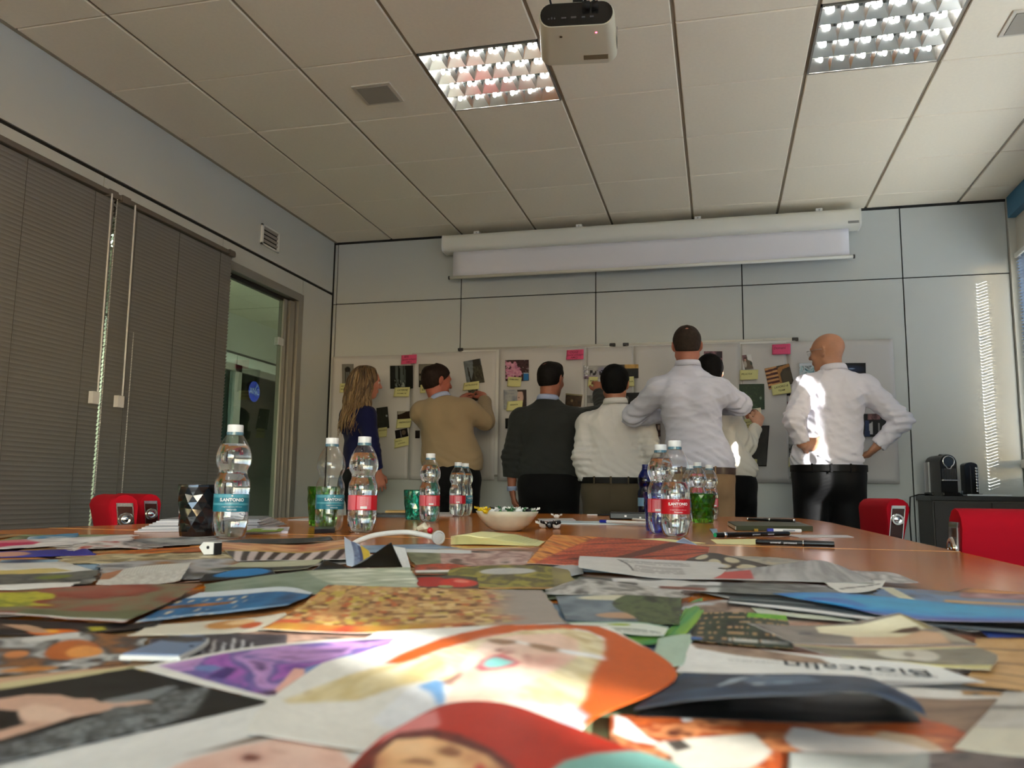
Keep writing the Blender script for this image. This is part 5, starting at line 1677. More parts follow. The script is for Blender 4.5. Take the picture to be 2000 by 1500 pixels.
clipping('pale grey and cream page with soft horizontal bands at the right edge',
    [[(1962, 1352, 1), (2030, 1354, 1), (2100, 1356, 1)], [(1900, 1420, 0), (2000, 1424, 0), (2100, 1428, 0)], [(1862, 1462, 0), (1980, 1476, 0), (2100, 1490, 0)]],
    lambda p: (p.noise([(176, 170, 158), (196, 190, 180), (160, 152, 140)], 1, 5, 3), p.rect(0, 1, .2, .24, (120, 112, 104)), p._put((p.t > .5).astype(float), (206, 200, 180))), 7, (60, 60))
# dark curled aircraft page
def aircraft(p):
    p.noise([(26, 34, 50), (50, 70, 96), (30, 40, 58), (60, 90, 120)], 3, 5, 4, rot=.1)
    p.poly([(.26, .30), (.33, .04), (.345, .05), (.275, .6), (.26, .6)], (170, 186, 200))
    p.poly([(.30, .12), (.5, .1), (.58, .45), (.4, .55), (.32, .4)], (96, 116, 140))
    p.ell(.38, .5, .02, .06, (190, 206, 216)); p.ell(.45, .45, .03, .05, (150, 176, 196))
    p.rect(0, 1, .965, 1, (120, 130, 136))
clipping('dark blue page with an aircraft, strongly curled so its black underside shows',
    [[(1335, 1313, 2), (1450, 1316, 4), (1580, 1318, 7), (1690, 1322, 7), (1740, 1340, 3)], [(1290, 1345, 3), (1400, 1338, 10), (1560, 1336, 14), (1700, 1334, 14), (1790, 1368, 6)], [(1236, 1388, 2), (1380, 1366, 12), (1560, 1358, 18), (1700, 1356, 16), (1810, 1398, 3)]], aircraft, 7, (160, 80), back=M_dark_back)
clipping('black underside sheet beneath the curled aircraft page',
    [[(1300, 1350, 0), (1450, 1350, 0), (1600, 1352, 0), (1760, 1360, 0)], [(1240, 1398, 0), (1440, 1406, 0), (1600, 1412, 0), (1800, 1412, 0)]], lambda p: (p.fill(22, 24, 24), p.rect(.3, .6, .4, .7, (60, 58, 60)), p.rect(.1, .25, .5, .8, (40, 40, 42))), 6, (60, 30), back=M_dark_back)
# orange page with laughing woman
def laughing(p):
    p.fill(*WHT)
    p.wpoly(zF([(620, 242), (700, 195), (800, 155), (900, 118), (1000, 92), (1200, 50), (1560, 48), (1560, 72), (1300, 78), (1080, 122), (900, 172), (720, 240)]), (198, 90, 30))
    p.wpoly(zF([(1540, 46), (1650, 50), (1760, 90), (1900, 160), (2200, 240), (2200, 420), (1640, 620), (1560, 450), (1620, 330), (1660, 240), (1704, 170), (1700, 115), (1620, 80), (1540, 66)]), (198, 90, 30))
    hp = zF([(600, 252), (720, 238), (900, 176), (1080, 124), (1300, 80), (1500, 68), (1640, 90), (1700, 130), (1694, 200), (1645, 280), (1620, 350), (1600, 420), (1560, 470), (1420, 440), (1100, 420), (900, 330), (700, 330), (160, 434), (130, 420), (440, 300)])
    p.wpoly(hp, (226, 214, 170))
    p.noise([(236, 226, 190), (206, 186, 130), (240, 232, 204), (190, 166, 110), (232, 220, 178)], 3, 34, 4, 3, rot=.55, contrast=2.2, mask=p.wmask(hp))
    p.noise([(232, 222, 186), (206, 186, 130), (236, 228, 196)], 18, 5, 4, 3, rot=.4, mask=p.wmask(zF([(160, 434), (440, 300), (700, 240), (900, 200), (950, 300), (700, 350), (500, 420)])))
    p.wpoly(zF([(960, 330), (985, 262), (1030, 205), (1120, 135), (1260, 100), (1480, 92), (1570, 125), (1580, 200), (1480, 265), (1340, 330), (1240, 385), (1130, 430), (930, 430)]), (234, 200, 180))
    p.wpoly(zF([(1040, 200), (1120, 140), (1260, 104), (1300, 112), (1180, 150), (1090, 215), (1020, 300), (990, 300)]), (244, 216, 200), a=.7)
    p.wpoly(zF([(1300, 190), (1420, 200), (1480, 215), (1400, 260), (1320, 270), (1290, 250)]), (222, 178, 160), a=.7)
    p.wpoly(zF([(1085, 300), (1200, 290), (1300, 262), (1320, 290), (1220, 340), (1120, 350)]), (240, 208, 190), a=.7)
    p.wpoly(zF([(1296, 200), (1330, 190), (1350, 215), (1335, 250), (1318, 230)]), (206, 150, 134), a=.8)
    for g in ((1180, 140, 150, 60, (250, 226, 212), .7), (1040, 300, 90, 60, (206, 140, 124), .55), (1440, 225, 120, 50, (222, 150, 136), .6), (1250, 330, 160, 50, (250, 222, 206), .6), (1120, 400, 160, 60, (196, 140, 120), .5), (1530, 130, 60, 60, (206, 170, 140), .6), (1230, 175, 60, 26, (180, 116, 104), .5)):
        (gx, gy), = zF([g[:2]]); p.wglow(gx, gy, g[2] / 2.5, g[3] / 2.5, g[4], g[5])
    p.wpoly(zF([(1066, 262), (1100, 222), (1150, 200), (1200, 192), (1296, 232), (1270, 252), (1180, 270), (1100, 278)]), (196, 86, 96))
    p.wpoly(zF([(1105, 248), (1130, 218), (1170, 206), (1270, 234), (1200, 256), (1140, 262)]), (130, 196, 190))
    p.wpoly(zF([(1125, 118), (1200, 120), (1275, 128), (1275, 142), (1200, 150), (1140, 136)]), (160, 124, 96))
    p.wpoly(zF([(1330, 140), (1400, 146), (1490, 166), (1500, 184), (1420, 182), (1340, 160)]), (160, 124, 96))
    p.wpoly(zF([(1270, 128), (1330, 140), (1330, 150), (1270, 138)]), (240, 240, 236))
    p.wpoly(zF([(1480, 168), (1640, 190), (1700, 205), (1700, 222), (1560, 200), (1480, 182)]), (240, 240, 240))
    p.wpoly(zF([(1190, 182), (1240, 178), (1262, 188), (1210, 196)]), (196, 136, 124))
    p.wpoly(zF([(1170, 170), (1200, 166), (1205, 178), (1175, 184)]), (150, 84, 80))
    p.wpoly(zF([(1480, 92), (1530, 84), (1640, 130), (1620, 150), (1560, 120)]), (196, 170, 120), a=.7)
    p.wpoly(zF([(900, 332), (930, 318), (1000, 280), (1010, 290), (950, 350)]), (150, 110, 96))
    p.wpoly(zF([(780, 350), (880, 314), (915, 330), (925, 420), (905, 450), (870, 430), (850, 380)]), (110, 158, 204))
    p.wpoly(zF([(560, 520), (740, 362), (790, 350), (868, 400), (880, 440), (800, 520), (640, 560)]), (226, 228, 230))
    p.wpoly(zF([(1440, 470), (1540, 440), (1620, 500), (1560, 560), (1480, 520)]), (190, 200, 214))
clipping('orange page with a laughing blond woman in glasses, white border, front centre',
    [[(735, 1234, 4), (890, 1225, 5), (1060, 1219, 6), (1190, 1224, 7)], [(625, 1298, 1), (840, 1296, 2), (1060, 1296, 2), (1322, 1314, 5)], [(518, 1373, 0), (740, 1420, 0), (950, 1430, 0), (1160, 1404, 1)], [(480, 1430, 0), (740, 1470, 0), (950, 1480, 0), (1120, 1470, 0)]], laughing, 9, (190, 200), wave=0.0002, blur=4)
def redface(p):
    p.fill(178, 44, 26)
    p.wpoly(zF([(600, 620), (700, 540), (800, 490), (880, 470), (900, 540), (760, 600), (640, 680)]), (206, 120, 116))
    p.wpoly(zF([(440, 900), (470, 750), (560, 650), (700, 575), (850, 556), (1000, 586), (1150, 655), (1260, 740), (1330, 900)]), (84, 30, 30))
    p.wpoly(zF([(560, 900), (590, 690), (680, 612), (850, 600), (1000, 640), (1130, 690), (1200, 750), (1240, 900)]), (232, 182, 130))
    for g in ((760, 650, 150, 60, (246, 206, 160), .8), (1060, 700, 120, 60, (190, 120, 84), .7), (600, 720, 80, 90, (170, 96, 66), .7), (940, 740, 90, 50, (246, 206, 156), .7), (1180, 760, 90, 60, (150, 80, 60), .7), (940, 655, 110, 40, (130, 76, 54), .6)):
        (gx, gy), = zF([g[:2]]); p.wglow(gx, gy, g[2] / 2.5, g[3] / 2.5, g[4], g[5])
    p.noise([(84, 30, 30), (120, 50, 40), (60, 20, 22)], 30, 6, 3, mask=p.wmask(zF([(440, 900), (470, 750), (560, 650), (700, 575), (850, 556), (1000, 586), (1150, 655), (1200, 700), (1000, 640), (850, 600), (680, 612), (590, 690), (560, 900)])))
    p.wpoly(zF([(880, 668), (950, 640), (1005, 668), (995, 692), (930, 694)]), (150, 96, 66))
    p.wpoly(zF([(690, 720), (780, 700), (860, 712), (880, 740), (780, 730)]), (156, 104, 74))
    p.wpoly(zF([(1060, 748), (1100, 722), (1130, 760), (1080, 800)]), (190, 60, 50))
    p.wpoly(zF([(1420, 780), (1500, 720), (1640, 682), (1820, 664), (2100, 700), (2100, 900), (1400, 900)]), (124, 176, 166))
clipping('red page with a dark-haired face and a turquoise corner at the front edge',
    [[(748, 1437, 3), (870, 1376, 5), (985, 1374, 6), (1110, 1416, 4), (1240, 1466, 2)], [(700, 1480, 1), (860, 1440, 2), (1000, 1440, 3), (1140, 1462, 2), (1330, 1498, 1)], [(640, 1560, 0), (840, 1560, 0), (1000, 1560, 0), (1140, 1560, 0), (1400, 1570, 0)]], redface, 12, (170, 130), wave=0.0002, blur=4)
# blue-grey plastic badge lying on the pages
c0 = at(306, 1284, 2, TZ + 0.006)
t = thing('card_tab', 'blue-grey rounded plastic tab with a white rim lying behind the black picture', 'tab', tuple(c0), 0.2)
A_, B_ = at(250, 1284, 2, TZ + 0.006) - c0, at(370, 1284, 2, TZ + 0.006) - c0
D_ = at(320, 1250, 2, TZ + 0.006) - c0
wv_ = B_ - A_
up_ = D_
def dshape(s):
    pts = [(-0.5, -0.15), (0.5, -0.15)]
    pts += [(0.5 * math.cos(a) ** 1.0 if False else 0.5 - 0.45 * (1 - math.cos(a)), 1.0 * math.sin(a)) for a in [k * PI / 2 / 8 for k in range(9)]]
    pts += [(-0.32, 1.0), (-0.42, 0.7)]
    return [(x * s * wv_.length, y * s * up_.length) for x, y in pts]
b = MB().prism(dshape(1.0), 0, 0.0022, 2); b.build('rim', M_white, t)
MB().prism([(x, y + 0.0008) for x, y in dshape(0.93)], 0.0015, 0.0030, 2).build('tab_body', mat('tab_blue', srgb(118, 136, 164), 0.35), t)
MB().ball((wv_.length * 0.36, up_.length * 0.3, 0.0026), (0.0018, 0.0018, 0.0008), M_black).build('hole', M_black, t)
MB().prism([(-0.012, 0.03), (0.004, 0.026), (0.012, 0.032), (0.006, 0.038), (0.014, 0.046), (-0.002, 0.042), (-0.016, 0.046), (-0.010, 0.038)], 0.003, 0.0034, 2).build('mark', mat('tab_mark', srgb(70, 66, 66), 0.5), t)

# ------------------------------------------------------------------ people: smooth bodies grown from joints
class Field:
    """signed distance on a grid; solids are blended in one by one"""
    def __init__(self, lo, hi, h):
        self.h = h
        self.lo = np.array(lo, float)
        n = np.ceil((np.array(hi) - self.lo) / h).astype(int) + 1
        self.ax = [self.lo[k] + h * np.arange(n[k]) for k in range(3)]
        self.d = np.full(n, 0.2, np.float32)
    def _win(self, lo, hi):
        s = []
        for k in range(3):
            a = int(max(0, math.floor((lo[k] - self.lo[k]) / self.h)))
            b = int(min(len(self.ax[k]), math.ceil((hi[k] - self.lo[k]) / self.h) + 1))
            if b <= a: return None
            s.append(slice(a, b))
        return tuple(s)
    def _pts(self, w):
        return np.meshgrid(self.ax[0][w[0]], self.ax[1][w[1]], self.ax[2][w[2]], indexing='ij', sparse=True)
    def _mix(self, w, q, k, op='add'):
        d = self.d[w]
        if op == 'add':
            if k > 0:
                hh = np.clip(0.5 + 0.5 * (d - q) / k, 0, 1)
                self.d[w] = d * (1 - hh) + q * hh - k * hh * (1 - hh)
            else:
                self.d[w] = np.minimum(d, q)
        else:
            if k > 0:
                hh = np.clip(0.5 - 0.5 * (d + q) / k, 0, 1)
                self.d[w] = d * (1 - hh) - q * hh + k * hh * (1 - hh)
            else:
                self.d[w] = np.maximum(d, -q)
    def cone(self, a, b, ra, rb, k=0.02, flat=None, op='add', m=0.06):
        """round cone a->b; flat=(direction, factor) squeezes the section along a direction"""
        a, b = np.array(a, float), np.array(b, float)
        R = max(ra, rb) + m
        w = self._win(np.minimum(a, b) - R, np.maximum(a, b) + R)
        if w is None: return self
        X, Y, Z = self._pts(w)
        ba = b - a
        L2 = max(ba @ ba, 1e-9)
        px, py, pz = X - a[0], Y - a[1], Z - a[2]
        t = np.clip((px * ba[0] + py * ba[1] + pz * ba[2]) / L2, 0, 1)
        dx, dy, dz = px - ba[0] * t, py - ba[1] * t, pz - ba[2] * t
        r = ra + (rb - ra) * t
        if flat is None:
            q = np.sqrt(dx * dx + dy * dy + dz * dz) - r
        else:
            u, s = np.array(flat[0], float), flat[1]
            u = u / np.linalg.norm(u)
            c = dx * u[0] + dy * u[1] + dz * u[2]
            e = c * (1 / s - 1)
            q = np.sqrt((dx + e * u[0]) ** 2 + (dy + e * u[1]) ** 2 + (dz + e * u[2]) ** 2) - r
            q = q * (0.5 + 0.5 * s)
        self._mix(w, q.astype(np.float32), k, op)
        return self
    def ell(self, c, r, k=0.02, M=None, op='add', m=0.05):
        c, r = np.array(c, float), np.array(r, float)
        R = r.max() + m
        w = self._win(c - R, c + R)
        if w is None: return self
        X, Y, Z = self._pts(w)
        px, py, pz = X - c[0], Y - c[1], Z - c[2]
        if M is not None:
            M = np.array(M)
            px, py, pz = (M[0, 0] * px + M[1, 0] * py + M[2, 0] * pz), (M[0, 1] * px + M[1, 1] * py + M[2, 1] * pz), (M[0, 2] * px + M[1, 2] * py + M[2, 2] * pz)
        k0 = np.sqrt((px / r[0]) ** 2 + (py / r[1]) ** 2 + (pz / r[2]) ** 2)
        k1 = np.sqrt((px / r[0] ** 2) ** 2 + (py / r[1] ** 2) ** 2 + (pz / r[2] ** 2) ** 2) + 1e-6
        q = k0 * (k0 - 1) / k1
        self._mix(w, q.astype(np.float32), k, op)
        return self
    def mesh(self):
        """surface nets"""
        d, h = self.d, self.h
        s = d < 0
        c = np.zeros(tuple(n - 1 for n in d.shape), np.uint8)
        for i in (0, 1):
            for j in (0, 1):
                for k in (0, 1):
                    c += s[i:s.shape[0] - 1 + i, j:s.shape[1] - 1 + j, k:s.shape[2] - 1 + k]
        act = (c > 0) & (c < 8)
        ids = np.full(act.shape, -1, np.int64)
        I, J, K = np.nonzero(act)
        ids[I, J, K] = np.arange(len(I))
        acc = np.zeros((len(I), 3))
        cnt = np.zeros(len(I))
        corners = [(i, j, k) for i in (0, 1) for j in (0, 1) for k in (0, 1)]
        for a in corners:
            for ax in range(3):
                if a[ax]: continue
                b = list(a); b[ax] = 1
                va = d[I + a[0], J + a[1], K + a[2]]
                vb = d[I + b[0], J + b[1], K + b[2]]
                cr = (va < 0) != (vb < 0)
                t = np.where(cr, va / np.where(cr, va - vb, 1), 0)
                p = np.array(a, float)[None, :].repeat(len(I), 0)
                p[:, ax] += t
                acc += p * cr[:, None]
                cnt += cr
        V = (acc / cnt[:, None] + np.stack([I, J, K], 1)) * h + self.lo
        F = []
        for ax in range(3):
            o = [x for x in range(3) if x != ax]
            sl0 = [slice(None)] * 3; sl1 = [slice(None)] * 3
            sl0[ax] = slice(0, -1); sl1[ax] = slice(1, None)
            e = s[tuple(sl0)] != s[tuple(sl1)]
            P = np.stack(np.nonzero(e), 1)
            ok = (P[:, o[0]] > 0) & (P[:, o[1]] > 0) & (P[:, o[0]] < d.shape[o[0]] - 1) & (P[:, o[1]] < d.shape[o[1]] - 1)
            P = P[ok]
            def cell(da, db):
                Q = P.copy()
                Q[:, o[0]] -= da
                Q[:, o[1]] -= db
                return ids[Q[:, 0], Q[:, 1], Q[:, 2]]
            q = np.stack([cell(1, 1), cell(0, 1), cell(0, 0), cell(1, 0)], 1)
            flip = s[P[:, 0], P[:, 1], P[:, 2]]
            if ax == 1: flip = ~flip
            q[~flip] = q[~flip][:, ::-1]
            F.append(q)
        return V, np.concatenate(F)

def field_obj(name, F, m, parent, color=None):
    V, q = F.mesh()
    me = bpy.data.meshes.new(name)
    me.vertices.add(len(V)); me.vertices.foreach_set('co', V.reshape(-1))
    me.loops.add(q.size); me.loops.foreach_set('vertex_index', q.reshape(-1).astype(np.int32))
    me.polygons.add(len(q))
    me.polygons.foreach_set('loop_start', np.arange(0, q.size, 4, dtype=np.int32))
    me.polygons.foreach_set('loop_total', np.full(len(q), 4, dtype=np.int32))
    me.polygons.foreach_set('use_smooth', np.ones(len(q), bool))
    me.update(calc_edges=True)
    me.materials.append(m)
    if color is not None:
        ca = me.color_attributes.new('print', 'FLOAT_COLOR', 'POINT')
        rgba = np.ones((len(V), 4), np.float32)
        rgba[:, :3] = color(V)
        ca.data.foreach_set('color', rgba.reshape(-1))
    return link(name, me, parent)

def fold3(X, Y, Z, seed, f=9.0):
    """soft cloth folds: warped ridges running obliquely"""
    rs = np.random.RandomState(seed)
    s = 0
    for k in range(5):
        a = rs.uniform(-1, 1, 3)
        a[2] *= 1.6
        a = a / np.linalg.norm(a) * f * rs.uniform(0.8, 2.6)
        ph = rs.uniform(0, 6.28)
        b = rs.uniform(-1, 1, 3) * 7
        w = np.sin(X * a[0] * 2 + Y * a[1] * 2 + Z * a[2] * 2 + ph + 1.3 * np.sin(X * b[0] + Y * b[1] + Z * b[2]))
        s = s + (1 - np.abs(w)) ** 2 * rs.uniform(0.5, 1.0)
    return s / 3.0 - 0.35

SKIN = lambda name, c: mat(name, srgb(*c), 0.5, sss=0.08, vary=(14, 0.10), bump=(260, 0.12, 0.0006))

class Person:
    def __init__(self, label, x, y, yaw, height, W, head, arms, shw=0.40, chest=1.0, waist=0.155, hips=0.165, skin=None, lean=(0, 0), group=None):
        """W: world joints dict; head: dict(c, yaw, pitch); arms: list of (shoulder, elbow, wrist, knuckle, palm normal, curl, side)"""
        self.t = thing('person', label, 'person', (x, y, 0), yaw, group=group)
        self.M = (Matrix.Translation((x, y, 0)) @ Matrix.Rotation(yaw, 4, 'Z')).inverted()
        self.Mi = self.M.inverted()
        self.H = height
        self.skin = skin
        L = lambda p: np.array(self.M @ Vector(p))
        self.L = L
        s = height / 1.75
        self.s = s
        self.hip = L(W['hip']); self.neck = L(W['neck'])
        self.shL, self.shR = L(W['shL']), L(W['shR'])
        self.hc = L(head['c'])
        self.hyaw = head.get('yaw', 0.0) ; self.hpitch = head.get('pitch', 0.0); self.hroll = head.get('roll', 0.0)
        self.hs = head.get('s', 1.0)
        self.HM = np.array((Matrix.Rotation(self.hyaw, 3, 'Z') @ Matrix.Rotation(self.hpitch, 3, 'X') @ Matrix.Rotation(self.hroll, 3, 'Y')))
        self.arms = []
        for a in arms:
            self.arms.append(dict(sh=L(a['sh']) if 'sh' in a else (self.shL if a['side'] < 0 else self.shR), el=L(a['el']), wr=L(a['wr']), kn=L(a['kn']), n=np.array((self.M.to_3x3() @ Vector(a.get('n', (0, -1, 0))))), curl=a.get('curl', 0.35), side=a['side'], spread=a.get('spread', 1.0), bend=a.get('bend', None)))
        self.chest, self.waist, self.hips = chest, waist, hips
        pts = [self.hc + 0.18, self.hc - 0.18, self.hip + np.array([0.28, 0.25, 0]), self.hip - np.array([0.28, 0.25, 0])]
        for a in self.arms:
            for q in ('sh', 'el', 'wr', 'kn'):
                pts += [a[q] + 0.13, a[q] - 0.13]
            pts += [a['kn'] + 0.17 * self._u(a['kn'] - a['wr']) + 0.03]
        pts = np.array(pts)
        self.lo, self.hi = pts.min(0), pts.max(0)
    @staticmethod
    def _u(v):
        return v / max(np.linalg.norm(v), 1e-9)
    def h(self, x, y, z):
        """head coordinates (x to its right, y forward, z up) to person coordinates"""
        return self.hc + self.HM @ (np.array([x, y, z]) * self.hs)
    def torso(self, F, g, z_cut=None, puff=0.0):
        s, hip, neck, shL, shR = self.s, self.hip, self.neck, self.shL, self.shR
        mid = (shL + shR) / 2
        across = self._u(shR - shL)
        fb = self._u(np.cross(np.array([0, 0, 1.0]), across))
        wz = hip + (mid - hip) * 0.42
        wz[1] = wz[1]
        ch = hip + (mid - hip) * 0.78
        hw = np.linalg.norm(shR - shL) / 2
        flat = (fb, 0.66)
        F.cone(hip, wz, self.hips + g, self.waist + g, 0.03, flat, m=0.08)
        F.cone(wz, ch, self.waist + g, (hw * 0.84) * self.chest + g, 0.03, flat, m=0.08)
        F.cone(ch, mid - np.array([0, 0, 0.05]), (hw * 0.84) * self.chest + g, hw * 0.66 + g, 0.04, (fb, 0.60), m=0.08)
        # shoulder line and trapezius
        F.cone(shL, shR, 0.058 * s + g, 0.058 * s + g, 0.045)
        nb = neck - np.array([0, 0, 0.035])
        F.cone(nb, shL + (mid - shL) * 0.25 + np.array([0, 0, 0.01]), 0.052 * s + g * .5, 0.045 * s + g * .5, 0.05)
        F.cone(nb, shR + (mid - shR) * 0.25 + np.array([0, 0, 0.01]), 0.052 * s + g * .5, 0.045 * s + g * .5, 0.05)
        # shoulder blades
        for sg, sh in ((-1, shL), (1, shR)):
            c = sh + (ch - sh) * 0.55 - fb * 0.055
            F.ell(c, (0.055 + g, 0.05 + g, 0.08 + g), 0.05)
        # spine furrow
        return ch, wz, fb, across
    def arm(self, F, a, g, cuff=1.0, k=0.03):
        s = self.s
        F.cone(a['sh'], a['el'], 0.054 * s + g * 1.2, 0.043 * s + g * 1.15, k)
        e = a['el'] + (a['wr'] - a['el']) * cuff
        F.cone(a['el'], e, 0.042 * s + g * 1.15, (0.042 + (0.029 - 0.042) * cuff) * s + g * 1.0, k * 0.6)
    def legs(self, F, g, gap=0.092, wide=1.0):
        s, hip = self.s, self.hip
        z = hip[2]
        for sg in (-1, 1):
            hj = hip + np.array([sg * gap, 0, -0.06])
            kn = np.array([hip[0] * 0.5 + sg * (gap + 0.02) , hip[1] * 0.5 + 0.01, z * 0.52])
            an = np.array([sg * (gap + 0.03), 0.0 - 0.01, 0.085])
            F.cone(hj, kn, 0.090 * s * wide + g, 0.060 * s * wide + g, 0.03)
            F.cone(kn, an, 0.058 * s * wide + g, 0.040 * s * wide + g * 1.6, 0.03)
            F.ell(hip + np.array([sg * 0.065, -0.052, -0.085]), (0.088 * wide + g, 0.085 + g, 0.10 + g), 0.035)
        F.cone(hip + np.array([-0.055, 0, -0.02]), hip + np.array([0.055, 0, -0.02]), 0.115 * wide + g, 0.115 * wide + g, 0.04)
    def feet(self):
        for sg in (-1, 1):
            F = Field((sg * 0.12 - 0.09, -0.13, -0.01), (sg * 0.12 + 0.09, 0.24, 0.13), 0.01)
            F.cone((sg * 0.122, -0.055, 0.045), (sg * 0.13, 0.14, 0.032), 0.042, 0.040, 0.02, ((0, 0, 1), 0.8))
            F.cone((sg * 0.122, -0.05, 0.05), (sg * 0.122, -0.03, 0.10), 0.036, 0.036, 0.02)
            F.d = np.maximum(F.d, (0.002 - F.ax[2])[None, None, :].astype(np.float32))
            field_obj('shoe', F, mat('black_leather', srgb(22, 20, 20), 0.3), self.t)
    def hand(self, F, a):
        wr, kn = a['wr'], a['kn']
        d = self._u(kn - wr)
        n = a['n'] - d * (a['n'] @ d)
        n = self._u(n)                      # back of the hand
        sd = np.cross(d, n) * a['side']     # towards the thumb side
        sd = self._u(sd) * -1.0
        s = self.s
        F.cone(a['el'] + (wr - a['el']) * 0.5, wr, 0.034 * s, 0.026 * s, 0.02, (n, 0.85))
        F.cone(wr, wr + (kn - wr) * 0.35, 0.026 * s, 0.032 * s, 0.012, (n, 0.62))
        F.cone(wr + (kn - wr) * 0.4 + sd * 0.010, kn + sd * 0.014, 0.030 * s, 0.026 * s, 0.010, (n, 0.52))
        F.cone(wr + (kn - wr) * 0.4 - sd * 0.012, kn - sd * 0.016, 0.028 * s, 0.024 * s, 0.010, (n, 0.52))
        Ls = [0.072, 0.082, 0.076, 0.060]
        for i in range(4):
            off = (1.5 - i) * 0.0205 * s
            b = kn + sd * off - d * 0.004 * abs(1.2 - i)
            dirv = self._u(d + sd * (1.5 - i) * 0.10 * a['spread'])
            c = a['curl'] * (1 + 0.12 * i)
            p = b
            r0 = 0.0098 * s - 0.0006 * i
            for j, fr in enumerate((0.46, 0.30, 0.24)):
                ang = c * (j + 0.6)
                dd = dirv * math.cos(ang) - n * math.sin(ang)
                q = p + dd * Ls[i] * fr * s
                F.cone(p, q, r0 - 0.0008 * j, r0 - 0.0008 * (j + 1), 0.004 if j else 0.007, m=0.03)
                p = q
        tb = wr + (kn - wr) * 0.28 + sd * 0.024 * s
        t1 = tb + self._u(d * 0.75 + sd * 0.75 - n * 0.35) * 0.038 * s
        t2 = t1 + self._u(d * 0.95 + sd * 0.25 - n * 0.35) * 0.030 * s
        t3 = t2 + self._u(d * 0.95 + sd * 0.0 - n * 0.45) * 0.024 * s
        F.cone(tb, t1, 0.0145 * s, 0.0115 * s, 0.010)
        F.cone(t1, t2, 0.0112 * s, 0.0104 * s, 0.004)
        F.cone(t2, t3, 0.0104 * s, 0.0085 * s, 0.004)
    def head(self, F):
        h, M, q = self.h, self.HM, self.hs
        E = lambda c, r, k=0.015, op='add': F.ell(h(*c), np.array(r) * q, k, M, op)
        E((0, -0.012, 0.032), (0.076, 0.094, 0.082), 0.01)
        E((0, 0.020, 0.010), (0.068, 0.078, 0.082), 0.02)
        E((0, 0.036, -0.052), (0.052, 0.052, 0.055), 0.025)
        F.cone(h(0, 0.060, -0.092), h(0, 0.066, -0.088), 0.020 * q, 0.018 * q, 0.022)
        for sg in (-1, 1):
            F.cone(h(sg * 0.050, -0.005, -0.055), h(sg * 0.018, 0.060, -0.092), 0.020 * q, 0.016 * q, 0.022)
            E((sg * 0.038, 0.066, -0.022), (0.022, 0.018, 0.020), 0.018)
            F.ell(h(sg * 0.031, 0.088, 0.010), np.array((0.017, 0.012, 0.011)) * q, 0.008, M, 'sub')
            E((sg * 0.031, 0.074, 0.009), (0.0135, 0.0135, 0.0120), 0.002)
            F.cone(h(sg * 0.015, 0.090, 0.028), h(sg * 0.048, 0.080, 0.030), 0.008 * q, 0.006 * q, 0.010)
            # ear
            Me = M @ np.array(Matrix.Rotation(sg * 0.35, 3, 'Z')) @ np.array(Matrix.Rotation(-0.2, 3, 'X'))
            F.ell(h(sg * 0.079, -0.010, 0.000), np.array((0.009, 0.019, 0.031)) * q, 0.006, Me)
            F.ell(h(sg * 0.0885, -0.006, 0.004), np.array((0.006, 0.010, 0.018)) * q, 0.005, Me, 'sub')
            F.ell(h(sg * 0.074, -0.004, -0.024), np.array((0.007, 0.009, 0.012)) * q, 0.005, Me)
        F.cone(h(0, 0.088, 0.018), h(0, 0.112, -0.018), 0.0085 * q, 0.0115 * q, 0.010)
        for sg in (-1, 1):
            F.ell(h(sg * 0.011, 0.100, -0.023), np.array((0.009, 0.010, 0.008)) * q, 0.006, M)
        F.cone(h(-0.018, 0.088, -0.050), h(0.018, 0.088, -0.050), 0.0065 * q, 0.0065 * q, 0.008)
        F.cone(h(-0.015, 0.088, -0.060), h(0.015, 0.088, -0.060), 0.0075 * q, 0.0075 * q, 0.008)
        # neck
        F.cone(self.neck + np.array([0, 0, -0.05]), h(0, -0.022, -0.045), 0.060 * self.s, 0.055 * q, 0.03)
    def body(self, h=0.006):
        lo, hi = self.lo - 0.03, self.hi + 0.03
        lo[2] = 0.0
        self.body_field(h, lo, hi)
    def body_field(self, h, lo, hi):
        # hidden legs are coarse-cut away below the hips: trousers and shoes carry on there
        lo = lo.copy()
        lo[2] = max(0.0, self.hip[2] - 0.30)
        F = Field(lo, hi, h)
        self.torso(F, -0.012)
        for a in self.arms:
            self.arm(F, a, -0.006, 0.9)
        self.legs(F, -0.012)
        self.head(F)
        for a in self.arms:
            self.hand(F, a)
        self.B = field_obj('body', F, self.skin, self.t)
        return self.B
    def top(self, m, name='shirt', g=0.014, hem=None, folds=0.006, seed=1, tuck=True, h=0.0075, cuff=0.93, neckz=None, bag=0.0, color=None, f=9.0):
        lo, hi = self.lo - 0.05, self.hi + 0.05
        hem = self.hip[2] + 0.02 if hem is None else hem
        lo[2] = hem - 0.06
        hi[2] = max(self.neck[2] + 0.12, max(max(a['el'][2], a['wr'][2]) for a in self.arms) + 0.1, self.shL[2] + 0.12)
        F = Field(lo, hi, h)
        ch, wz, fb, across = self.torso(F, g)
        if bag:
            zc = hem + 0.06
            c0 = self.hip.copy(); c0[2] = zc
            F.cone(c0 - across * 0.05, c0 + across * 0.05, self.hips * 0.80 + bag, self.hips * 0.80 + bag, 0.05, (fb, 0.72), m=0.08)
        for a in self.arms:
            self.arm(F, a, g * 0.95, cuff)
        X, Y, Z = np.meshgrid(*F.ax, indexing='ij', sparse=True)
        near = np.abs(F.d) < 0.04
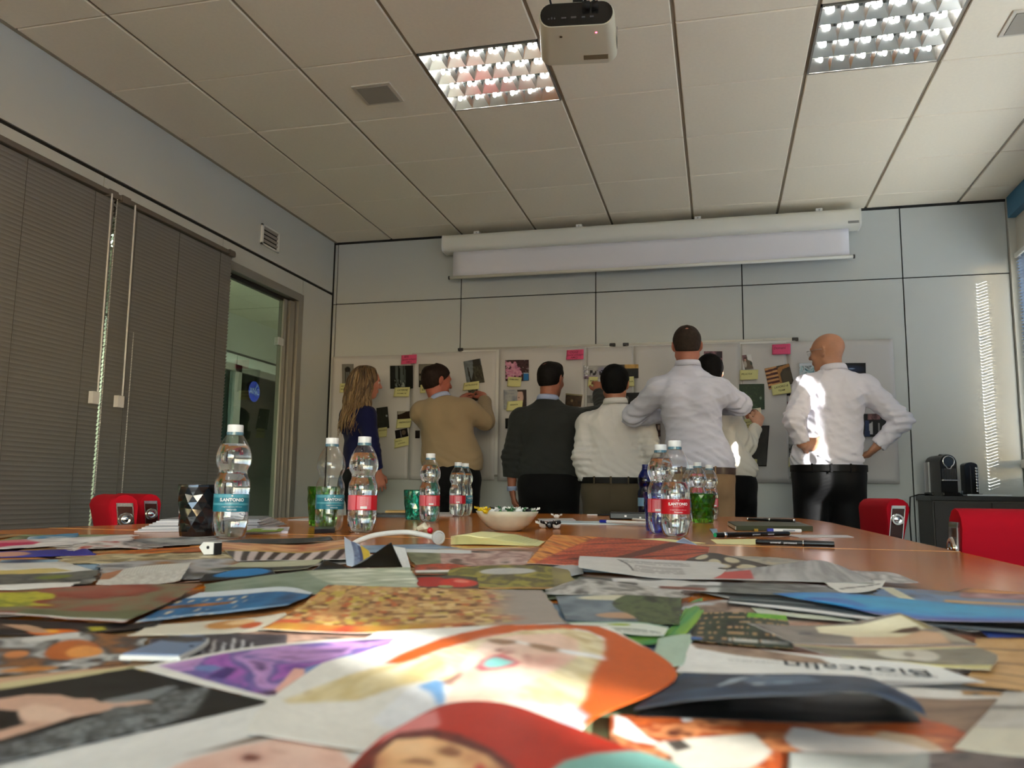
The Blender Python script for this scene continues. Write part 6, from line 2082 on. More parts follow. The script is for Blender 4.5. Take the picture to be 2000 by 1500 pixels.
        if folds:
            fl = fold3(X, Y, Z, seed, f).astype(np.float32) * folds
            for a in self.arms:           # bunching at the elbows
                e = a['el']
                dd = np.sqrt((X - e[0]) ** 2 + (Y - e[1]) ** 2 + (Z - e[2]) ** 2)
                u = self._u(a['wr'] - a['sh'])
                ring = np.sin(((X - e[0]) * u[0] + (Y - e[1]) * u[1] + (Z - e[2]) * u[2]) * 150)
                fl = fl + (np.exp(-(dd / 0.10) ** 2) * ring * folds * 0.55).astype(np.float32)
            # tension folds above the belt
            zz = np.exp(-((Z - hem - 0.05) / 0.07) ** 2)
            fl = fl + (zz * np.abs(np.sin(X * 34 + 7 * np.sin(Y * 9 + seed) + (Z - hem) * 60)) * folds * 0.7).astype(np.float32)
            F.d = F.d - fl
        F.d = np.maximum(F.d, (hem - Z + 0.010 * np.sin(X * 11 + seed) * (0 if tuck else 1)).astype(np.float32))
        # neck opening
        n0 = self.neck
        axd = self._u(self.h(0, -0.02, -0.04) - (n0 - np.array([0, 0, 0.06])))
        F.cone(n0 - axd * 0.00, n0 + axd * 0.16, 0.058 * self.s, 0.066 * self.s, 0, op='sub')
        # cuffs: cut across the forearm
        for a in self.arms:
            d = self._u(a['wr'] - a['el'])
            c = a['el'] + (a['wr'] - a['el']) * cuff
            F.cone(c + d * 0.055, c + d * 0.12, 0.058, 0.06, 0, op='sub', m=0.03)
        self.Tp = field_obj(name, F, m, self.t, color)
        self.hem = hem
        return self.Tp
    def cuffs(self, m, cuff=0.93, r=0.036, L=0.05):
        for a in self.arms:
            d = self._u(a['wr'] - a['el'])
            c = a['el'] + (a['wr'] - a['el']) * cuff
            b = MB().tube([c - d * (L - 0.012), c - d * L * 0.4, c + d * 0.012, c + d * 0.012], [r * 1.04, r, r * 0.98, r * 0.88], 24, cap=False)
            o = b.build('cuff', m, self.Tp, True)
            s_ = o.modifiers.new('t', 'SOLIDIFY'); s_.thickness = 0.003
    def collar(self, m, hgt=0.036, r=0.066, drop=0.012):
        n0 = self.neck
        ax = self._u(self.h(0, -0.02, -0.04) - (n0 - np.array([0, 0, 0.06])))
        c = n0 - ax * 0.012
        pts, rs = [], []
        b = MB()
        u = np.array([1.0, 0, 0]) - ax * ax[0]; u = self._u(u)
        v = np.cross(ax, u)
        seg = 30
        V, Fc = [], []
        prof = [(r * 0.90, -0.012), (r * 0.90, hgt), (r * 0.96, hgt + 0.004), (r * 1.04, hgt - 0.004), (r * 1.13, hgt * 0.25 - 0.006)]
        for (rr_, zz) in prof:
            for i in range(seg + 1):
                t = -PI * 0.5 + 0.35 + (2 * PI - 0.70) * i / seg + PI
                t = PI / 2 + 0.30 + (2 * PI - 0.60) * i / seg
                pnt = c + (u * math.cos(t) + v * math.sin(t) * 1.0) * rr_ + ax * (zz - (0.020 * max(0, math.sin(t)) if zz > 0 else 0))
                V.append(tuple(pnt))
        for k in range(len(prof) - 1):
            for i in range(seg):
                a0 = k * (seg + 1) + i
                Fc.append((a0, a0 + 1, a0 + seg + 2, a0 + seg + 1))
        o = MB().add(V, Fc).build('collar', m, self.Tp, True)
        s_ = o.modifiers.new('t', 'SOLIDIFY'); s_.thickness = 0.0022
        return o
    def trousers(self, m, waist_z=None, g=0.012, seed=2, h=0.011, wide=1.0, folds=0.004, belt=None, name='trousers'):
        hip = self.hip
        wz = hip[2] + 0.06 if waist_z is None else waist_z
        F = Field((hip[0] * .5 - 0.36, hip[1] * .5 - 0.26, 0.03), (hip[0] * .5 + 0.36, hip[1] * .5 + 0.26, wz + 0.05), h)
        mid = (self.shL + self.shR) / 2
        across = self._u(self.shR - self.shL)
        fb = self._u(np.cross(np.array([0, 0, 1.0]), across))
        top_ = hip + (mid - hip) * 0.30
        F.cone(hip - np.array([0, 0, 0.03]), top_, self.hips + g, self.waist + g + 0.004, 0.03, (fb, 0.68), m=0.08)
        self.legs(F, g, wide=wide)
        X, Y, Z = np.meshgrid(*F.ax, indexing='ij', sparse=True)
        F.d = F.d - (fold3(X, Y, Z, seed, 7.0) * folds).astype(np.float32)
        # seat crease
        F.cone(hip + np.array([0, -0.165, -0.02]), hip + np.array([0, -0.15, -0.2]), 0.006, 0.010, 0.02, op='sub')
        F.d = np.maximum(F.d, (Z - wz).astype(np.float32))
        o = field_obj(name, F, m, self.t)
        self.wz = wz
        if belt is not None:
            # ring measured on the trousers themselves
            V = np.array([v.co[:] for v in o.data.vertices])
            sel = V[np.abs(V[:, 2] - (wz - 0.02)) < 0.012]
            c = sel[:, :2].mean(0)
            seg = 40
            ang = np.arctan2(sel[:, 1] - c[1], sel[:, 0] - c[0])
            rad = np.hypot(sel[:, 0] - c[0], sel[:, 1] - c[1])
            R = []
            for i in range(seg):
                t = -PI + 2 * PI * (i + .5) / seg
                dd = np.abs((ang - t + PI) % (2 * PI) - PI)
                mk = (dd < 0.14) & (rad > 0.08)
                R.append(np.percentile(rad[mk], 95) if mk.any() else 0.15)
            R = np.convolve(np.r_[R[-2:], R, R[:2]], np.ones(5) / 5, 'valid') + 0.004
            V2, F2 = [], []
            for zz, e in ((wz - 0.034, 0), (wz - 0.034, 0.004), (wz + 0.004, 0.004), (wz + 0.004, 0)):
                for i in range(seg):
                    t = -PI + 2 * PI * (i + .5) / seg
                    V2.append((c[0] + (R[i] + e) * math.cos(t), c[1] + (R[i] + e) * math.sin(t), zz))
            for k in range(4):
                for i in range(seg):
                    j = (i + 1) % seg
                    F2.append((k * seg + i, k * seg + j, ((k + 1) % 4) * seg + j, ((k + 1) % 4) * seg + i))
            bo = MB().add(V2, F2).build('belt', belt, self.t, 40)
            for t in (-PI / 2, -PI / 2 - 0.62, -PI / 2 + 0.62):
                i = int(((t + PI) / (2 * PI)) * seg) % seg
                x_, y_ = c[0] + (R[i] + 0.005) * math.cos(t), c[1] + (R[i] + 0.005) * math.sin(t)
                Mx = Matrix.Translation((x_, y_, wz - 0.015)) @ Matrix.Rotation(t, 4, 'Z')
                MB().box((-0.002, -0.006, -0.027), (0.003, 0.006, 0.024), M=Mx, bev=0.001).build('belt_loop', m, o)
        return o
    def hair(self, m, front=0.045, nape=-0.055, side=0.0, thick=0.010, bald=None, h=0.005, rough=0.002, seed=1, up=0.0, color=None):
        q = self.hs
        c = self.hc
        F = Field(c - 0.15, c + 0.15, h)
        H = self.h
        F.ell(H(0, -0.012, 0.032), (np.array((0.076, 0.094, 0.082)) + thick) * q, 0.01, self.HM)
        F.ell(H(0, 0.015, 0.018), (np.array((0.068, 0.074, 0.084)) + thick * .8) * q, 0.02, self.HM)
        F.ell(H(0, -0.045, -0.020), (np.array((0.058, 0.045, 0.055)) + thick * .6) * q, 0.03, self.HM)
        if up:
            F.ell(H(0, 0.045, 0.092), np.array((0.055, 0.045, 0.030 + up)) * q, 0.025, self.HM)
        X, Y, Z = np.meshgrid(*F.ax, indexing='ij', sparse=True)
        dx, dy, dz = X - c[0], Y - c[1], Z - c[2]
        R = self.HM
        hx, hy, hz = [(R[0, k] * dx + R[1, k] * dy + R[2, k] * dz) / q for k in range(3)]
        F.d = F.d - ((fbm(hx * 60 + 3 * seed, hz * 60 + hy * 30, 2) - .5) * rough * 2).astype(np.float32)
        # keep above a line rising from the nape over the ears to the forehead
        line = np.where(hy < -0.03, nape + (hy + 0.09).clip(0, 1) * 0.35, nape + 0.021 + (hy + 0.03) * 1.25 + side)
        keep = line - hz
        F.d = np.maximum(F.d, (keep * 0.8 * q).astype(np.float32))
        F.d = np.maximum(F.d, ((hy - front - (0.085 - hz) * 0.25) * q).astype(np.float32))
        # clear the ears
        for sg in (-1, 1):
            F.ell(H(sg * 0.086, -0.004, -0.004), np.array((0.018, 0.022, 0.034)) * q, 0.004, self.HM, 'sub')
        if bald:
            for b in bald:
                F.ell(H(*b[0]), np.array(b[1]) * q, 0.006, self.HM, 'sub')
        return field_obj('hair', F, m, self.t, color)
    def eyes(self, iris=(70, 50, 36)):
        for sg in (-1, 1):
            b = MB()
            b.ball((0, 0, 0), 0.0118, mat('eye_white', srgb(225, 220, 212), 0.2), nu=14, nv=10)
            c = self.h(sg * 0.031, 0.0790, 0.009)
            fw = self.HM @ np.array([0, 1, 0])
            b.ball(tuple(fw * 0.0078), 0.0052, mat('eye_iris', srgb(*iris), 0.2), nu=10, nv=6)
            o = b.build('eye', None, self.B, True)
            o.location = tuple(c)

def hair_mat(name, c, rough=0.45):
    return mat(name, srgb(*[q * 0.8 for q in c]), rough + 0.15, spec=0.15, bump=(320, 0.6, 0.002), vary=(60, 0.25))
def cloth(name, c, rough=0.8, fine=900, st=0.15, sheen=0.15, vary=None):
    return mat(name, srgb(*c), rough, sheen=sheen * 0.3, spec=0.2, bump=(fine, st, 0.0006), vary=vary)
P3 = lambda px, py, y: at(px, py, 1, y)

M_shirt_white = cloth('shirt_white', (214, 212, 210), 0.7)
M_shirt_blue = cloth('shirt_pale_lilac', (196, 198, 214), 0.7)
M_shirt_lilac = cloth('shirt_white_lilac', (218, 216, 226), 0.65)
M_collar_blue = cloth('collar_pale_blue', (160, 172, 206), 0.7)
M_beige = cloth('knit_beige', (150, 130, 102), 0.9, 500, 0.4, 0.4)
M_char = cloth('knit_charcoal', (46, 48, 47), 0.9, 500, 0.4, 0.3)
M_navy = cloth('knit_navy', (18, 22, 62), 0.85, 500, 0.3, 0.25)
M_cream = cloth('knit_ivory', (224, 218, 206), 0.6, 500, 0.2, 0.3)
M_trk = cloth('trousers_black', (9, 9, 10), 0.8)
M_trk2 = cloth('trousers_black_sheen', (9, 9, 11), 0.6)
M_olive = cloth('trousers_olive', (86, 76, 60), 0.85)
M_camel = cloth('trousers_camel', (138, 112, 84), 0.85)
M_belt = mat('belt_black', srgb(10, 9, 9), 0.5, spec=0.2)
M_belt_br = mat('belt_brown', srgb(62, 44, 34), 0.35)

# ---- bald man with hands on his hips
y0 = -0.62
W = dict(hip=P3(1618, 912, y0), neck=P3(1628, 722, y0), shL=P3(1574, 757, y0), shR=P3(1690, 757, y0))
hipc = P3(1616, 905, y0)
p = Person('bald man in white shirt and black trousers standing with hands on hips', hipc.x, y0, 0.0, 1.84, W,
    dict(c=P3(1616, 689, y0 + 0.02), yaw=0.98, pitch=-0.06, s=1.0),
    [dict(side=-1, el=P3(1551, 820, y0 - 0.20), wr=P3(1566, 866, y0 - 0.17), kn=P3(1590, 868, y0 - 0.125), n=(-0.2, -0.9, -0.3), curl=0.28),
     dict(side=1, el=P3(1762, 822, y0 - 0.04), wr=P3(1712, 872, y0 - 0.02), kn=P3(1696, 888, y0 + 0.01), n=(0.8, -0.5, 0.2), curl=0.5)],
    waist=0.155, hips=0.160, chest=1.06, skin=SKIN('skin_tan', (178, 128, 100)))
p.body(); p.eyes()
p.top(M_shirt_lilac, g=0.015, hem=p.hip[2] - 0.01, folds=0.013, f=12.0, seed=4, bag=0.03, cuff=0.88)
p.cuffs(M_shirt_lilac, 0.88, 0.037); p.collar(M_shirt_lilac, 0.034, 0.070)
p.trousers(M_trk2, p.hip[2] + 0.005, g=0.016, belt=M_belt, wide=1.08)
p.feet()
# rimless glasses
b = MB()
H = p.h
gl = thing('eyeglasses', 'thin rimless glasses worn by the bald man', 'glasses', tuple(p.t.location), 0.0)
for sg in (-1, 1):
    b.tube([tuple(H(sg * 0.066, 0.098, 0.014)), tuple(H(sg * 0.080, 0.03, 0.016)), tuple(H(sg * 0.084, -0.012, 0.010))], 0.0012, 6)
    ring = []
    for k in range(17):
        a = 2 * PI * k / 16
        ring.append(tuple(H(sg * 0.034 + 0.026 * math.cos(a), 0.106 - 0.008 * abs(math.cos(a)), 0.008 + 0.017 * math.sin(a))))
    b.tube(ring, 0.0008, 5, cap=False)
b.tube([tuple(H(-0.009, 0.112, 0.012)), tuple(H(0, 0.116, 0.014)), tuple(H(0.009, 0.112, 0.012))], 0.0009, 5)
b.build('frame', mat('frame_metal', (0.45, 0.42, 0.4), 0.3, metal=1.0), gl, True)
for sg in (-1, 1):
    v = [tuple(H(sg * 0.034, 0.105, 0.008))] + [tuple(H(sg * 0.034 + 0.0255 * math.cos(2 * PI * k / 16), 0.105 - 0.008 * abs(math.cos(2 * PI * k / 16)), 0.008 + 0.0165 * math.sin(2 * PI * k / 16))) for k in range(16)]
    MB().add(v, [(0, 1 + k, 1 + (k + 1) % 16) for k in range(16)]).build('lens', M_window, gl)

# ---- tall man in pale lilac shirt
y0 = -0.90
W = dict(hip=P3(1366, 918, y0), neck=P3(1343, 712, y0), shL=P3(1287, 762, y0), shR=P3(1402, 764, y0))
hipc = P3(1366, 915, y0)
p = Person('tall man with short greying hair in pale lilac shirt, elbows spread', hipc.x, y0, 0.0, 1.84, W,
    dict(c=P3(1342, 676, y0 + 0.02), yaw=0.04, pitch=-0.14, s=1.02),
    [dict(side=-1, el=P3(1236, 813, y0 + 0.12), wr=P3(1300, 812, y0 + 0.30), kn=P3(1318, 800, y0 + 0.37), n=(0, -0.5, 0.8), curl=0.5),
     dict(side=1, el=P3(1447, 790, y0 + 0.12), wr=P3(1402, 798, y0 + 0.30), kn=P3(1386, 790, y0 + 0.37), n=(0, -0.5, 0.8), curl=0.5)],
    waist=0.140, hips=0.150, chest=1.05, skin=SKIN('skin_ruddy', (168, 108, 88)))
p.body(); p.eyes()
p.top(M_shirt_blue, g=0.016, hem=p.hip[2] - 0.005, folds=0.013, f=12.0, seed=8, bag=0.022, cuff=0.9)
p.cuffs(M_shirt_blue, 0.9); p.collar(M_shirt_blue, 0.030, 0.068)
p.trousers(M_camel, p.hip[2] + 0.008, g=0.014, belt=M_belt_br)
p.hair(hair_mat('hair_grey_brown', (58, 46, 38)), front=0.085, nape=-0.060, thick=0.006, up=0.008, bald=[((0.0, -0.098, 0.085), (0.016, 0.014, 0.014))])
p.feet()

# ---- woman in ivory sweater behind the tall man
y0 = -0.30
W = dict(hip=P3(1420, 935, y0), neck=P3(1390, 770, y0), shL=P3(1345, 803, y0), shR=P3(1420, 803, y0 - 0.02))
hipc = P3(1416, 935, y0)
p = Person('dark-haired person in shiny ivory sweater half hidden behind the tall man', hipc.x, y0, 0.0, 1.68, W,
    dict(c=P3(1386, 728, y0 + 0.02), yaw=0.1, pitch=-0.05, s=0.97),
    [dict(side=1, el=P3(1460, 872, y0 + 0.06), wr=P3(1476, 834, y0 + 0.24), kn=P3(1484, 812, y0 + 0.33), n=(0.5, -0.7, 0.3), curl=0.45),
     dict(side=-1, el=P3(1345, 875, y0 + 0.08), wr=P3(1400, 850, y0 + 0.24), kn=P3(1420, 838, y0 + 0.32), n=(-0.5, -0.7, 0.3), curl=0.45)],
    waist=0.125, hips=0.145, chest=0.98, skin=SKIN('skin_light', (214, 160, 132)))
p.body(); p.eyes()
p.top(M_cream, 'sweater', g=0.014, hem=p.hip[2] + 0.0, folds=0.011, seed=12, tuck=False, cuff=0.9, bag=0.02)
p.cuffs(M_cream, 0.92, 0.034, 0.035)
p.trousers(M_trk, p.hip[2] + 0.02, g=0.012, wide=0.95)
p.hair(hair_mat('hair_black_short', (18, 15, 14)), front=0.06, nape=-0.10, side=-0.03, thick=0.016)
p.feet()

# ---- man in white shirt and olive trousers
y0 = -0.50
W = dict(hip=P3(1200, 945, y0), neck=P3(1202, 786, y0), shL=P3(1148, 828, y0), shR=P3(1256, 828, y0))
hipc = P3(1200, 940, y0)
p = Person('black-haired man in white shirt and olive trousers, hand in pocket', hipc.x, y0, 0.0, 1.70, W,
    dict(c=P3(1201, 751, y0 + 0.02), yaw=0.0, pitch=-0.1, s=1.06),
    [dict(side=-1, el=P3(1135, 892, y0 - 0.08), wr=P3(1144, 936, y0 - 0.03), kn=P3(1152, 958, y0 + 0.0), n=(-0.8, -0.5, 0), curl=0.3),
     dict(side=1, el=P3(1274, 884, y0 - 0.06), wr=P3(1266, 932, y0 + 0.02), kn=P3(1262, 952, y0 + 0.05), n=(0.8, -0.5, 0), curl=0.3)],
    waist=0.188, hips=0.180, chest=1.12, skin=SKIN('skin_mid', (164, 110, 86)))
p.body(); p.eyes()
p.top(M_shirt_white, g=0.016, hem=p.hip[2] + 0.01, folds=0.012, f=12.0, seed=21, bag=0.03, cuff=0.92)
p.cuffs(M_shirt_white, 0.92); p.collar(M_shirt_white, 0.034, 0.072)
p.trousers(M_olive, p.hip[2] + 0.035, g=0.016, belt=M_belt, wide=1.15)
p.hair(hair_mat('hair_black', (12, 11, 11)), front=0.08, nape=-0.085, thick=0.012)
p.feet()

# ---- man in charcoal sweater
y0 = -0.40
W = dict(hip=P3(1072, 935, y0), neck=P3(1070, 780, y0), shL=P3(1018, 820, y0), shR=P3(1122, 820, y0))
hipc = P3(1072, 930, y0)
p = Person('man in charcoal sweater with pale blue collar, right arm raised to the wall', hipc.x, y0, 0.0, 1.73, W,
    dict(c=P3(1076, 742, y0 + 0.03), yaw=-0.30, pitch=-0.08, s=1.03),
    [dict(side=-1, el=P3(999, 893, y0 - 0.03), wr=P3(1000, 955, y0 - 0.02), kn=P3(1004, 980, y0 - 0.02), n=(-0.9, -0.4, 0), curl=0.35),
     dict(side=1, el=P3(1180, 810, y0 + 0.22), wr=P3(1170, 768, y0 + 0.44), kn=P3(1169, 750, y0 + 0.50), n=(0.3, -0.9, 0), curl=0.55)],
    waist=0.165, hips=0.168, chest=1.10, skin=SKIN('skin_mid2', (160, 102, 80)))
p.body(); p.eyes()
p.top(M_char, 'sweater', g=0.022, hem=p.hip[2] + 0.005, folds=0.009, seed=31, tuck=False, cuff=0.95, bag=0.035)
p.cuffs(M_collar_blue, 1.0, 0.034, 0.03); p.collar(M_collar_blue, 0.034, 0.068)
p.trousers(M_trk, p.hip[2] + 0.03, g=0.016, wide=1.12)
p.hair(hair_mat('hair_dark_brown', (26, 21, 18)), front=0.075, nape=-0.060, thick=0.008, up=0.006, bald=[((-0.012, -0.078, 0.100), (0.018, 0.022, 0.018))])
p.feet()

# ---- man in beige sweater
y0 = -0.36
W = dict(hip=P3(884, 925, y0), neck=P3(860, 778, y0), shL=P3(824, 806, y0), shR=P3(912, 800, y0 + 0.02))
hipc = P3(880, 925, y0)
p = Person('man with thinning brown hair in beige sweater, hands at the wall', hipc.x, y0, 0.0, 1.74, W,
    dict(c=P3(853, 745, y0 + 0.03), yaw=-0.75, pitch=-0.12, s=1.03),
    [dict(side=1, el=P3(948, 822, y0 + 0.10), wr=P3(946, 782, y0 + 0.38), kn=P3(940, 768, y0 + 0.50), n=(0.5, -0.6, 0.5), curl=0.5),
     dict(side=-1, el=P3(850, 850, y0 + 0.22), wr=P3(895, 784, y0 + 0.42), kn=P3(908, 772, y0 + 0.50), n=(-0.4, -0.6, 0.6), curl=0.5)],
    waist=0.162, hips=0.160, chest=1.12, skin=SKIN('skin_ruddy2', (166, 96, 78)))
p.body(); p.eyes()
p.top(M_beige, 'sweater', g=0.022, hem=p.hip[2] + 0.03, folds=0.009, seed=41, tuck=False, cuff=0.93, bag=0.03)
p.collar(M_collar_blue, 0.032, 0.068)
p.trousers(M_trk, p.hip[2] + 0.06, g=0.014, wide=1.05)
p.hair(hair_mat('hair_brown', (44, 30, 24)), front=0.06, nape=-0.075, thick=0.012, bald=[((-0.004, -0.070, 0.112), (0.040, 0.045, 0.030))])
p.feet()

# ---- woman with long wavy hair
y0 = -0.32
W = dict(hip=P3(702, 925, y0), neck=P3(703, 787, y0), shL=P3(682, 812, y0 + 0.09), shR=P3(716, 812, y0 - 0.09))
hipc = P3(702, 925, y0)
yaw = -1.05
p = Person('woman with long wavy dark blond hair in navy top, seen in profile', hipc.x, y0, yaw, 1.70, W,
    dict(c=P3(716, 747, y0), yaw=0.10, pitch=-0.12, s=0.97),
    [dict(side=1, el=P3(728, 880, y0 - 0.12), wr=P3(738, 925, y0 - 0.06), kn=P3(742, 945, y0 - 0.03), n=(0.6, -0.8, 0), curl=0.3),
     dict(side=-1, el=P3(690, 880, y0 + 0.15), wr=P3(712, 925, y0 + 0.16), kn=P3(718, 945, y0 + 0.17), n=(-0.6, 0.8, 0), curl=0.3)],
    waist=0.128, hips=0.150, chest=0.86, skin=SKIN('skin_fair', (180, 118, 98)))
p.body(0.005); p.eyes()
p.top(M_navy, 'top', g=0.012, hem=p.hip[2] + 0.01, folds=0.006, seed=51, tuck=False, cuff=0.72)
p.trousers(M_trk, p.hip[2] + 0.03, g=0.012, wide=0.95)
p.feet()
# hair: a cap and long wavy locks, each with its own shade
M_blond = print_mat('hair_blond', 0.42, 0.5)
rs = np.random.RandomState(9)
shades = [np.array(srgb(*c)) for c in ((66, 48, 32), (92, 70, 46), (122, 96, 64), (156, 128, 90), (76, 56, 38), (48, 34, 24))]
def capcol(V):
    n = fbm(V[:, 0] * 40, V[:, 1] * 40 + V[:, 2] * 8, 2)
    f = np.clip((n - .3) * 2.2, 0, 1)[:, None]
    return shades[0] * (1 - f) + shades[2] * f
hr = p.hair(M_blond, front=0.052, nape=-0.10, side=-0.02, thick=0.015, color=capcol, h=0.004)
V, Fc, C = [], [], []
seg = 5
for k in range(560):
    u = rs.uniform(-1, 1)
    a = PI * (0.5 + 0.5) + u * 2.2           # around the back of the head
    el = rs.uniform(0.1, 1.25)
    x0, y0_, z0 = 0.086 * math.sin(u * 1.75) * math.cos(el * .8), -0.010 - 0.092 * math.cos(u * 1.75) * math.cos(el * .8), 0.030 + 0.090 * math.sin(el)
    side = abs(u)
    length = rs.uniform(0.24, 0.46)
    pts = []
    amp, fr, ph = rs.uniform(0.009, 0.020), rs.uniform(27, 33), 5 * u + 2.2 * math.sin(9 * el) + rs.normal(0, 0.5)
    p0 = p.h(x0, y0_, z0)
    out = p.HM @ np.array([math.sin(u * 1.75), -math.cos(u * 1.75), 0])
    out[2] = 0
    n = 18
    for i in range(n + 1):
        s_ = i / n
        dz = -length * s_
        spread = 0.012 + 0.055 * math.sin(min(1, s_ * 1.6) * PI / 2) * rs.uniform(.96, 1.04)
        wv_ = amp * math.sin(fr * length * s_ + ph) * min(1, s_ * 3)
        tang = np.array([-out[1], out[0], 0])
        pull = np.array(p.h(0.0, -0.075, 0)) - p0
        pull[2] = 0
        q_ = p0 + out * spread + tang * wv_ + np.array([0, 0, dz + 0.02 * math.sin(PI * min(1, s_ * 2.5))]) + pull * 0.35 * s_ + out * wv_ * .6
        if q_[2] < p.shR[2] + 0.07:           # rest on the shoulders and back
            back = p.HM @ np.array([0, -1, 0]); back[2] = 0
            q_ = q_ + back * 0.035 * min(1, (p.shR[2] + 0.07 - q_[2]) / 0.12)
        pts.append(Vector(q_))
    rad = [0.0046 * (1 - 0.75 * (i / n) ** 2) * (0.6 + 0.4 * min(1, i / 3)) for i in range(n + 1)]
    b = MB().tube(pts, rad, seg)
    o_ = len(V)
    V += b.v
    Fc += [tuple(i + o_ for i in f) for f in b.f]
    c0_, c1_ = shades[rs.randint(6)], shades[rs.randint(1, 4)]
    for i in range(n + 1):
        C += [tuple(c0_ * (1 - i / n) + c1_ * (i / n))] * seg
lk = MB().add(V, Fc).build('hair_locks', M_blond, hr, True)
ca = lk.data.color_attributes.new('print', 'FLOAT_COLOR', 'POINT')
rgba = np.ones((len(V), 4), np.float32); rgba[:, :3] = np.array(C)
ca.data.foreach_set('color', rgba.reshape(-1))

# ------------------------------------------------------------------ whiteboards, flip chart sheets, photos and notes on the back wall
YW = BW
M_sheet = mat('flipchart_paper', srgb(192, 190, 190), 0.55)
M_dark_cap = mat('board_cap', srgb(24, 24, 26), 0.5)
M_boardw = mat('board_white', srgb(220, 220, 218), 0.25)
def board(x0, x1, z1, label):
    t = thing('whiteboard', label, 'whiteboard', ((x0 + x1) / 2, YW, 1.45), group='whiteboards on the back wall')
    L = (x1 - x0) / 2
    hh = z1 - 1.45
    MB().box((-L, -0.014, -0.47), (L, -0.003, hh)).build('board_surface', M_boardw, t)
    b = MB()
    b.box((-L, -0.020, hh - 0.016), (L, -0.001, hh)).box((-L, -0.020, -0.486), (L, -0.001, -0.47))
    b.box((-L, -0.020, -0.47), (-L + 0.014, -0.001, hh)).box((L - 0.014, -0.020, -0.47), (L, -0.001, hh))
    b.build('board_frame', M_alu, t)
    for s in (-1, 1):
        MB().box((s * L - 0.022, -0.023, hh - 0.020), (s * L + 0.022, 0.0, hh + 0.003), bev=0.004).build('corner_cap', M_dark_cap, t)
board(-1.785, -0.600, 1.957, 'whiteboard behind the flip chart sheets, left of the pair')
board(-0.500, 0.695, 1.957, 'whiteboard behind the flip chart sheets, right of the pair')

def sheet(px0, px1, pyt, pyb, label, seed, off=0.026, right=None):
    A = at(px0, pyt, 1, YW - off); B = at(px1, pyt, 1, YW - off)
    C = at((px0 + px1) / 2, pyb, 1, YW - off)
    w, h_ = B.x - A.x, A.z - C.z
    n, m_ = 22, 26
    tt, ss = np.meshgrid(np.linspace(0, 1, m_), np.linspace(0, 1, n), indexing='ij')
    Y = 0.004 * np.sin(ss * 5 + seed) * tt + 0.006 * (fbm(ss * 3 + seed, tt * 3) - .5) - 0.010 * tt * np.maximum(0, ss - .85) * 3
    Y += 0.0035 * np.exp(-((tt - .42) / .012) ** 2)
    P = np.stack([A.x + ss * w, YW - off + Y, A.z - tt * h_], -1)
    c = P.reshape(-1, 3).mean(0)
    o = link('flip_chart_sheet', grid_mesh('flip_chart_sheet', P - c, None, M_sheet), None, tuple(c))
    s_ = o.modifiers.new('t', 'SOLIDIFY'); s_.thickness = 0.0006
    tag(o, label, 'paper', 'flip chart sheets hung across the back wall')
sheet(650, 803, 697, 935, 'blank flip chart sheet behind the blond woman, first at the left corner', 1)
sheet(805, 969, 690, 937, 'flip chart sheet behind the man in beige', 2, 0.028)
sheet(975, 1143, 683, 940, 'flip chart sheet behind the man in charcoal', 3)
sheet(1146, 1236, 679, 941, 'narrow flip chart sheet behind the black-haired man in white', 4, 0.028)
sheet(1238, 1445, 676, 942, 'flip chart sheet behind the tall man', 5)
sheet(1447, 1534, 672, 943, 'flip chart sheet carrying the green photo', 6, 0.028)
sheet(1536, 1744, 668, 944, 'rightmost flip chart sheet, behind the bald man', 7, 0.024)

def wphoto(corners, label, paint, n=(34, 34), off=0.034, curl=0.006, name='wall_photo', cat='photo', group='photos taped on the flip chart sheets', m=None):
    """corners: four pixels, clockwise from the upper left"""
    K = [at(x, y, 1, YW - off) for x, y in corners]
    n0, n1 = n
    tt, ss = np.meshgrid(np.linspace(0, 1, n1), np.linspace(0, 1, n0), indexing='ij')
    K = [np.array(k) for k in K]
    P = ((1 - ss)[..., None] * K[0] + ss[..., None] * K[1]) * (1 - tt)[..., None] + ((1 - ss)[..., None] * K[3] + ss[..., None] * K[2]) * tt[..., None]
    P[..., 1] -= curl * tt ** 2 * (0.4 + 0.6 * ss)
    pt = Paint(ss, tt)
    paint(pt)
    c = P.reshape(-1, 3).mean(0)
    o = link(name, grid_mesh(name, P - c, pt.c, m or M_gloss), None, tuple(c))
    s_ = o.modifiers.new('t', 'SOLIDIFY'); s_.thickness = 0.0005
    tag(o, label, cat, group)
    return o, K
def R4(x0, y0, x1, y1, tilt=0.0):
    """upright rectangle in pixels, turned by tilt degrees; the rows fall a little to the left like the wall's"""
    cx_, cy_ = (x0 + x1) / 2, (y0 + y1) / 2
    a = math.radians(tilt - 0.8)
    out = []
    for x, y in ((x0, y0), (x1, y0), (x1, y1), (x0, y1)):
        dx, dy = x - cx_, y - cy_
        out.append((cx_ + dx * math.cos(a) - dy * math.sin(a), cy_ + dx * math.sin(a) + dy * math.cos(a)))
    return out
M_note_y = mat('sticky_yellow', srgb(200, 197, 138), 0.7)
M_note_p = mat('sticky_pink', srgb(212, 78, 120), 0.7)
M_pen = mat('marker_ink', srgb(34, 32, 24), 0.6)
M_penp = mat('marker_ink_on_pink', srgb(110, 20, 50), 0.6)
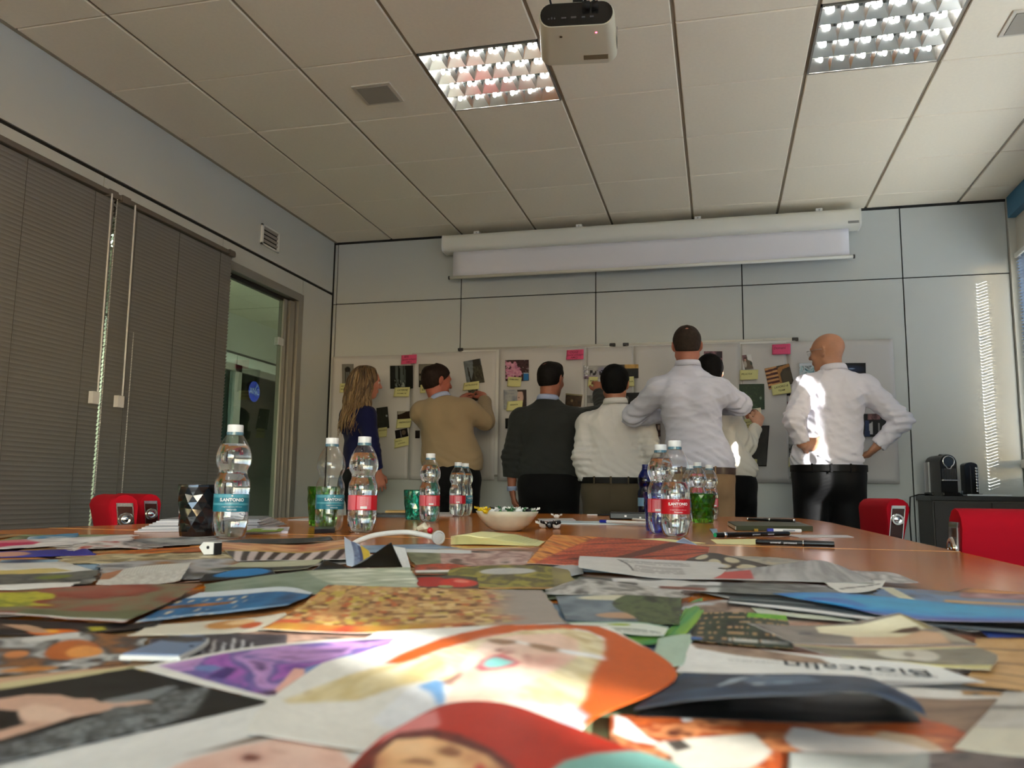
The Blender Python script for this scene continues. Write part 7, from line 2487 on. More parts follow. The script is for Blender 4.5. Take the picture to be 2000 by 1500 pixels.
def note(corners, label, lines, m=None, off=0.046, curl=0.010, pen=None, size=0.34):
    m = m or M_note_y
    K = [np.array(at(x, y, 1, YW - off)) for x, y in corners]
    nn = 10
    tt, ss = np.meshgrid(np.linspace(0, 1, nn), np.linspace(0, 1, nn), indexing='ij')
    def S(s, t):
        s, t = np.asarray(s, float), np.asarray(t, float)
        P = ((1 - s)[..., None] * K[0] + s[..., None] * K[1]) * (1 - t)[..., None] + ((1 - s)[..., None] * K[3] + s[..., None] * K[2]) * t[..., None]
        P = P.copy()
        P[..., 1] -= curl * t ** 2
        return P
    P = S(ss, tt)
    c = P.reshape(-1, 3).mean(0)
    o = link('sticky_note', grid_mesh('sticky_note', P - c, None, m), None, tuple(c))
    s_ = o.modifiers.new('t', 'SOLIDIFY'); s_.thickness = 0.0004
    tag(o, label, 'sticky note', 'sticky notes on the flip chart sheets')
    W_, H_ = np.linalg.norm(K[1] - K[0]), np.linalg.norm(K[3] - K[0])
    b = MB()
    for s, cs, ct, sz in lines:
        v, f = T(s, 1.0, shear=0.2, bold=0.01)
        w = max(q[0] for q in v) - min(q[0] for q in v)
        scl = min(sz * W_ / w, size * H_)
        ps = np.array([[cs + q[0] * scl / W_, ct - q[1] * scl / H_] for q in v])
        Q = S(ps[:, 0], ps[:, 1])
        Q[:, 1] -= 0.0012
        b.add([tuple(q - c) for q in Q], f)
    b.build('handwriting', pen or M_pen, o)
    return o

wphoto(R4(668, 711, 691, 749), 'grey photo of an arched doorway behind the blond woman', lambda p: (p.fill(118, 116, 110), p.rect(.25, .72, .25, .95, (60, 62, 60)), p.ell(.48, .28, .24, .14, (30, 30, 30)), p.rect(.35, .62, .42, .9, (96, 100, 98)), p.rect(.47, .5, .3, .95, (40, 40, 40))))
note([(664, 749), (679, 749), (678, 767), (664, 767)], 'yellow note under the doorway photo, half behind the woman\'s hair', [('ARCO', .5, .3, .7), ('tempo', .5, .62, .7)])
def rays(p):
    p.fill(8, 10, 8)
    for s0, s1, a in ((.22, .34, .5), (.42, .56, .6), (.58, .66, .4)):
        p._put((((p.s - p.t * .04) > s0) & ((p.s - p.t * .04) < s1) & (p.t < .8)).astype(float), (96, 106, 104), a)
    p.noise([(12, 14, 12), (90, 98, 96), (160, 166, 160)], 22, 10, 4, mask=((p.t > .62) & (p.t < .95) & (p.s > .2) & (p.s < .66) & (vnoise(p.s * 20, p.t * 14) > .45)).astype(float))
wphoto(R4(762, 714, 807, 759), 'square black photo with pale vertical light shafts', rays)
note([(771, 757), (801, 756), (799, 775), (769, 775)], 'yellow note under the black photo with light shafts', [('CATERINE', .52, .3, .68), ('DINAMICHE', .5, .66, .62)])
note([(784, 694), (814, 692), (814, 710), (784, 712)], 'pink note above the black photo with light shafts, left board', [('IERI', .32, .2, .34), ('(punti sviluppo', .52, .5, .9), ('AMC)', .5, .8, .35)], M_note_p, pen=M_penp)
wphoto(R4(818, 711, 860, 756), 'dark photo with a grey top edge behind the beige man\'s head', lambda p: (p.fill(20, 20, 18), p.rect(0, 1, 0, .33, (110, 108, 98)), p.rect(0, .6, .33, .4, (120, 112, 100)), p.rect(0, 1, .4, .48, (24, 18, 14)), p.rect(0, .3, .5, .7, (110, 104, 92))))
note([(821, 752), (831, 750), (832, 768), (821, 768)], 'yellow note just left of the beige man\'s head', [('ES', .55, .6, .6)])
def steeple(p):
    p.noise([(70, 74, 78), (110, 118, 124), (86, 92, 96)], 2, 3, 4)
    p.poly([(.55, 0), (.95, 0), (1, 1), (.22, 1), (.45, .55)], (46, 44, 38))
    p.poly([(.16, .28), (.22, .28), (.30, 1), (.2, 1)], (40, 40, 36))
    p.noise([(40, 38, 32), (80, 78, 66)], 14, 14, 2, mask=((p.s > .5) & (p.t > .3)).astype(float))
wphoto([(905, 706), (938, 700), (947, 747), (912, 750)], 'tilted grey photo of a pointed building above the beige man\'s hands', steeple)
note([(906, 748), (936, 744), (936, 760), (904, 763)], 'yellow note under the tilted photo of the pointed building', [('ASTRONAVE', .5, .4, .8)])
wphoto([(914, 762), (933, 758), (934, 782), (917, 786)], 'small dark photo held between the beige man\'s hands', lambda p: p.noise([(24, 22, 18), (90, 86, 70), (40, 36, 30)], 4, 4, 3), off=0.05)
wphoto([(735, 797), (757, 794), (761, 836), (737, 838)], 'dark photo half hidden by the woman in navy', lambda p: (p.noise([(14, 16, 12), (30, 32, 26), (20, 20, 18)], 5, 5, 2), p.ell(.85, .42, .08, .05, (150, 156, 156))))
note([(739, 836), (756, 834), (756, 853), (737, 855)], 'yellow note right beside the navy top of the woman', [('GROVIERA', .5, .3, .9)])
wphoto(R4(776, 803, 803, 819), 'small photo of a dark hill under pale sky', lambda p: (p.fill(150, 144, 132), p.poly([(0, .45), (.35, .3), (.65, .05), (1, 0), (1, 1), (0, 1)], (40, 26, 16)), p.rect(0, .05, 0, 1, (30, 22, 16))))
note([(775, 819), (804, 817), (802, 835), (774, 837)], 'yellow note under the photo of the dark hill', [('PAESAGGIO', .55, .38, .8)])
wphoto([(771, 841), (795, 836), (798, 852), (773, 857)], 'small tilted dark photo with a faint face', lambda p: (p.fill(18, 14, 14), p.ell(.68, .45, .17, .3, (90, 76, 64)), p.poly([(.4, .1), (.46, .1), (.5, .95), (.42, .95)], (100, 96, 100))))
note([(770, 858), (798, 852), (799, 869), (771, 876)], 'yellow note under the small tilted face photo', [('FACCE e', .3, .3, .45), ('AUTUNNO', .5, .62, .5)])
wphoto(R4(811, 841, 820, 856), 'tiny dark photo edge beside the beige sweater', lambda p: p.fill(26, 16, 14), n=(6, 6))
def blossoms(p):
    p.noise([(40, 18, 26), (70, 40, 44), (30, 20, 22)], 8, 8, 2)
    m = ((fbm(p.s * 5, p.t * 5, 3, 1) + .35 * (1 - np.hypot(p.s - .2, p.t - .62) * 1.6)) > .62).astype(float)
    p.noise([(150, 90, 120), (196, 130, 160), (214, 160, 180)], 14, 14, 3, mask=m)
    p._put((vnoise(p.s * 30, p.t * 30) > .86).astype(float), (190, 170, 180), .7)
    p.rect(.76, 1, .66, 1, (40, 110, 170)); p.rect(.78, .98, .63, .66, (200, 206, 210))
wphoto(R4(987, 703, 1033, 744), 'photo of pink blossoms with a blue corner', blossoms)
note([(992, 736), (1019, 737), (1017, 756), (991, 755)], 'yellow note under the photo of pink blossoms', [('PRIMAVERA', .45, .25, .66)])
def facesky(p):
    p.noise([(120, 124, 138), (160, 160, 160), (110, 116, 128)], 3, 3, 4)
    p.rect(.78, 1, 0, 1, (40, 26, 24)); p.ell(.72, .4, .13, .38, (190, 160, 150)); p.ell(.66, .42, .03, .03, (60, 40, 40)); p.rect(.6, 1, 0, .1, (40, 28, 26))
wphoto(R4(984, 761, 1029, 799), 'photo of pale sky with half a face at its right', facesky)
note([(991, 784), (1021, 782), (1020, 801), (989, 803)], 'yellow note under the photo with half a face', [('SERENITA', .45, .4, .5)])
wphoto(R4(987, 817, 995, 837), 'dark photo edge left of the charcoal sweater', lambda p: p.fill(24, 24, 24), n=(6, 6))
note([(1107, 684), (1140, 682), (1140, 702), (1106, 703)], 'pink note above the man in charcoal, middle board', [('OGGI', .42, .25, .5), ('(punti sviluppo', .5, .52, .95), ('AMC)', .45, .8, .4)], M_note_p, pen=M_penp)
wphoto([(1105, 768), (1138, 771), (1135, 795), (1104, 793)], 'dark brown photo with a pale top margin beside the charcoal man', lambda p: (p.noise([(34, 24, 16), (70, 50, 30), (28, 20, 14)], 5, 5, 3), p.ell(.4, .55, .08, .12, (130, 110, 80)), p.rect(0, 1, 0, .12, (150, 144, 110))))
def skiers(p):
    p.noise([(120, 120, 160), (150, 150, 150), (176, 172, 168)], 3, 3, 2)
    p._put(((p.t > .35) & (p.t < .75) & (p.s > .25) & (vnoise(p.s * 12, p.t * 6) > .5)).astype(float), (30, 24, 30))
    p._put(((p.s < .2) & (vnoise(p.s * 20, p.t * 20) > .65)).astype(float), (226, 226, 234))
    p.rect(0, .2, .8, 1, (40, 40, 40)); p._put(((p.t > .75) & (vnoise(p.s * 26, p.t * 3) > .4)).astype(float), (150, 120, 150), .6)
wphoto(R4(1140, 714, 1187, 740), 'long bluish photo of a row of dark figures', skiers)
note([(1150, 736), (1168, 736), (1166, 755), (1148, 755)], 'yellow note by the raised hand of the charcoal man', [('IMPEGNO', .6, .42, .9)])
wphoto(R4(1194, 712, 1247, 739), 'black and gold photo behind the black-haired man\'s head', lambda p: (p.noise([(20, 16, 12), (60, 46, 34), (16, 14, 12)], 4, 3, 2), p.noise([(150, 116, 60), (200, 160, 90)], 10, 3, 3, mask=((p.t < .28) & (p.s > .5)).astype(float)), p.rect(.6, 1, .3, 1, (10, 10, 10))))
note([(1224, 736), (1238, 735), (1239, 755), (1225, 755)], 'yellow note right of the black-haired man\'s head', [('DANZA', .4, .5, .9)])
wphoto(R4(1223, 767, 1249, 789), 'black photo behind the tall man\'s left elbow', lambda p: (p.fill(12, 12, 14), p.ell(.1, .6, .08, .3, (110, 110, 110))), n=(14, 14))
wphoto(R4(1147, 772, 1164, 787), 'small grey photo left of the black-haired man\'s neck', lambda p: p.noise([(110, 110, 110), (150, 150, 148)], 3, 3, 1), n=(12, 12))
wphoto(R4(1266, 798, 1290, 853), 'dark photo seen between the tall man\'s arm and body', lambda p: p.noise([(24, 18, 20), (110, 80, 70), (40, 34, 36), (170, 150, 140)], 4, 6, 2), n=(16, 24))
wphoto(R4(1375, 686, 1411, 724), 'pink and dark photo right of the tall man\'s head', lambda p: (p.noise([(60, 40, 44), (150, 110, 120), (40, 30, 34)], 5, 5, 3), p.rect(.7, 1, 0, .35, (40, 30, 40))))
def farmer(p):
    p.fill(216, 216, 216)
    p.poly([(0, 0), (.5, 0), (.55, .35), (.9, .45), (1, 1), (.15, 1)], (96, 84, 70))
    p.rect(0, .42, 0, .35, (110, 80, 90)); p.ell(.3, .22, .13, .05, (60, 20, 30)); p.ell(.3, .33, .09, .08, (190, 140, 120)); p.ell(.25, .62, .16, .22, (170, 160, 150)); p.ell(.85, .6, .12, .12, (50, 60, 50))
wphoto([(1449, 694), (1467, 692), (1472, 721), (1452, 723)], 'small cut-out picture of a person in a hat', farmer)
note([(1445, 723), (1481, 722), (1480, 741), (1445, 743)], 'yellow note under the small cut-out of a person in a hat', [('FELICITA\'', .38, .42, .62)])
wphoto(R4(1444, 750, 1493, 800), 'large dark green photo of grass', lambda p: (p.noise([(16, 34, 20), (34, 60, 32), (24, 46, 28), (50, 76, 40)], 12, 12, 2, 4), p.ell(.85, .55, .04, .06, (110, 130, 110))), n=(44, 44))
wphoto([(1439, 832), (1503, 831), (1497, 911), (1440, 909)], 'tall black photo above the lowest yellow note', lambda p: p.noise([(16, 12, 12), (36, 30, 28), (14, 12, 12)], 3, 3, 3))
note([(1446, 893), (1479, 897), (1478, 916), (1440, 913)], 'lowest yellow note, under the tall black photo', [('MISTERO', .45, .4, .5)])
def portrait(p):
    p.fill(206, 200, 180); p.ell(.55, .45, .3, .42, (90, 50, 40)); p.ell(.55, .5, .17, .28, (214, 160, 130)); p.ell(.2, .6, .15, .3, (150, 80, 50)); p.rect(0, 1, .85, 1, (120, 40, 36))
wphoto([(1452, 801), (1486, 796), (1488, 814), (1455, 822)], 'small painting reproduction in the ivory sweater person\'s hand', portrait, off=0.055)
note([(1451, 820), (1470, 816), (1473, 834), (1455, 839)], 'yellow note held with the small painting reproduction', [('BELLEZZA', .5, .35, .7), ('arte', .4, .65, .35)], off=0.06)
def theatre(p):
    p.noise([(46, 36, 26), (70, 56, 40), (40, 30, 22)], 4, 4, 3)
    p._put((p.s < .48).astype(float), (190, 140, 90)); 
    k = (p.t * 5.2 + (p.s - .2) * .6 * (1 - 2 * p.t)) % 1
    p._put(((p.s < .48) & (k > .45)).astype(float), (80, 16, 14)); p._put(((p.s < .48) & (k > .5) & (np.sin(p.s * 110) > .2)).astype(float), (40, 10, 10))
    p.poly([(.48, .2), (.55, .08), (1, .0), (1, .14), (.7, .2), (.56, .4), (.55, 1), (.48, 1)], (150, 104, 56)); p.ell(.8, .6, .2, .3, (66, 56, 40))
wphoto([(1493, 720), (1541, 710), (1551, 749), (1502, 761)], 'tilted photo of theatre boxes in red and gold', theatre, n=(50, 44))
note([(1506, 753), (1541, 745), (1547, 767), (1509, 773)], 'yellow note under the tilted theatre photo', [('LAVORO di', .52, .3, .75), ('TEAM', .5, .65, .35)])
note([(1508, 673), (1544, 671), (1544, 692), (1508, 693)], 'pink note above the theatre photo, right board', [('Domani', .4, .38, .66)], M_note_p, pen=M_penp)
wphoto(R4(1561, 709, 1590, 738), 'blue and turquoise photo beside the bald man\'s chin', lambda p: (p.noise([(40, 60, 96), (150, 190, 196), (206, 214, 220), (30, 50, 60)], 5, 5, 2, rot=.6, warp=.4), p.rect(0, 1, 0, .2, (200, 206, 214))), n=(30, 30))
wphoto(R4(1643, 709, 1691, 738), 'black photo with a blue glow right of the bald man\'s neck', lambda p: (p.fill(8, 10, 18), p.ell(.45, .4, .4, .22, (20, 34, 62), soft=.8), p.ell(.42, .38, .12, .04, (120, 150, 190), soft=.8)))
def danc(p):
    p.fill(16, 16, 20); p.poly([(.08, .3), (.25, .3), (.3, 1), (.05, 1)], (40, 56, 90)); p.poly([(.26, .45), (.4, .35), (.42, .9), (.28, .9)], (190, 190, 190)); p.noise([(150, 110, 110), (60, 40, 44)], 8, 5, 2, mask=((p.t < .25) & (p.s > .2) & (p.s < .75)).astype(float)); p.rect(.65, .7, .4, .95, (150, 150, 150))
wphoto(R4(1686, 808, 1731, 853), 'dark photo of people framed by the bald man\'s right arm', danc)
wphoto(R4(1537, 769, 1551, 825), 'dark photo behind the bald man\'s left sleeve', lambda p: (p.fill(24, 14, 18), p.rect(0, 1, .1, .3, (176, 170, 170)), p.rect(0, 1, .3, .5, (110, 16, 26))), n=(10, 20))
wphoto(R4(1541, 867, 1558, 893), 'dark photo by the bald man\'s left hand', lambda p: p.noise([(20, 20, 20), (150, 150, 150), (40, 40, 40)], 2, 3, 3), n=(10, 16))
note([(1541, 893), (1559, 893), (1559, 912), (1540, 912)], 'yellow note at the bald man\'s belt', [('CAMBIO', .6, .45, .7)])

# ------------------------------------------------------------------ ceiling projector
t = thing('projector', 'white projector hanging from the ceiling with black connector panel and red light', 'projector', (-0.338, -2.905, 2.535))
t.rotation_euler = (math.radians(-3), 0, math.radians(7))
W_, D_, H_ = 0.150, 0.125, 0.098
def rrect(w, h_, r, n=6):
    out = []
    for cx_, cz_, a0 in ((w - r, h_ - r, 0), (-w + r, h_ - r, 90), (-w + r, r, 180), (w - r, r, 270)):
        for k in range(n + 1):
            a = math.radians(a0 + 90 * k / n)
            out.append((cx_ + r * math.cos(a), cz_ + r * math.sin(a)))
    return out
def loft(rings, m, name, par, sm=35):
    V, F_ = [], []
    n = len(rings[0])
    for r in rings: V += r
    for k in range(len(rings) - 1):
        for i in range(n):
            j = (i + 1) % n
            F_.append((k * n + i, k * n + j, (k + 1) * n + j, (k + 1) * n + i))
    F_.append(tuple(reversed(range(n)))); F_.append(tuple((len(rings) - 1) * n + i for i in range(n)))
    return MB().add(V, F_).build(name, m, par, sm)
M_proj = mat('projector_shell', srgb(205, 200, 178), 0.35)
rings = []
for y_, s_, r_ in ((-D_, 0.90, 0.046), (-D_ + 0.01, 0.93, 0.046), (D_ * .7, 1.0, 0.034), (D_ - 0.012, 1.0, 0.034), (D_, 0.95, 0.034)):
    rings.append([(x * s_, y_, z) for x, z in rrect(W_, H_, r_)])
loft(rings, M_proj, 'shell', t)
pan = MB().prism([(x * 0.885, z) for x, z in [(px_, 0.004 + pz_ * 0.92) for px_, pz_ in rrect(W_, H_, 0.047)]], -D_ - 0.004, -D_ + 0.004, 1).build('connector_panel', mat('gloss_black', (0.006, 0.006, 0.006), 0.25), t, 30)
b = MB()
for x_, w_, h2 in ((-0.105, .006, .004), (-0.093, .005, .008), (-0.082, .004, .006), (-0.055, .018, .006), (-0.02, .020, .007), (0.02, .012, .005), (0.05, .014, .006)):
    b.box((x_, -D_ - 0.006, 0.030), (x_ + w_, -D_ - 0.003, 0.030 + h2))
b.build('ports', mat('port_grey', srgb(96, 96, 98), 0.4, metal=.5), pan)
MB().ball((0.072, -D_ + 0.045, 0.0), (0.004, 0.004, 0.0015), mat('led_red', (1, 0.05, 0.08), 0.4, emit=((1, 0.04, 0.08), 6.0)), nu=12, nv=6).build('status_light', None, t, True)
MB().lathe([(0.006, 0), (0.004, 0.002)], 12, M=Matrix.Translation((-0.06, -D_ + 0.06, -0.0012))).build('screw_hole', mat('dark_brown_hole', srgb(84, 70, 44), 0.6), t)
MB().box((0.02, D_ - 0.06, -0.0012), (0.115, D_ - 0.03, 0.0005)).build('vent_grille', mat('vent_tan', srgb(120, 106, 78), 0.6), t)
b = MB()
for k in range(9):
    b.box((W_ - 0.0015, -D_ + 0.12 + k * 0.010, 0.03), (W_ + 0.0005, -D_ + 0.125 + k * 0.010, 0.07))
b.build('side_vents', mat('vent_dark', srgb(110, 110, 104), 0.6), t)
b = MB().box((-0.05, -0.05, H_), (0.08, 0.06, H_ + 0.03)).tube([(0.0, 0, H_ + 0.02), (0.0, 0, 0.345)], 0.02, 14)
b.box((-0.06, -0.06, 0.335), (0.06, 0.06, 0.345))
b.build('ceiling_mount', M_black, t)
b = MB().tube([(-0.09, -D_ + 0.005, H_ * .8), (-0.10, -D_ - 0.015, H_ + 0.02), (-0.06, -D_ - 0.02, H_ + 0.06), (0.0, -D_ + 0.02, H_ + 0.06), (0.02, -0.06, H_ + 0.04)], 0.004, 8)
b.build('power_cable', M_black, t, True)
b = MB().tube([(0.03, -D_ - 0.004, H_ * .7), (0.035, -D_ - 0.03, H_ + 0.01), (0.03, -0.08, H_ + 0.10), (0.02, -0.02, 0.33)], 0.0055, 8)
b.tube([(0.06, -D_ - 0.004, H_ * .7), (0.07, -D_ - 0.03, H_ + 0.02), (0.06, -0.08, H_ + 0.12), (0.03, -0.02, 0.33)], 0.0045, 8)
b.box((0.022, -D_ - 0.03, H_ * .62), (0.05, -D_ - 0.002, H_ * .82)).box((0.056, -D_ - 0.028, H_ * .62), (0.08, -D_ - 0.002, H_ * .82))
b.build('signal_cables', M_black, t, True)

# ------------------------------------------------------------------ sideboard with coffee machine
SX, SY0, SY1, SZ = 1.44, -0.16, 0.245, 0.858
t = thing('sideboard', 'low dark brown sideboard against the back wall under the coffee machine', 'cabinet', (SX, SY0, 0))
L_ = 0.62
M_sb = mat('wenge', srgb(52, 46, 42), 0.5, vary=(6, 0.1))
M_sb2 = mat('sideboard_side', srgb(78, 72, 66), 0.55)
MB().box((0.0, 0.012, 0.06), (L_, SY1 - SY0, SZ - 0.03)).build('carcass', M_sb2, t)
MB().box((-0.012, -0.005, SZ - 0.03), (L_ + 0.012, SY1 - SY0, SZ), bev=0.003).build('worktop', mat('sideboard_top', srgb(22, 20, 20), 0.35), t)
for k in range(2):
    d = MB().box((0.006 + k * 0.325, -0.004, 0.07), (0.325 + k * 0.325, 0.012, SZ - 0.04), bev=0.002).build('door', M_sb, t)
    MB().tube([(0.30 + k * 0.05, -0.02, 0.55), (0.30 + k * 0.05, -0.02, 0.68)], 0.004, 8).build('handle', M_chrome, d, True)
MB().box((0.02, 0.03, 0), (L_ - 0.02, SY1 - SY0 - 0.02, 0.06)).build('plinth', M_black, t)
# coffee machine
c = at(1845, 968, 1, -0.06)
M_cm = mat('machine_grey', srgb(58, 56, 54), 0.35)
M_cb = mat('machine_black', srgb(10, 10, 11), 0.2)
t = thing('coffee_machine', 'grey and black capsule coffee machine on the sideboard', 'coffee machine', (c.x, -0.04, SZ), math.radians(8))
arch = [(-0.052, 0.0), (0.052, 0.0), (0.052, 0.205)] + [(0.052 * math.cos(math.radians(a)), 0.205 + 0.052 * math.sin(math.radians(a))) for a in range(15, 180, 15)] + [(-0.052, 0.205)]
MB().prism(arch, -0.09, 0.14, 1).build('housing', M_cm, t, 40)
MB().prism([(x * 0.92, 0.004 + z * 0.97) for x, z in arch], -0.096, -0.088, 1).build('front_panel', M_cb, t, 40)
b = MB()
n = 30
ring = []
for k in range(n + 1):
    a = 2 * PI * k / n
    ring.append((0.034 * math.cos(a), -0.101, 0.212 + 0.034 * math.sin(a) - (0.010 if math.sin(a) < -.9 else 0)))
b.tube(ring, 0.004, 8, cap=False)
b.build('lever_ring', M_chrome, t, True)
MB().lathe([(0.031, 0), (0.029, 0.003)], 24, M=Matrix.Translation((0, -0.0965, 0.212)) @ Matrix.Rotation(PI / 2, 4, 'X')).build('display', mat('display_blue', srgb(40, 50, 62), 0.1), t)
for k in range(9):
    MB().box((-0.040 + k * 0.0095, -0.101, 0.100), (-0.0345 + k * 0.0095, -0.095, 0.168)).build('grille_bar', mat('bar_grey', srgb(70, 70, 70), 0.3, metal=.6), t)
MB().box((-0.046, -0.115, 0.092), (0.058, -0.094, 0.100), bev=0.002).build('cup_support', M_chrome, t)
MB().box((-0.050, -0.125, 0.0), (0.050, -0.09, 0.022), bev=0.004).build('drip_tray', M_cb, t)
MB().box((-0.060, 0.02, -0.0), (0.060, 0.16, 0.020), bev=0.004).build('base', M_cb, t)
MB().prism([(-0.085, 0.250), (-0.02, 0.262), (0.0, 0.258), (0.0, 0.252), (-0.085, 0.244)], -0.02, 0.02, 0).build('lid_lever', M_cb, t)
MB().box((-0.064, 0.06, 0.02), (-0.052, 0.138, 0.215), bev=0.003).build('water_tank', M_clear, t)
cab = MB().tube([(-0.055, 0.14, 0.008), (-0.10, 0.15, 0.006), (-0.155, 0.14, -0.01), (-0.165, 0.14, -0.15), (-0.155, 0.14, -0.60), (-0.14, 0.16, -0.85)], 0.0045, 8).build('power_cord', M_black, t, True)
# milk frother / capsule column
c = at(1897, 966, 1, -0.02)
t = thing('capsule_dispenser', 'tall black capsule column with chrome side on the sideboard', 'dispenser', (c.x, -0.0, SZ), math.radians(10))
b = MB()
arch2 = [(-0.040, 0.012), (0.040, 0.012), (0.040, 0.19)] + [(0.040 * math.cos(math.radians(a)), 0.19 + 0.022 * math.sin(math.radians(a))) for a in range(15, 180, 15)] + [(-0.040, 0.19)]
MB().prism(arch2, -0.03, 0.03, 1).build('column_body', M_cb, t, 40)
MB().tube([(0, 0, 0.0), (0, 0, 0.014)], 0.07, 28).build('base', M_cb, t, 30)
MB().box((0.044, -0.025, 0.014), (0.052, 0.03, 0.185), bev=0.003).build('side_plate', M_clear, t)
for k in range(9):
    MB().lathe([(0.008, 0), (0.010, 0.004), (0.004, 0.008)], 12, M=Matrix.Translation((0.030, -0.028, 0.03 + k * 0.018)) @ Matrix.Rotation(PI / 2, 4, 'X')).build('capsule', M_chrome, t, True)
MB().box((-0.008, -0.0345, 0.02), (-0.002, -0.029, 0.19)).build('slot_edge', mat('edge_grey', srgb(40, 40, 44), 0.3), t)
c = at(1875, 966, 1, -0.10)
t = thing('glass_cup', 'small clear cup beside the coffee machine', 'cup', (c.x, -0.10, SZ + 0.0005))
MB().lathe([(0.010, 0), (0.016, 0.003), (0.019, 0.032), (0.0175, 0.032), (0.014, 0.005), (0.001, 0.004)], 20, cap=False).build('cup_wall', M_pet, t, True)
MB().lathe([(0.010, 0.0), (0.016, 0.003), (0.016, 0.004)], 20).build('cup_base', M_pet, t, True)
c0, c1 = at(1888, 969, 1, -0.12), at(1975, 968, 1, -0.12)
o = MB().box((-0.5 * (c1.x - c0.x), -0.05, 0), (0.5 * (c1.x - c0.x), 0.06, 0.010), bev=0.002).build('magazine', mat('magazine_white', srgb(206, 210, 214), 0.3))
o.location = ((c0.x + c1.x) / 2, -0.085, SZ + 0.0005)
tag(o, 'white magazine lying on the dark sideboard below the capsule column', 'magazine')

# ------------------------------------------------------------------ small things on the table
def tthing(name, label, cat, px, depth, rot=0.0, group=None):
    p_ = on_table(px, depth)
    return thing(name, label, cat, (p_.x, p_.y, TZ + 0.0005), rot, group)
# candy bowl
t = tthing('candy_bowl', 'scalloped cream alabaster bowl heaped with wrapped candy', 'bowl', 990, 2.09)
prof = [(0.026, 0.0), (0.040, 0.004), (0.058, 0.018), (0.072, 0.036), (0.079, 0.049), (0.0765, 0.0495), (0.068, 0.037), (0.052, 0.020), (0.030, 0.010), (0.001, 0.009)]
MB().lathe(prof, 64, cap=False, wob=lambda r, a, z: r * (1 + 0.028 * (abs(math.cos(4 * a)) - .5) * min(1, z / 0.03))).lathe([(0.026, 0.0), (0.0265, 0.0005)], 32).build('bowl_shell', mat('alabaster', srgb(206, 200, 176), 0.35, vary=(28, 0.10), sss=0.1), t, True)
def candy(px, depth, z, label, cols, size=1.0, seed=0, base=None):
    p_ = on_table(px, depth)
    q = thing('wrapped_candy', label, 'candy', (p_.x, p_.y, TZ + z), seed * 1.1, 'wrapped candies in and beside the bowl')
    rs_ = random.Random(seed)
    b = MB().ball((0, 0, 0.008 * size), (0.012 * size, 0.009 * size, 0.008 * size), nu=10, nv=6)
    b.v = [(x + rs_.uniform(-.0012, .0012), y + rs_.uniform(-.0012, .0012), max(0, z_ + rs_.uniform(-.0012, .0012))) for x, y, z_ in b.v]
    b.build('sweet', mat('candy_%d_%d_%d' % cols[0], srgb(*cols[0]), 0.3), q)
    for s in (-1, 1):
        V = [(s * 0.010 * size, 0, 0.009 * size)]
        for k in range(9):
            a = -0.9 + 1.8 * k / 8
            V.append((s * (0.010 + 0.014 * math.cos(a)) * size, 0.013 * math.sin(a) * size, (0.009 + (0.004 if k % 2 else -0.002) + 0.006) * size))
        o_ = MB().add(V, [(0, 1 + k, 2 + k) for k in range(8)]).build('wrapper_end', mat('candy_%d_%d_%d' % cols[1], srgb(*cols[1]), 0.3), q)
        s2 = o_.modifiers.new('t', 'SOLIDIFY'); s2.thickness = 0.0005
WH_, GR_, BK_, YE_ = (226, 226, 222), (60, 110, 70), (26, 26, 28), (222, 190, 20)
bp = [(938, 2.08, .046, (YE_, YE_)), (948, 2.03, .044, (YE_, YE_)), (958, 2.06, .043, (WH_, WH_)), (967, 2.11, .046, (WH_, BK_)), (978, 2.07, .041, (GR_, WH_)), (986, 2.12, .047, (WH_, GR_)),
      (996, 2.05, .044, (GR_, GR_)), (1004, 2.10, .046, (WH_, WH_)), (1013, 2.06, .045, (WH_, GR_)), (1022, 2.10, .044, (GR_, BK_)), (1032, 2.07, .044, (BK_, WH_)), (1040, 2.09, .045, (GR_, WH_)),
      (975, 2.12, .034, (WH_, WH_)), (1010, 2.12, .034, (GR_, WH_)), (990, 2.05, .032, (BK_, WH_))]
lab_ = {YE_: 'yellow', WH_: 'white', GR_: 'green', BK_: 'black'}
spots_ = ['at the left rim', 'left, leaning on the rim', 'left of the middle', 'behind the left ones', 'low in the front middle', 'at the back, middle', 'in the centre', 'on top, right of centre', 'in front, right of centre', 'at the right back', 'at the right', 'at the right rim', 'buried at the back left', 'buried at the back right', 'buried in the middle']
for k, (px, d, z, cc) in enumerate(bp):
    candy(px, d, z, '%s wrapped candy in the bowl, %s' % (lab_[cc[0]], spots_[k]), cc, 0.8, k + 1)
candy(1062, 2.30, 0, 'white candy wrapper lying just right of the bowl', (WH_, WH_), 1.1, 31)
candy(1075, 2.28, 0.0, 'black candy wrapper between two white ones beside the bowl', (BK_, BK_), 1.2, 32)
candy(1087, 2.26, 0.0, 'white candy wrapper furthest right of the bowl', (WH_, BK_), 1.2, 33)
candy(1087, 3.30, 0.0, 'lone white wrapper at the far end of the table', (WH_, WH_), 1.0, 34)

def flat(name, label, cat, pts, z, h_, m, group=None, base=None):
    """thin flat thing from its outline in the photograph, on the table top"""
    Q = [at(x, y, 2, TZ + (z if base is None else base)) for x, y in pts]
    c_ = sum(Q, Vector()) / len(Q)
    P_ = [(q.x - c_.x, q.y - c_.y) for q in Q]
    ar = sum(P_[i][0] * P_[(i + 1) % len(P_)][1] - P_[(i + 1) % len(P_)][0] * P_[i][1] for i in range(len(P_)))
    if ar < 0: P_ = P_[::-1]
    o_ = MB().prism(P_, 0, h_, 2).build(name, m)
    o_.location = (c_.x, c_.y, TZ + z)
    tag(o_, label, cat, group)
    return o_
M_note_pad = mat('note_pad_yellow', srgb(236, 232, 170), 0.75)
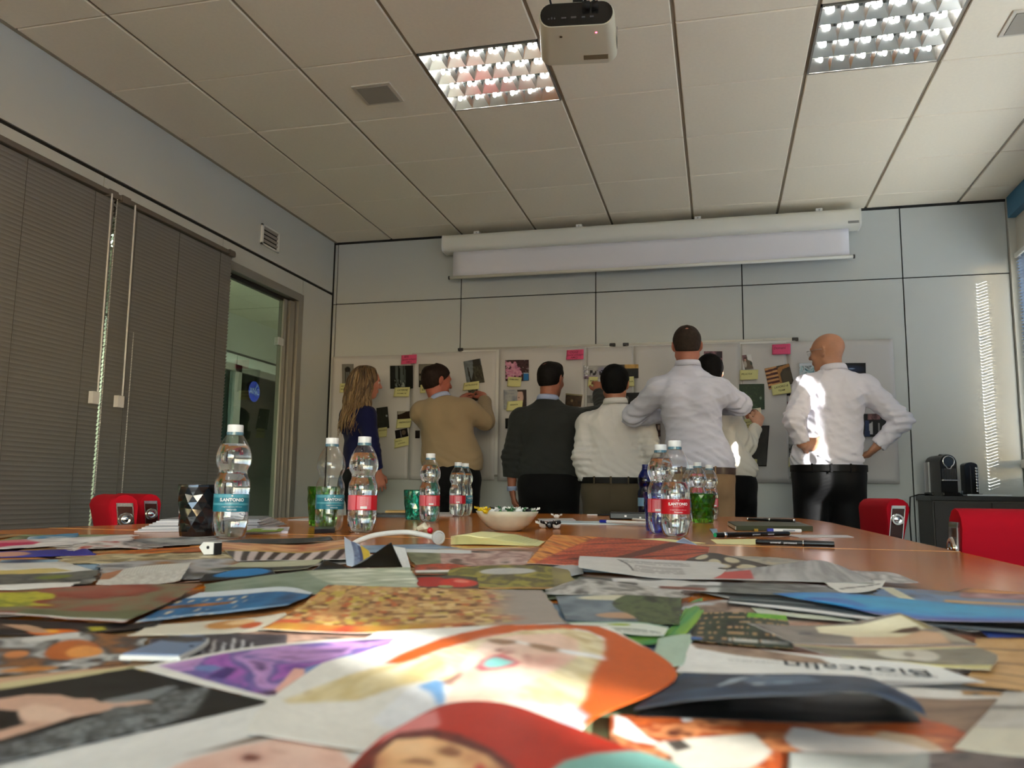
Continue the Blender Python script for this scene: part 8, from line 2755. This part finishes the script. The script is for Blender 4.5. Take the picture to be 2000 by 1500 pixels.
# stack of yellow notes
t = thing('sticky_note_stack', 'fanned stack of pale yellow sticky notes near the middle of the table', 'notes', tuple(at(962, 1060, 2, TZ)))
base_ = at(962, 1060, 2, TZ)
for k in range(12):
    z = 0.0006 * k + (0.0004)
    sh_ = 0.004 * k
    pts = [(868 - 0 * k, 1062), (930 + k * 0.5, 1053), (1062 - 3 * k, 1057 - 0.1 * k), (1040 - 3 * k, 1064), (950, 1070)]
    n_ = 7
    A_, B_, C_, D_ = at(880, 1065, 2, TZ), at(940, 1052, 2, TZ), at(1064 - 5 * k, 1058, 2, TZ), at(1052 - 9 * k, 1067, 2, TZ)
    V, F_ = [], []
    for i in range(n_):
        for j in range(n_):
            u, v_ = i / (n_ - 1), j / (n_ - 1)
            q = (A_ * (1 - u) + D_ * u) * (1 - v_) + (B_ * (1 - u) + C_ * u) * v_
            lift = 0.004 * (0.5 + 0.5 * (k / 11)) * math.sin(PI * min(1, u * 1.1 + .15)) * (0.4 + .6 * (1 - v_)) + 0.0012 * k
            V.append((q.x - base_.x, q.y - base_.y, 0.0004 + lift))
    for i in range(n_ - 1):
        for j in range(n_ - 1):
            k0 = i * n_ + j
            F_.append((k0, k0 + n_, k0 + n_ + 1, k0 + 1))
    o = MB().add(V, F_).build('note_leaf', M_note_pad, t, True)
    s_ = o.modifiers.new('t', 'SOLIDIFY'); s_.thickness = 0.0005; s_.offset = 1
# white curved arm with disc, red bead and cream block
def TP(px, py, d):
    dd = CAM_D * CAM_F + CAM_R * (px - 1000.0) + CAM_U * (750.0 - py)
    return Vector(CAM_C + dd / CAM_F * d)
a0 = on_table(768, 1.50)
t = thing('gooseneck_arm', 'white curved plastic arm with round grey end disc and red bead', 'gadget', tuple(a0))
def lp(px, py, d): return tuple(TP(px, py, d) - a0)
pts = [lp(690, 1062, 1.46), lp(704, 1055, 1.47), lp(730, 1046, 1.48), lp(765, 1041, 1.49), lp(800, 1040, 1.50), lp(832, 1046, 1.50), lp(850, 1051, 1.50)]
cp = crom(np.array(pts), np.linspace(0, 6, 40))
M_goose = mat('matte_white_plastic', srgb(206, 206, 200), 0.45)
MB().tube([tuple(q) for q in cp], 0.0047, 14).build('arm', M_goose, t, True)
dc = Vector(lp(856, 1050, 1.495))
Md = Matrix.Translation(dc) @ Vector(tuple(-(CAM_D) * 0.8 + CAM_R * 0.55 + CAM_U * 0.1)).to_track_quat('Z', 'Y').to_matrix().to_4x4()
MB().lathe([(0.0120, -0.003), (0.0130, 0.000), (0.0125, 0.003), (0.0098, 0.004), (0.0090, 0.0025), (0.0060, 0.0035), (0.001, 0.004)], 28, M=Md).build('end_disc', mat('disc_grey', srgb(186, 186, 182), 0.35), t, 30)
MB().ball(lp(840, 1036, 1.51), 0.0056, nu=14, nv=10).build('red_bead', mat('bead_red', srgb(190, 20, 34), 0.3), t, True)
b = MB()
bc = Vector(lp(826, 1031, 1.53))
b.tube([tuple(bc + Vector((-0.010, 0, -0.002))), tuple(bc + Vector((0.002, 0, 0.003))), tuple(bc + Vector((0.011, 0, -0.006)))], [0.004, 0.0078, 0.0045], 10)
b.build('cream_block', mat('cream_plastic', srgb(206, 196, 170), 0.5), t, 30)
b = MB()
b.tube([tuple(bc + Vector((0.004, 0, -0.004))), tuple(Vector((lp(862, 1064, 1.50)[0], lp(862, 1064, 1.5)[1], 0.006)))], [0.006, 0.0055], 10)
b.build('foot_arm', mat('tan_plastic', srgb(150, 122, 92), 0.5), t, True)
# white pointed clip with a hole at left
c_ = at(415, 1083, 2, TZ + 0.004)
t = thing('white_clip', 'white pointed plastic piece with a dark hole between the food pages', 'clip', tuple(c_), -0.15)
b = MB().prism([(-0.017, 0.010), (-0.010, 0.017), (0.008, 0.017), (0.008, 0.001), (-0.008, 0.0)], -0.008, 0.008, 1)
b.build('clip_body', M_white, t)
MB().tube([(-0.001, -0.009, 0.010), (-0.001, -0.0075, 0.010)], 0.0022, 12).build('hole', M_black, t)
MB().box((0.008, -0.007, 0.0), (0.0095, 0.007, 0.016)).build('dark_edge', M_black, t)
# pens and markers
def pen(px0, py0, px1, py1, r, label, body, cap_m, cap_len=0.30, tip=None, name='marker_pen', lift=0.0):
    z = TZ + r + 0.0006 + lift
    A_, B_ = at(px0, py0, 2, z), at(px1, py1, 2, z)
    L = (B_ - A_).length
    d = (B_ - A_).normalized()
    t_ = thing(name, label, 'pen', tuple(A_ - Vector((0, 0, 0))), math.atan2(d.y, d.x), 'pens and markers on the table')
    f = lambda x, rr: None
    MB().tube([(L * cap_len, 0, 0), (L * 0.96, 0, 0), (L, 0, 0)], [r * 0.92, r * 0.92, r * 0.8], 14).build('barrel', body, t_, 40)
    MB().tube([(0, 0, 0), (L * 0.02, 0, 0), (L * (cap_len + 0.02), 0, 0)], [r * 0.85, r, r], 14).build('cap', cap_m, t_, 40)
    if tip is not None:
        MB().tube([(-0.001, 0, 0), (L * 0.012, 0, 0)], r * 0.80, 14).build('end_plug', tip, t_, 30)
        MB().tube([(L * 0.985, 0, 0), (L * 1.004, 0, 0)], r * 0.75, 14).build('end_plug', tip, t_, 30)
    return t_, L, r
M_pb = mat('pen_black', srgb(14, 14, 15), 0.3)
M_pg = mat('pen_green', srgb(30, 170, 110), 0.4)
M_pw = mat('pen_white', srgb(228, 228, 226), 0.35)
M_pbl = mat('pen_blue', srgb(28, 40, 150), 0.35)
M_sil = mat('pen_silver', (0.7, 0.7, 0.7), 0.25, metal=1)
tp, L, r = pen(1397, 1045, 1540, 1042, 0.0062, 'black marker with green ends lying by the dark notebook', M_pb, M_pb, 0.26, M_pg)
MB().tube([(L * 0.10, 0, 0), (L * 0.13, 0, 0)], r * 1.03, 14).build('silver_ring', M_sil, tp, True)
for k, (s_, x_) in enumerate((('permanent', 0.52), ('universal', 0.72))):
    v, f = T(s_, 0.006)
    MB().add([(x, -r * 0.93 - 0.0004, y) for x, y, z in v], f).build('printed_lettering', M_lab_wh, tp).location = (L * x_, 0, 0.0)
tp, L, r = pen(1630, 1063, 1476, 1058, 0.0058, 'black marker lying across a pale yellow note at the right', M_pb, M_pb, 0.36)
MB().tube([(L * 0.38, 0, 0), (L * 0.395, 0, 0)], r * 1.02, 14).build('silver_ring', M_sil, tp, True)
for k, (s_, x_) in enumerate((('permanent', 0.55), ('universal', 0.74))):
    v, f = T(s_, 0.0055)
    MB().add([(-x, r * 0.93 + 0.0004, y) for x, y, z in v], f).build('printed_lettering', M_lab_wh, tp).location = (L * x_, 0, 0)
tp, L, r = pen(1498, 1036, 1565, 1037, 0.0056, 'short white promotional pen with blue tip by the black marker', M_pw, M_pbl, 0.16, name='ballpoint_pen')
MB().box((L * .45, -r - 0.001, -0.0015), (L * .8, -r, 0.0025)).build('grey_print', mat('print_grey', srgb(150, 156, 160), 0.5), tp)
tp, L, r = pen(1460, 1014, 1552, 1017, 0.0052, 'glossy black pen with silver bands lying on the dark notebook', M_pb, M_pb, 0.46, name='ballpoint_pen', lift=0.0145)
for x_ in (0.0, 0.47, 0.98):
    MB().tube([(L * x_, 0, 0), (L * x_ + 0.004, 0, 0)], r * 1.08, 14).build('silver_band', M_sil, tp, True)
# dark green notebook
t_pts = [(1420, 1021), (1440, 1031), (1590, 1033), (1588, 1022)]
nb = flat('notebook', 'dark green hardback notebook with a pen on top', 'notebook', [(1422, 1026), (1438, 1036), (1588, 1037), (1560, 1027)], 0.0006, 0.013, mat('notebook_green', srgb(62, 66, 44), 0.5))
bb = [Vector(v.co) for v in nb.data.vertices]
ctr = sum(bb, Vector()) / len(bb)
pg = MB().add([tuple(ctr + (v - ctr) * 0.985 + Vector((-0.004, -0.0, 0))) for v in bb[:4]] + [tuple(ctr + (v - ctr) * 0.985 + Vector((-0.004, 0, 0))) for v in bb[4:]], [(0, 1, 5, 4), (1, 2, 6, 5), (2, 3, 7, 6), (3, 0, 4, 7)])
pg.v = [(x, y, min(max(z, 0.002), 0.011)) for x, y, z in pg.v]
pg.build('page_block', mat('page_cream', srgb(214, 208, 190), 0.7), nb)
flat('paper_card', 'white printed card under the black marker with green ends', 'card', [(1530, 1045), (1560, 1050), (1668, 1050), (1655, 1046)], 0.0005, 0.0012, M_sheet)
flat('sticky_note', 'pale yellow note under the cap of the right black marker', 'sticky note', [(1388, 1054), (1400, 1062), (1485, 1064), (1478, 1053)], 0.0005, 0.0006, M_note_pad, 'loose notes on the table')
flat('sticky_note', 'pale yellow note under the front bottle reading frizzante', 'sticky note', [(1225, 1054), (1290, 1052), (1378, 1061), (1300, 1063)], 0.0005, 0.0006, M_note_pad, 'loose notes on the table')
tri('light blue folded paper scrap by the bottle reading frizzante', (1335, 1050), (1308, 1066), (1366, 1067), (156, 180, 206), 2, -0.01)
flat('paper_scrap', 'small light blue scrap at the end of the marker with green ends', 'scrap', [(1386, 1034), (1400, 1034), (1402, 1042), (1392, 1042)], 0.0005, 0.002, mat('scrap_blue', srgb(130, 170, 190), 0.5))
flat('candy_crumb', 'tiny yellow wrapper twist in front of the dark notebook', 'wrapper', [(1472, 1035), (1479, 1034), (1481, 1037), (1474, 1038)], 0.0005, 0.005, mat('yellow_wrap', srgb(220, 190, 60), 0.4))
flat('folder', 'thin pale blue folder with a black edge behind the candy bowl', 'folder', [(1085, 1023), (1090, 1019), (1262, 1020), (1262, 1026)], 0.0005, 0.003, mat('folder_pale', srgb(190, 206, 212), 0.4))
tp, L, r = pen(1172, 1018, 1262, 1022, 0.0052, 'white pen with dark blue end on the pale folder', M_pw, M_pbl, 0.14, name='ballpoint_pen', lift=0.004)
tp, L, r = pen(1236, 1014, 1275, 1017, 0.0048, 'second white pen behind the blue glass', M_pw, M_pw, 0.2, name='ballpoint_pen', lift=0.0)
flat('paper_sheet', 'pale sheet lying behind the candy wrappers', 'paper', [(1050, 1014), (1055, 1018), (1125, 1017), (1118, 1013)], 0.0005, 0.002, M_sheet)
t = tthing('black_case', 'flat black device with two small white marks near the far table end', 'device', 1226, 3.25, 0.1)
MB().box((-0.07, -0.035, 0), (0.07, 0.035, 0.028), bev=0.005).build('case_body', M_pb, t)
MB().box((-0.012, -0.0365, 0.010), (-0.004, -0.0345, 0.018)).box((0.045, -0.0365, 0.006), (0.052, -0.0345, 0.012)).build('small_marks', M_lab_wh, t)
tp, L, r = pen(1147, 1006, 1192, 1006, 0.004, 'thin white and black pen near the far table end', M_pb, M_pw, 0.4, name='ballpoint_pen')
flat('folder', 'flat dark folder with a green and red strip left of the turquoise glass', 'folder', [(728, 1010), (735, 1006), (800, 1006), (800, 1011)], 0.0005, 0.010, mat('folder_black', srgb(24, 24, 28), 0.4))
flat('paper_scrap', 'small green and white scrap behind the red label bottle at the left', 'scrap', [(712, 1014), (710, 1008), (724, 1007), (726, 1013)], 0.0005, 0.013, mat('scrap_green', srgb(110, 190, 120), 0.4))
flat('envelope', 'tan envelope leaning flat at the far left part of the table', 'envelope', [(752, 1004), (758, 1002), (815, 1002), (812, 1005)], 0.0005, 0.014, mat('envelope_tan', srgb(190, 160, 100), 0.6))
flat('paper_sheet', 'white papers behind the red bottle with the turquoise glass', 'paper', [(850, 1008), (856, 1004), (886, 1004), (884, 1009)], 0.0005, 0.008, M_sheet)
# stack of magazines behind the black glass: each copy a thing
cols_ = [(200, 200, 204), (176, 178, 182), (214, 214, 216), (150, 152, 156), (206, 206, 210), (190, 190, 196), (220, 220, 222), (168, 170, 176)]
names_ = ['undermost copy', 'second copy from below', 'third copy from below', 'fourth copy from below', 'fifth copy from below', 'third copy from the top', 'second copy from the top', 'topmost copy']
z = 0.0006
for k in range(8):
    o = flat('magazine', '%s of the silver-grey magazine stack behind the black glass' % names_[k], 'magazine', [(262 + 7 * k, 1040 - .6 * k), (330 + 4 * k, 1026), (560 - 5 * k, 1025), (508 - 3 * (k % 3), 1036.5 - .4 * k)], z, 0.0028, mat('silver_cover_%d' % k, srgb(*cols_[k]), 0.22), 'silver-grey magazines stacked behind the black glass', base=0.0)
    z += 0.0030
flat('booklet', 'lime green and white booklet right of the full teal bottle', 'booklet', [(470, 1042), (490, 1033), (566, 1033), (562, 1042)], 0.0006, 0.005, mat('booklet_lilac', srgb(206, 202, 216), 0.4))
flat('leaflet', 'lime green leaflet on top of the lilac booklet', 'leaflet', [(476, 1039), (495, 1033), (555, 1033), (548, 1038)], 0.0060, 0.0008, mat('leaflet_lime', srgb(140, 170, 70), 0.4))
flat('card', 'small white card on the lime green leaflet', 'card', [(510, 1035), (520, 1032), (545, 1032), (540, 1035)], 0.0072, 0.0006, M_white)
flat('remote_control', 'small silver and black remote lying by the empty teal bottle', 'remote', [(614, 1042), (614, 1037), (652, 1036), (654, 1040)], 0.0006, 0.009, mat('remote_dark', srgb(40, 40, 42), 0.3))
flat('paper_sheet', 'thin white sheet at the far end left of the empty bottle', 'paper', [(562, 1016), (600, 1013), (640, 1013), (610, 1017)], 0.0006, 0.002, M_sheet)
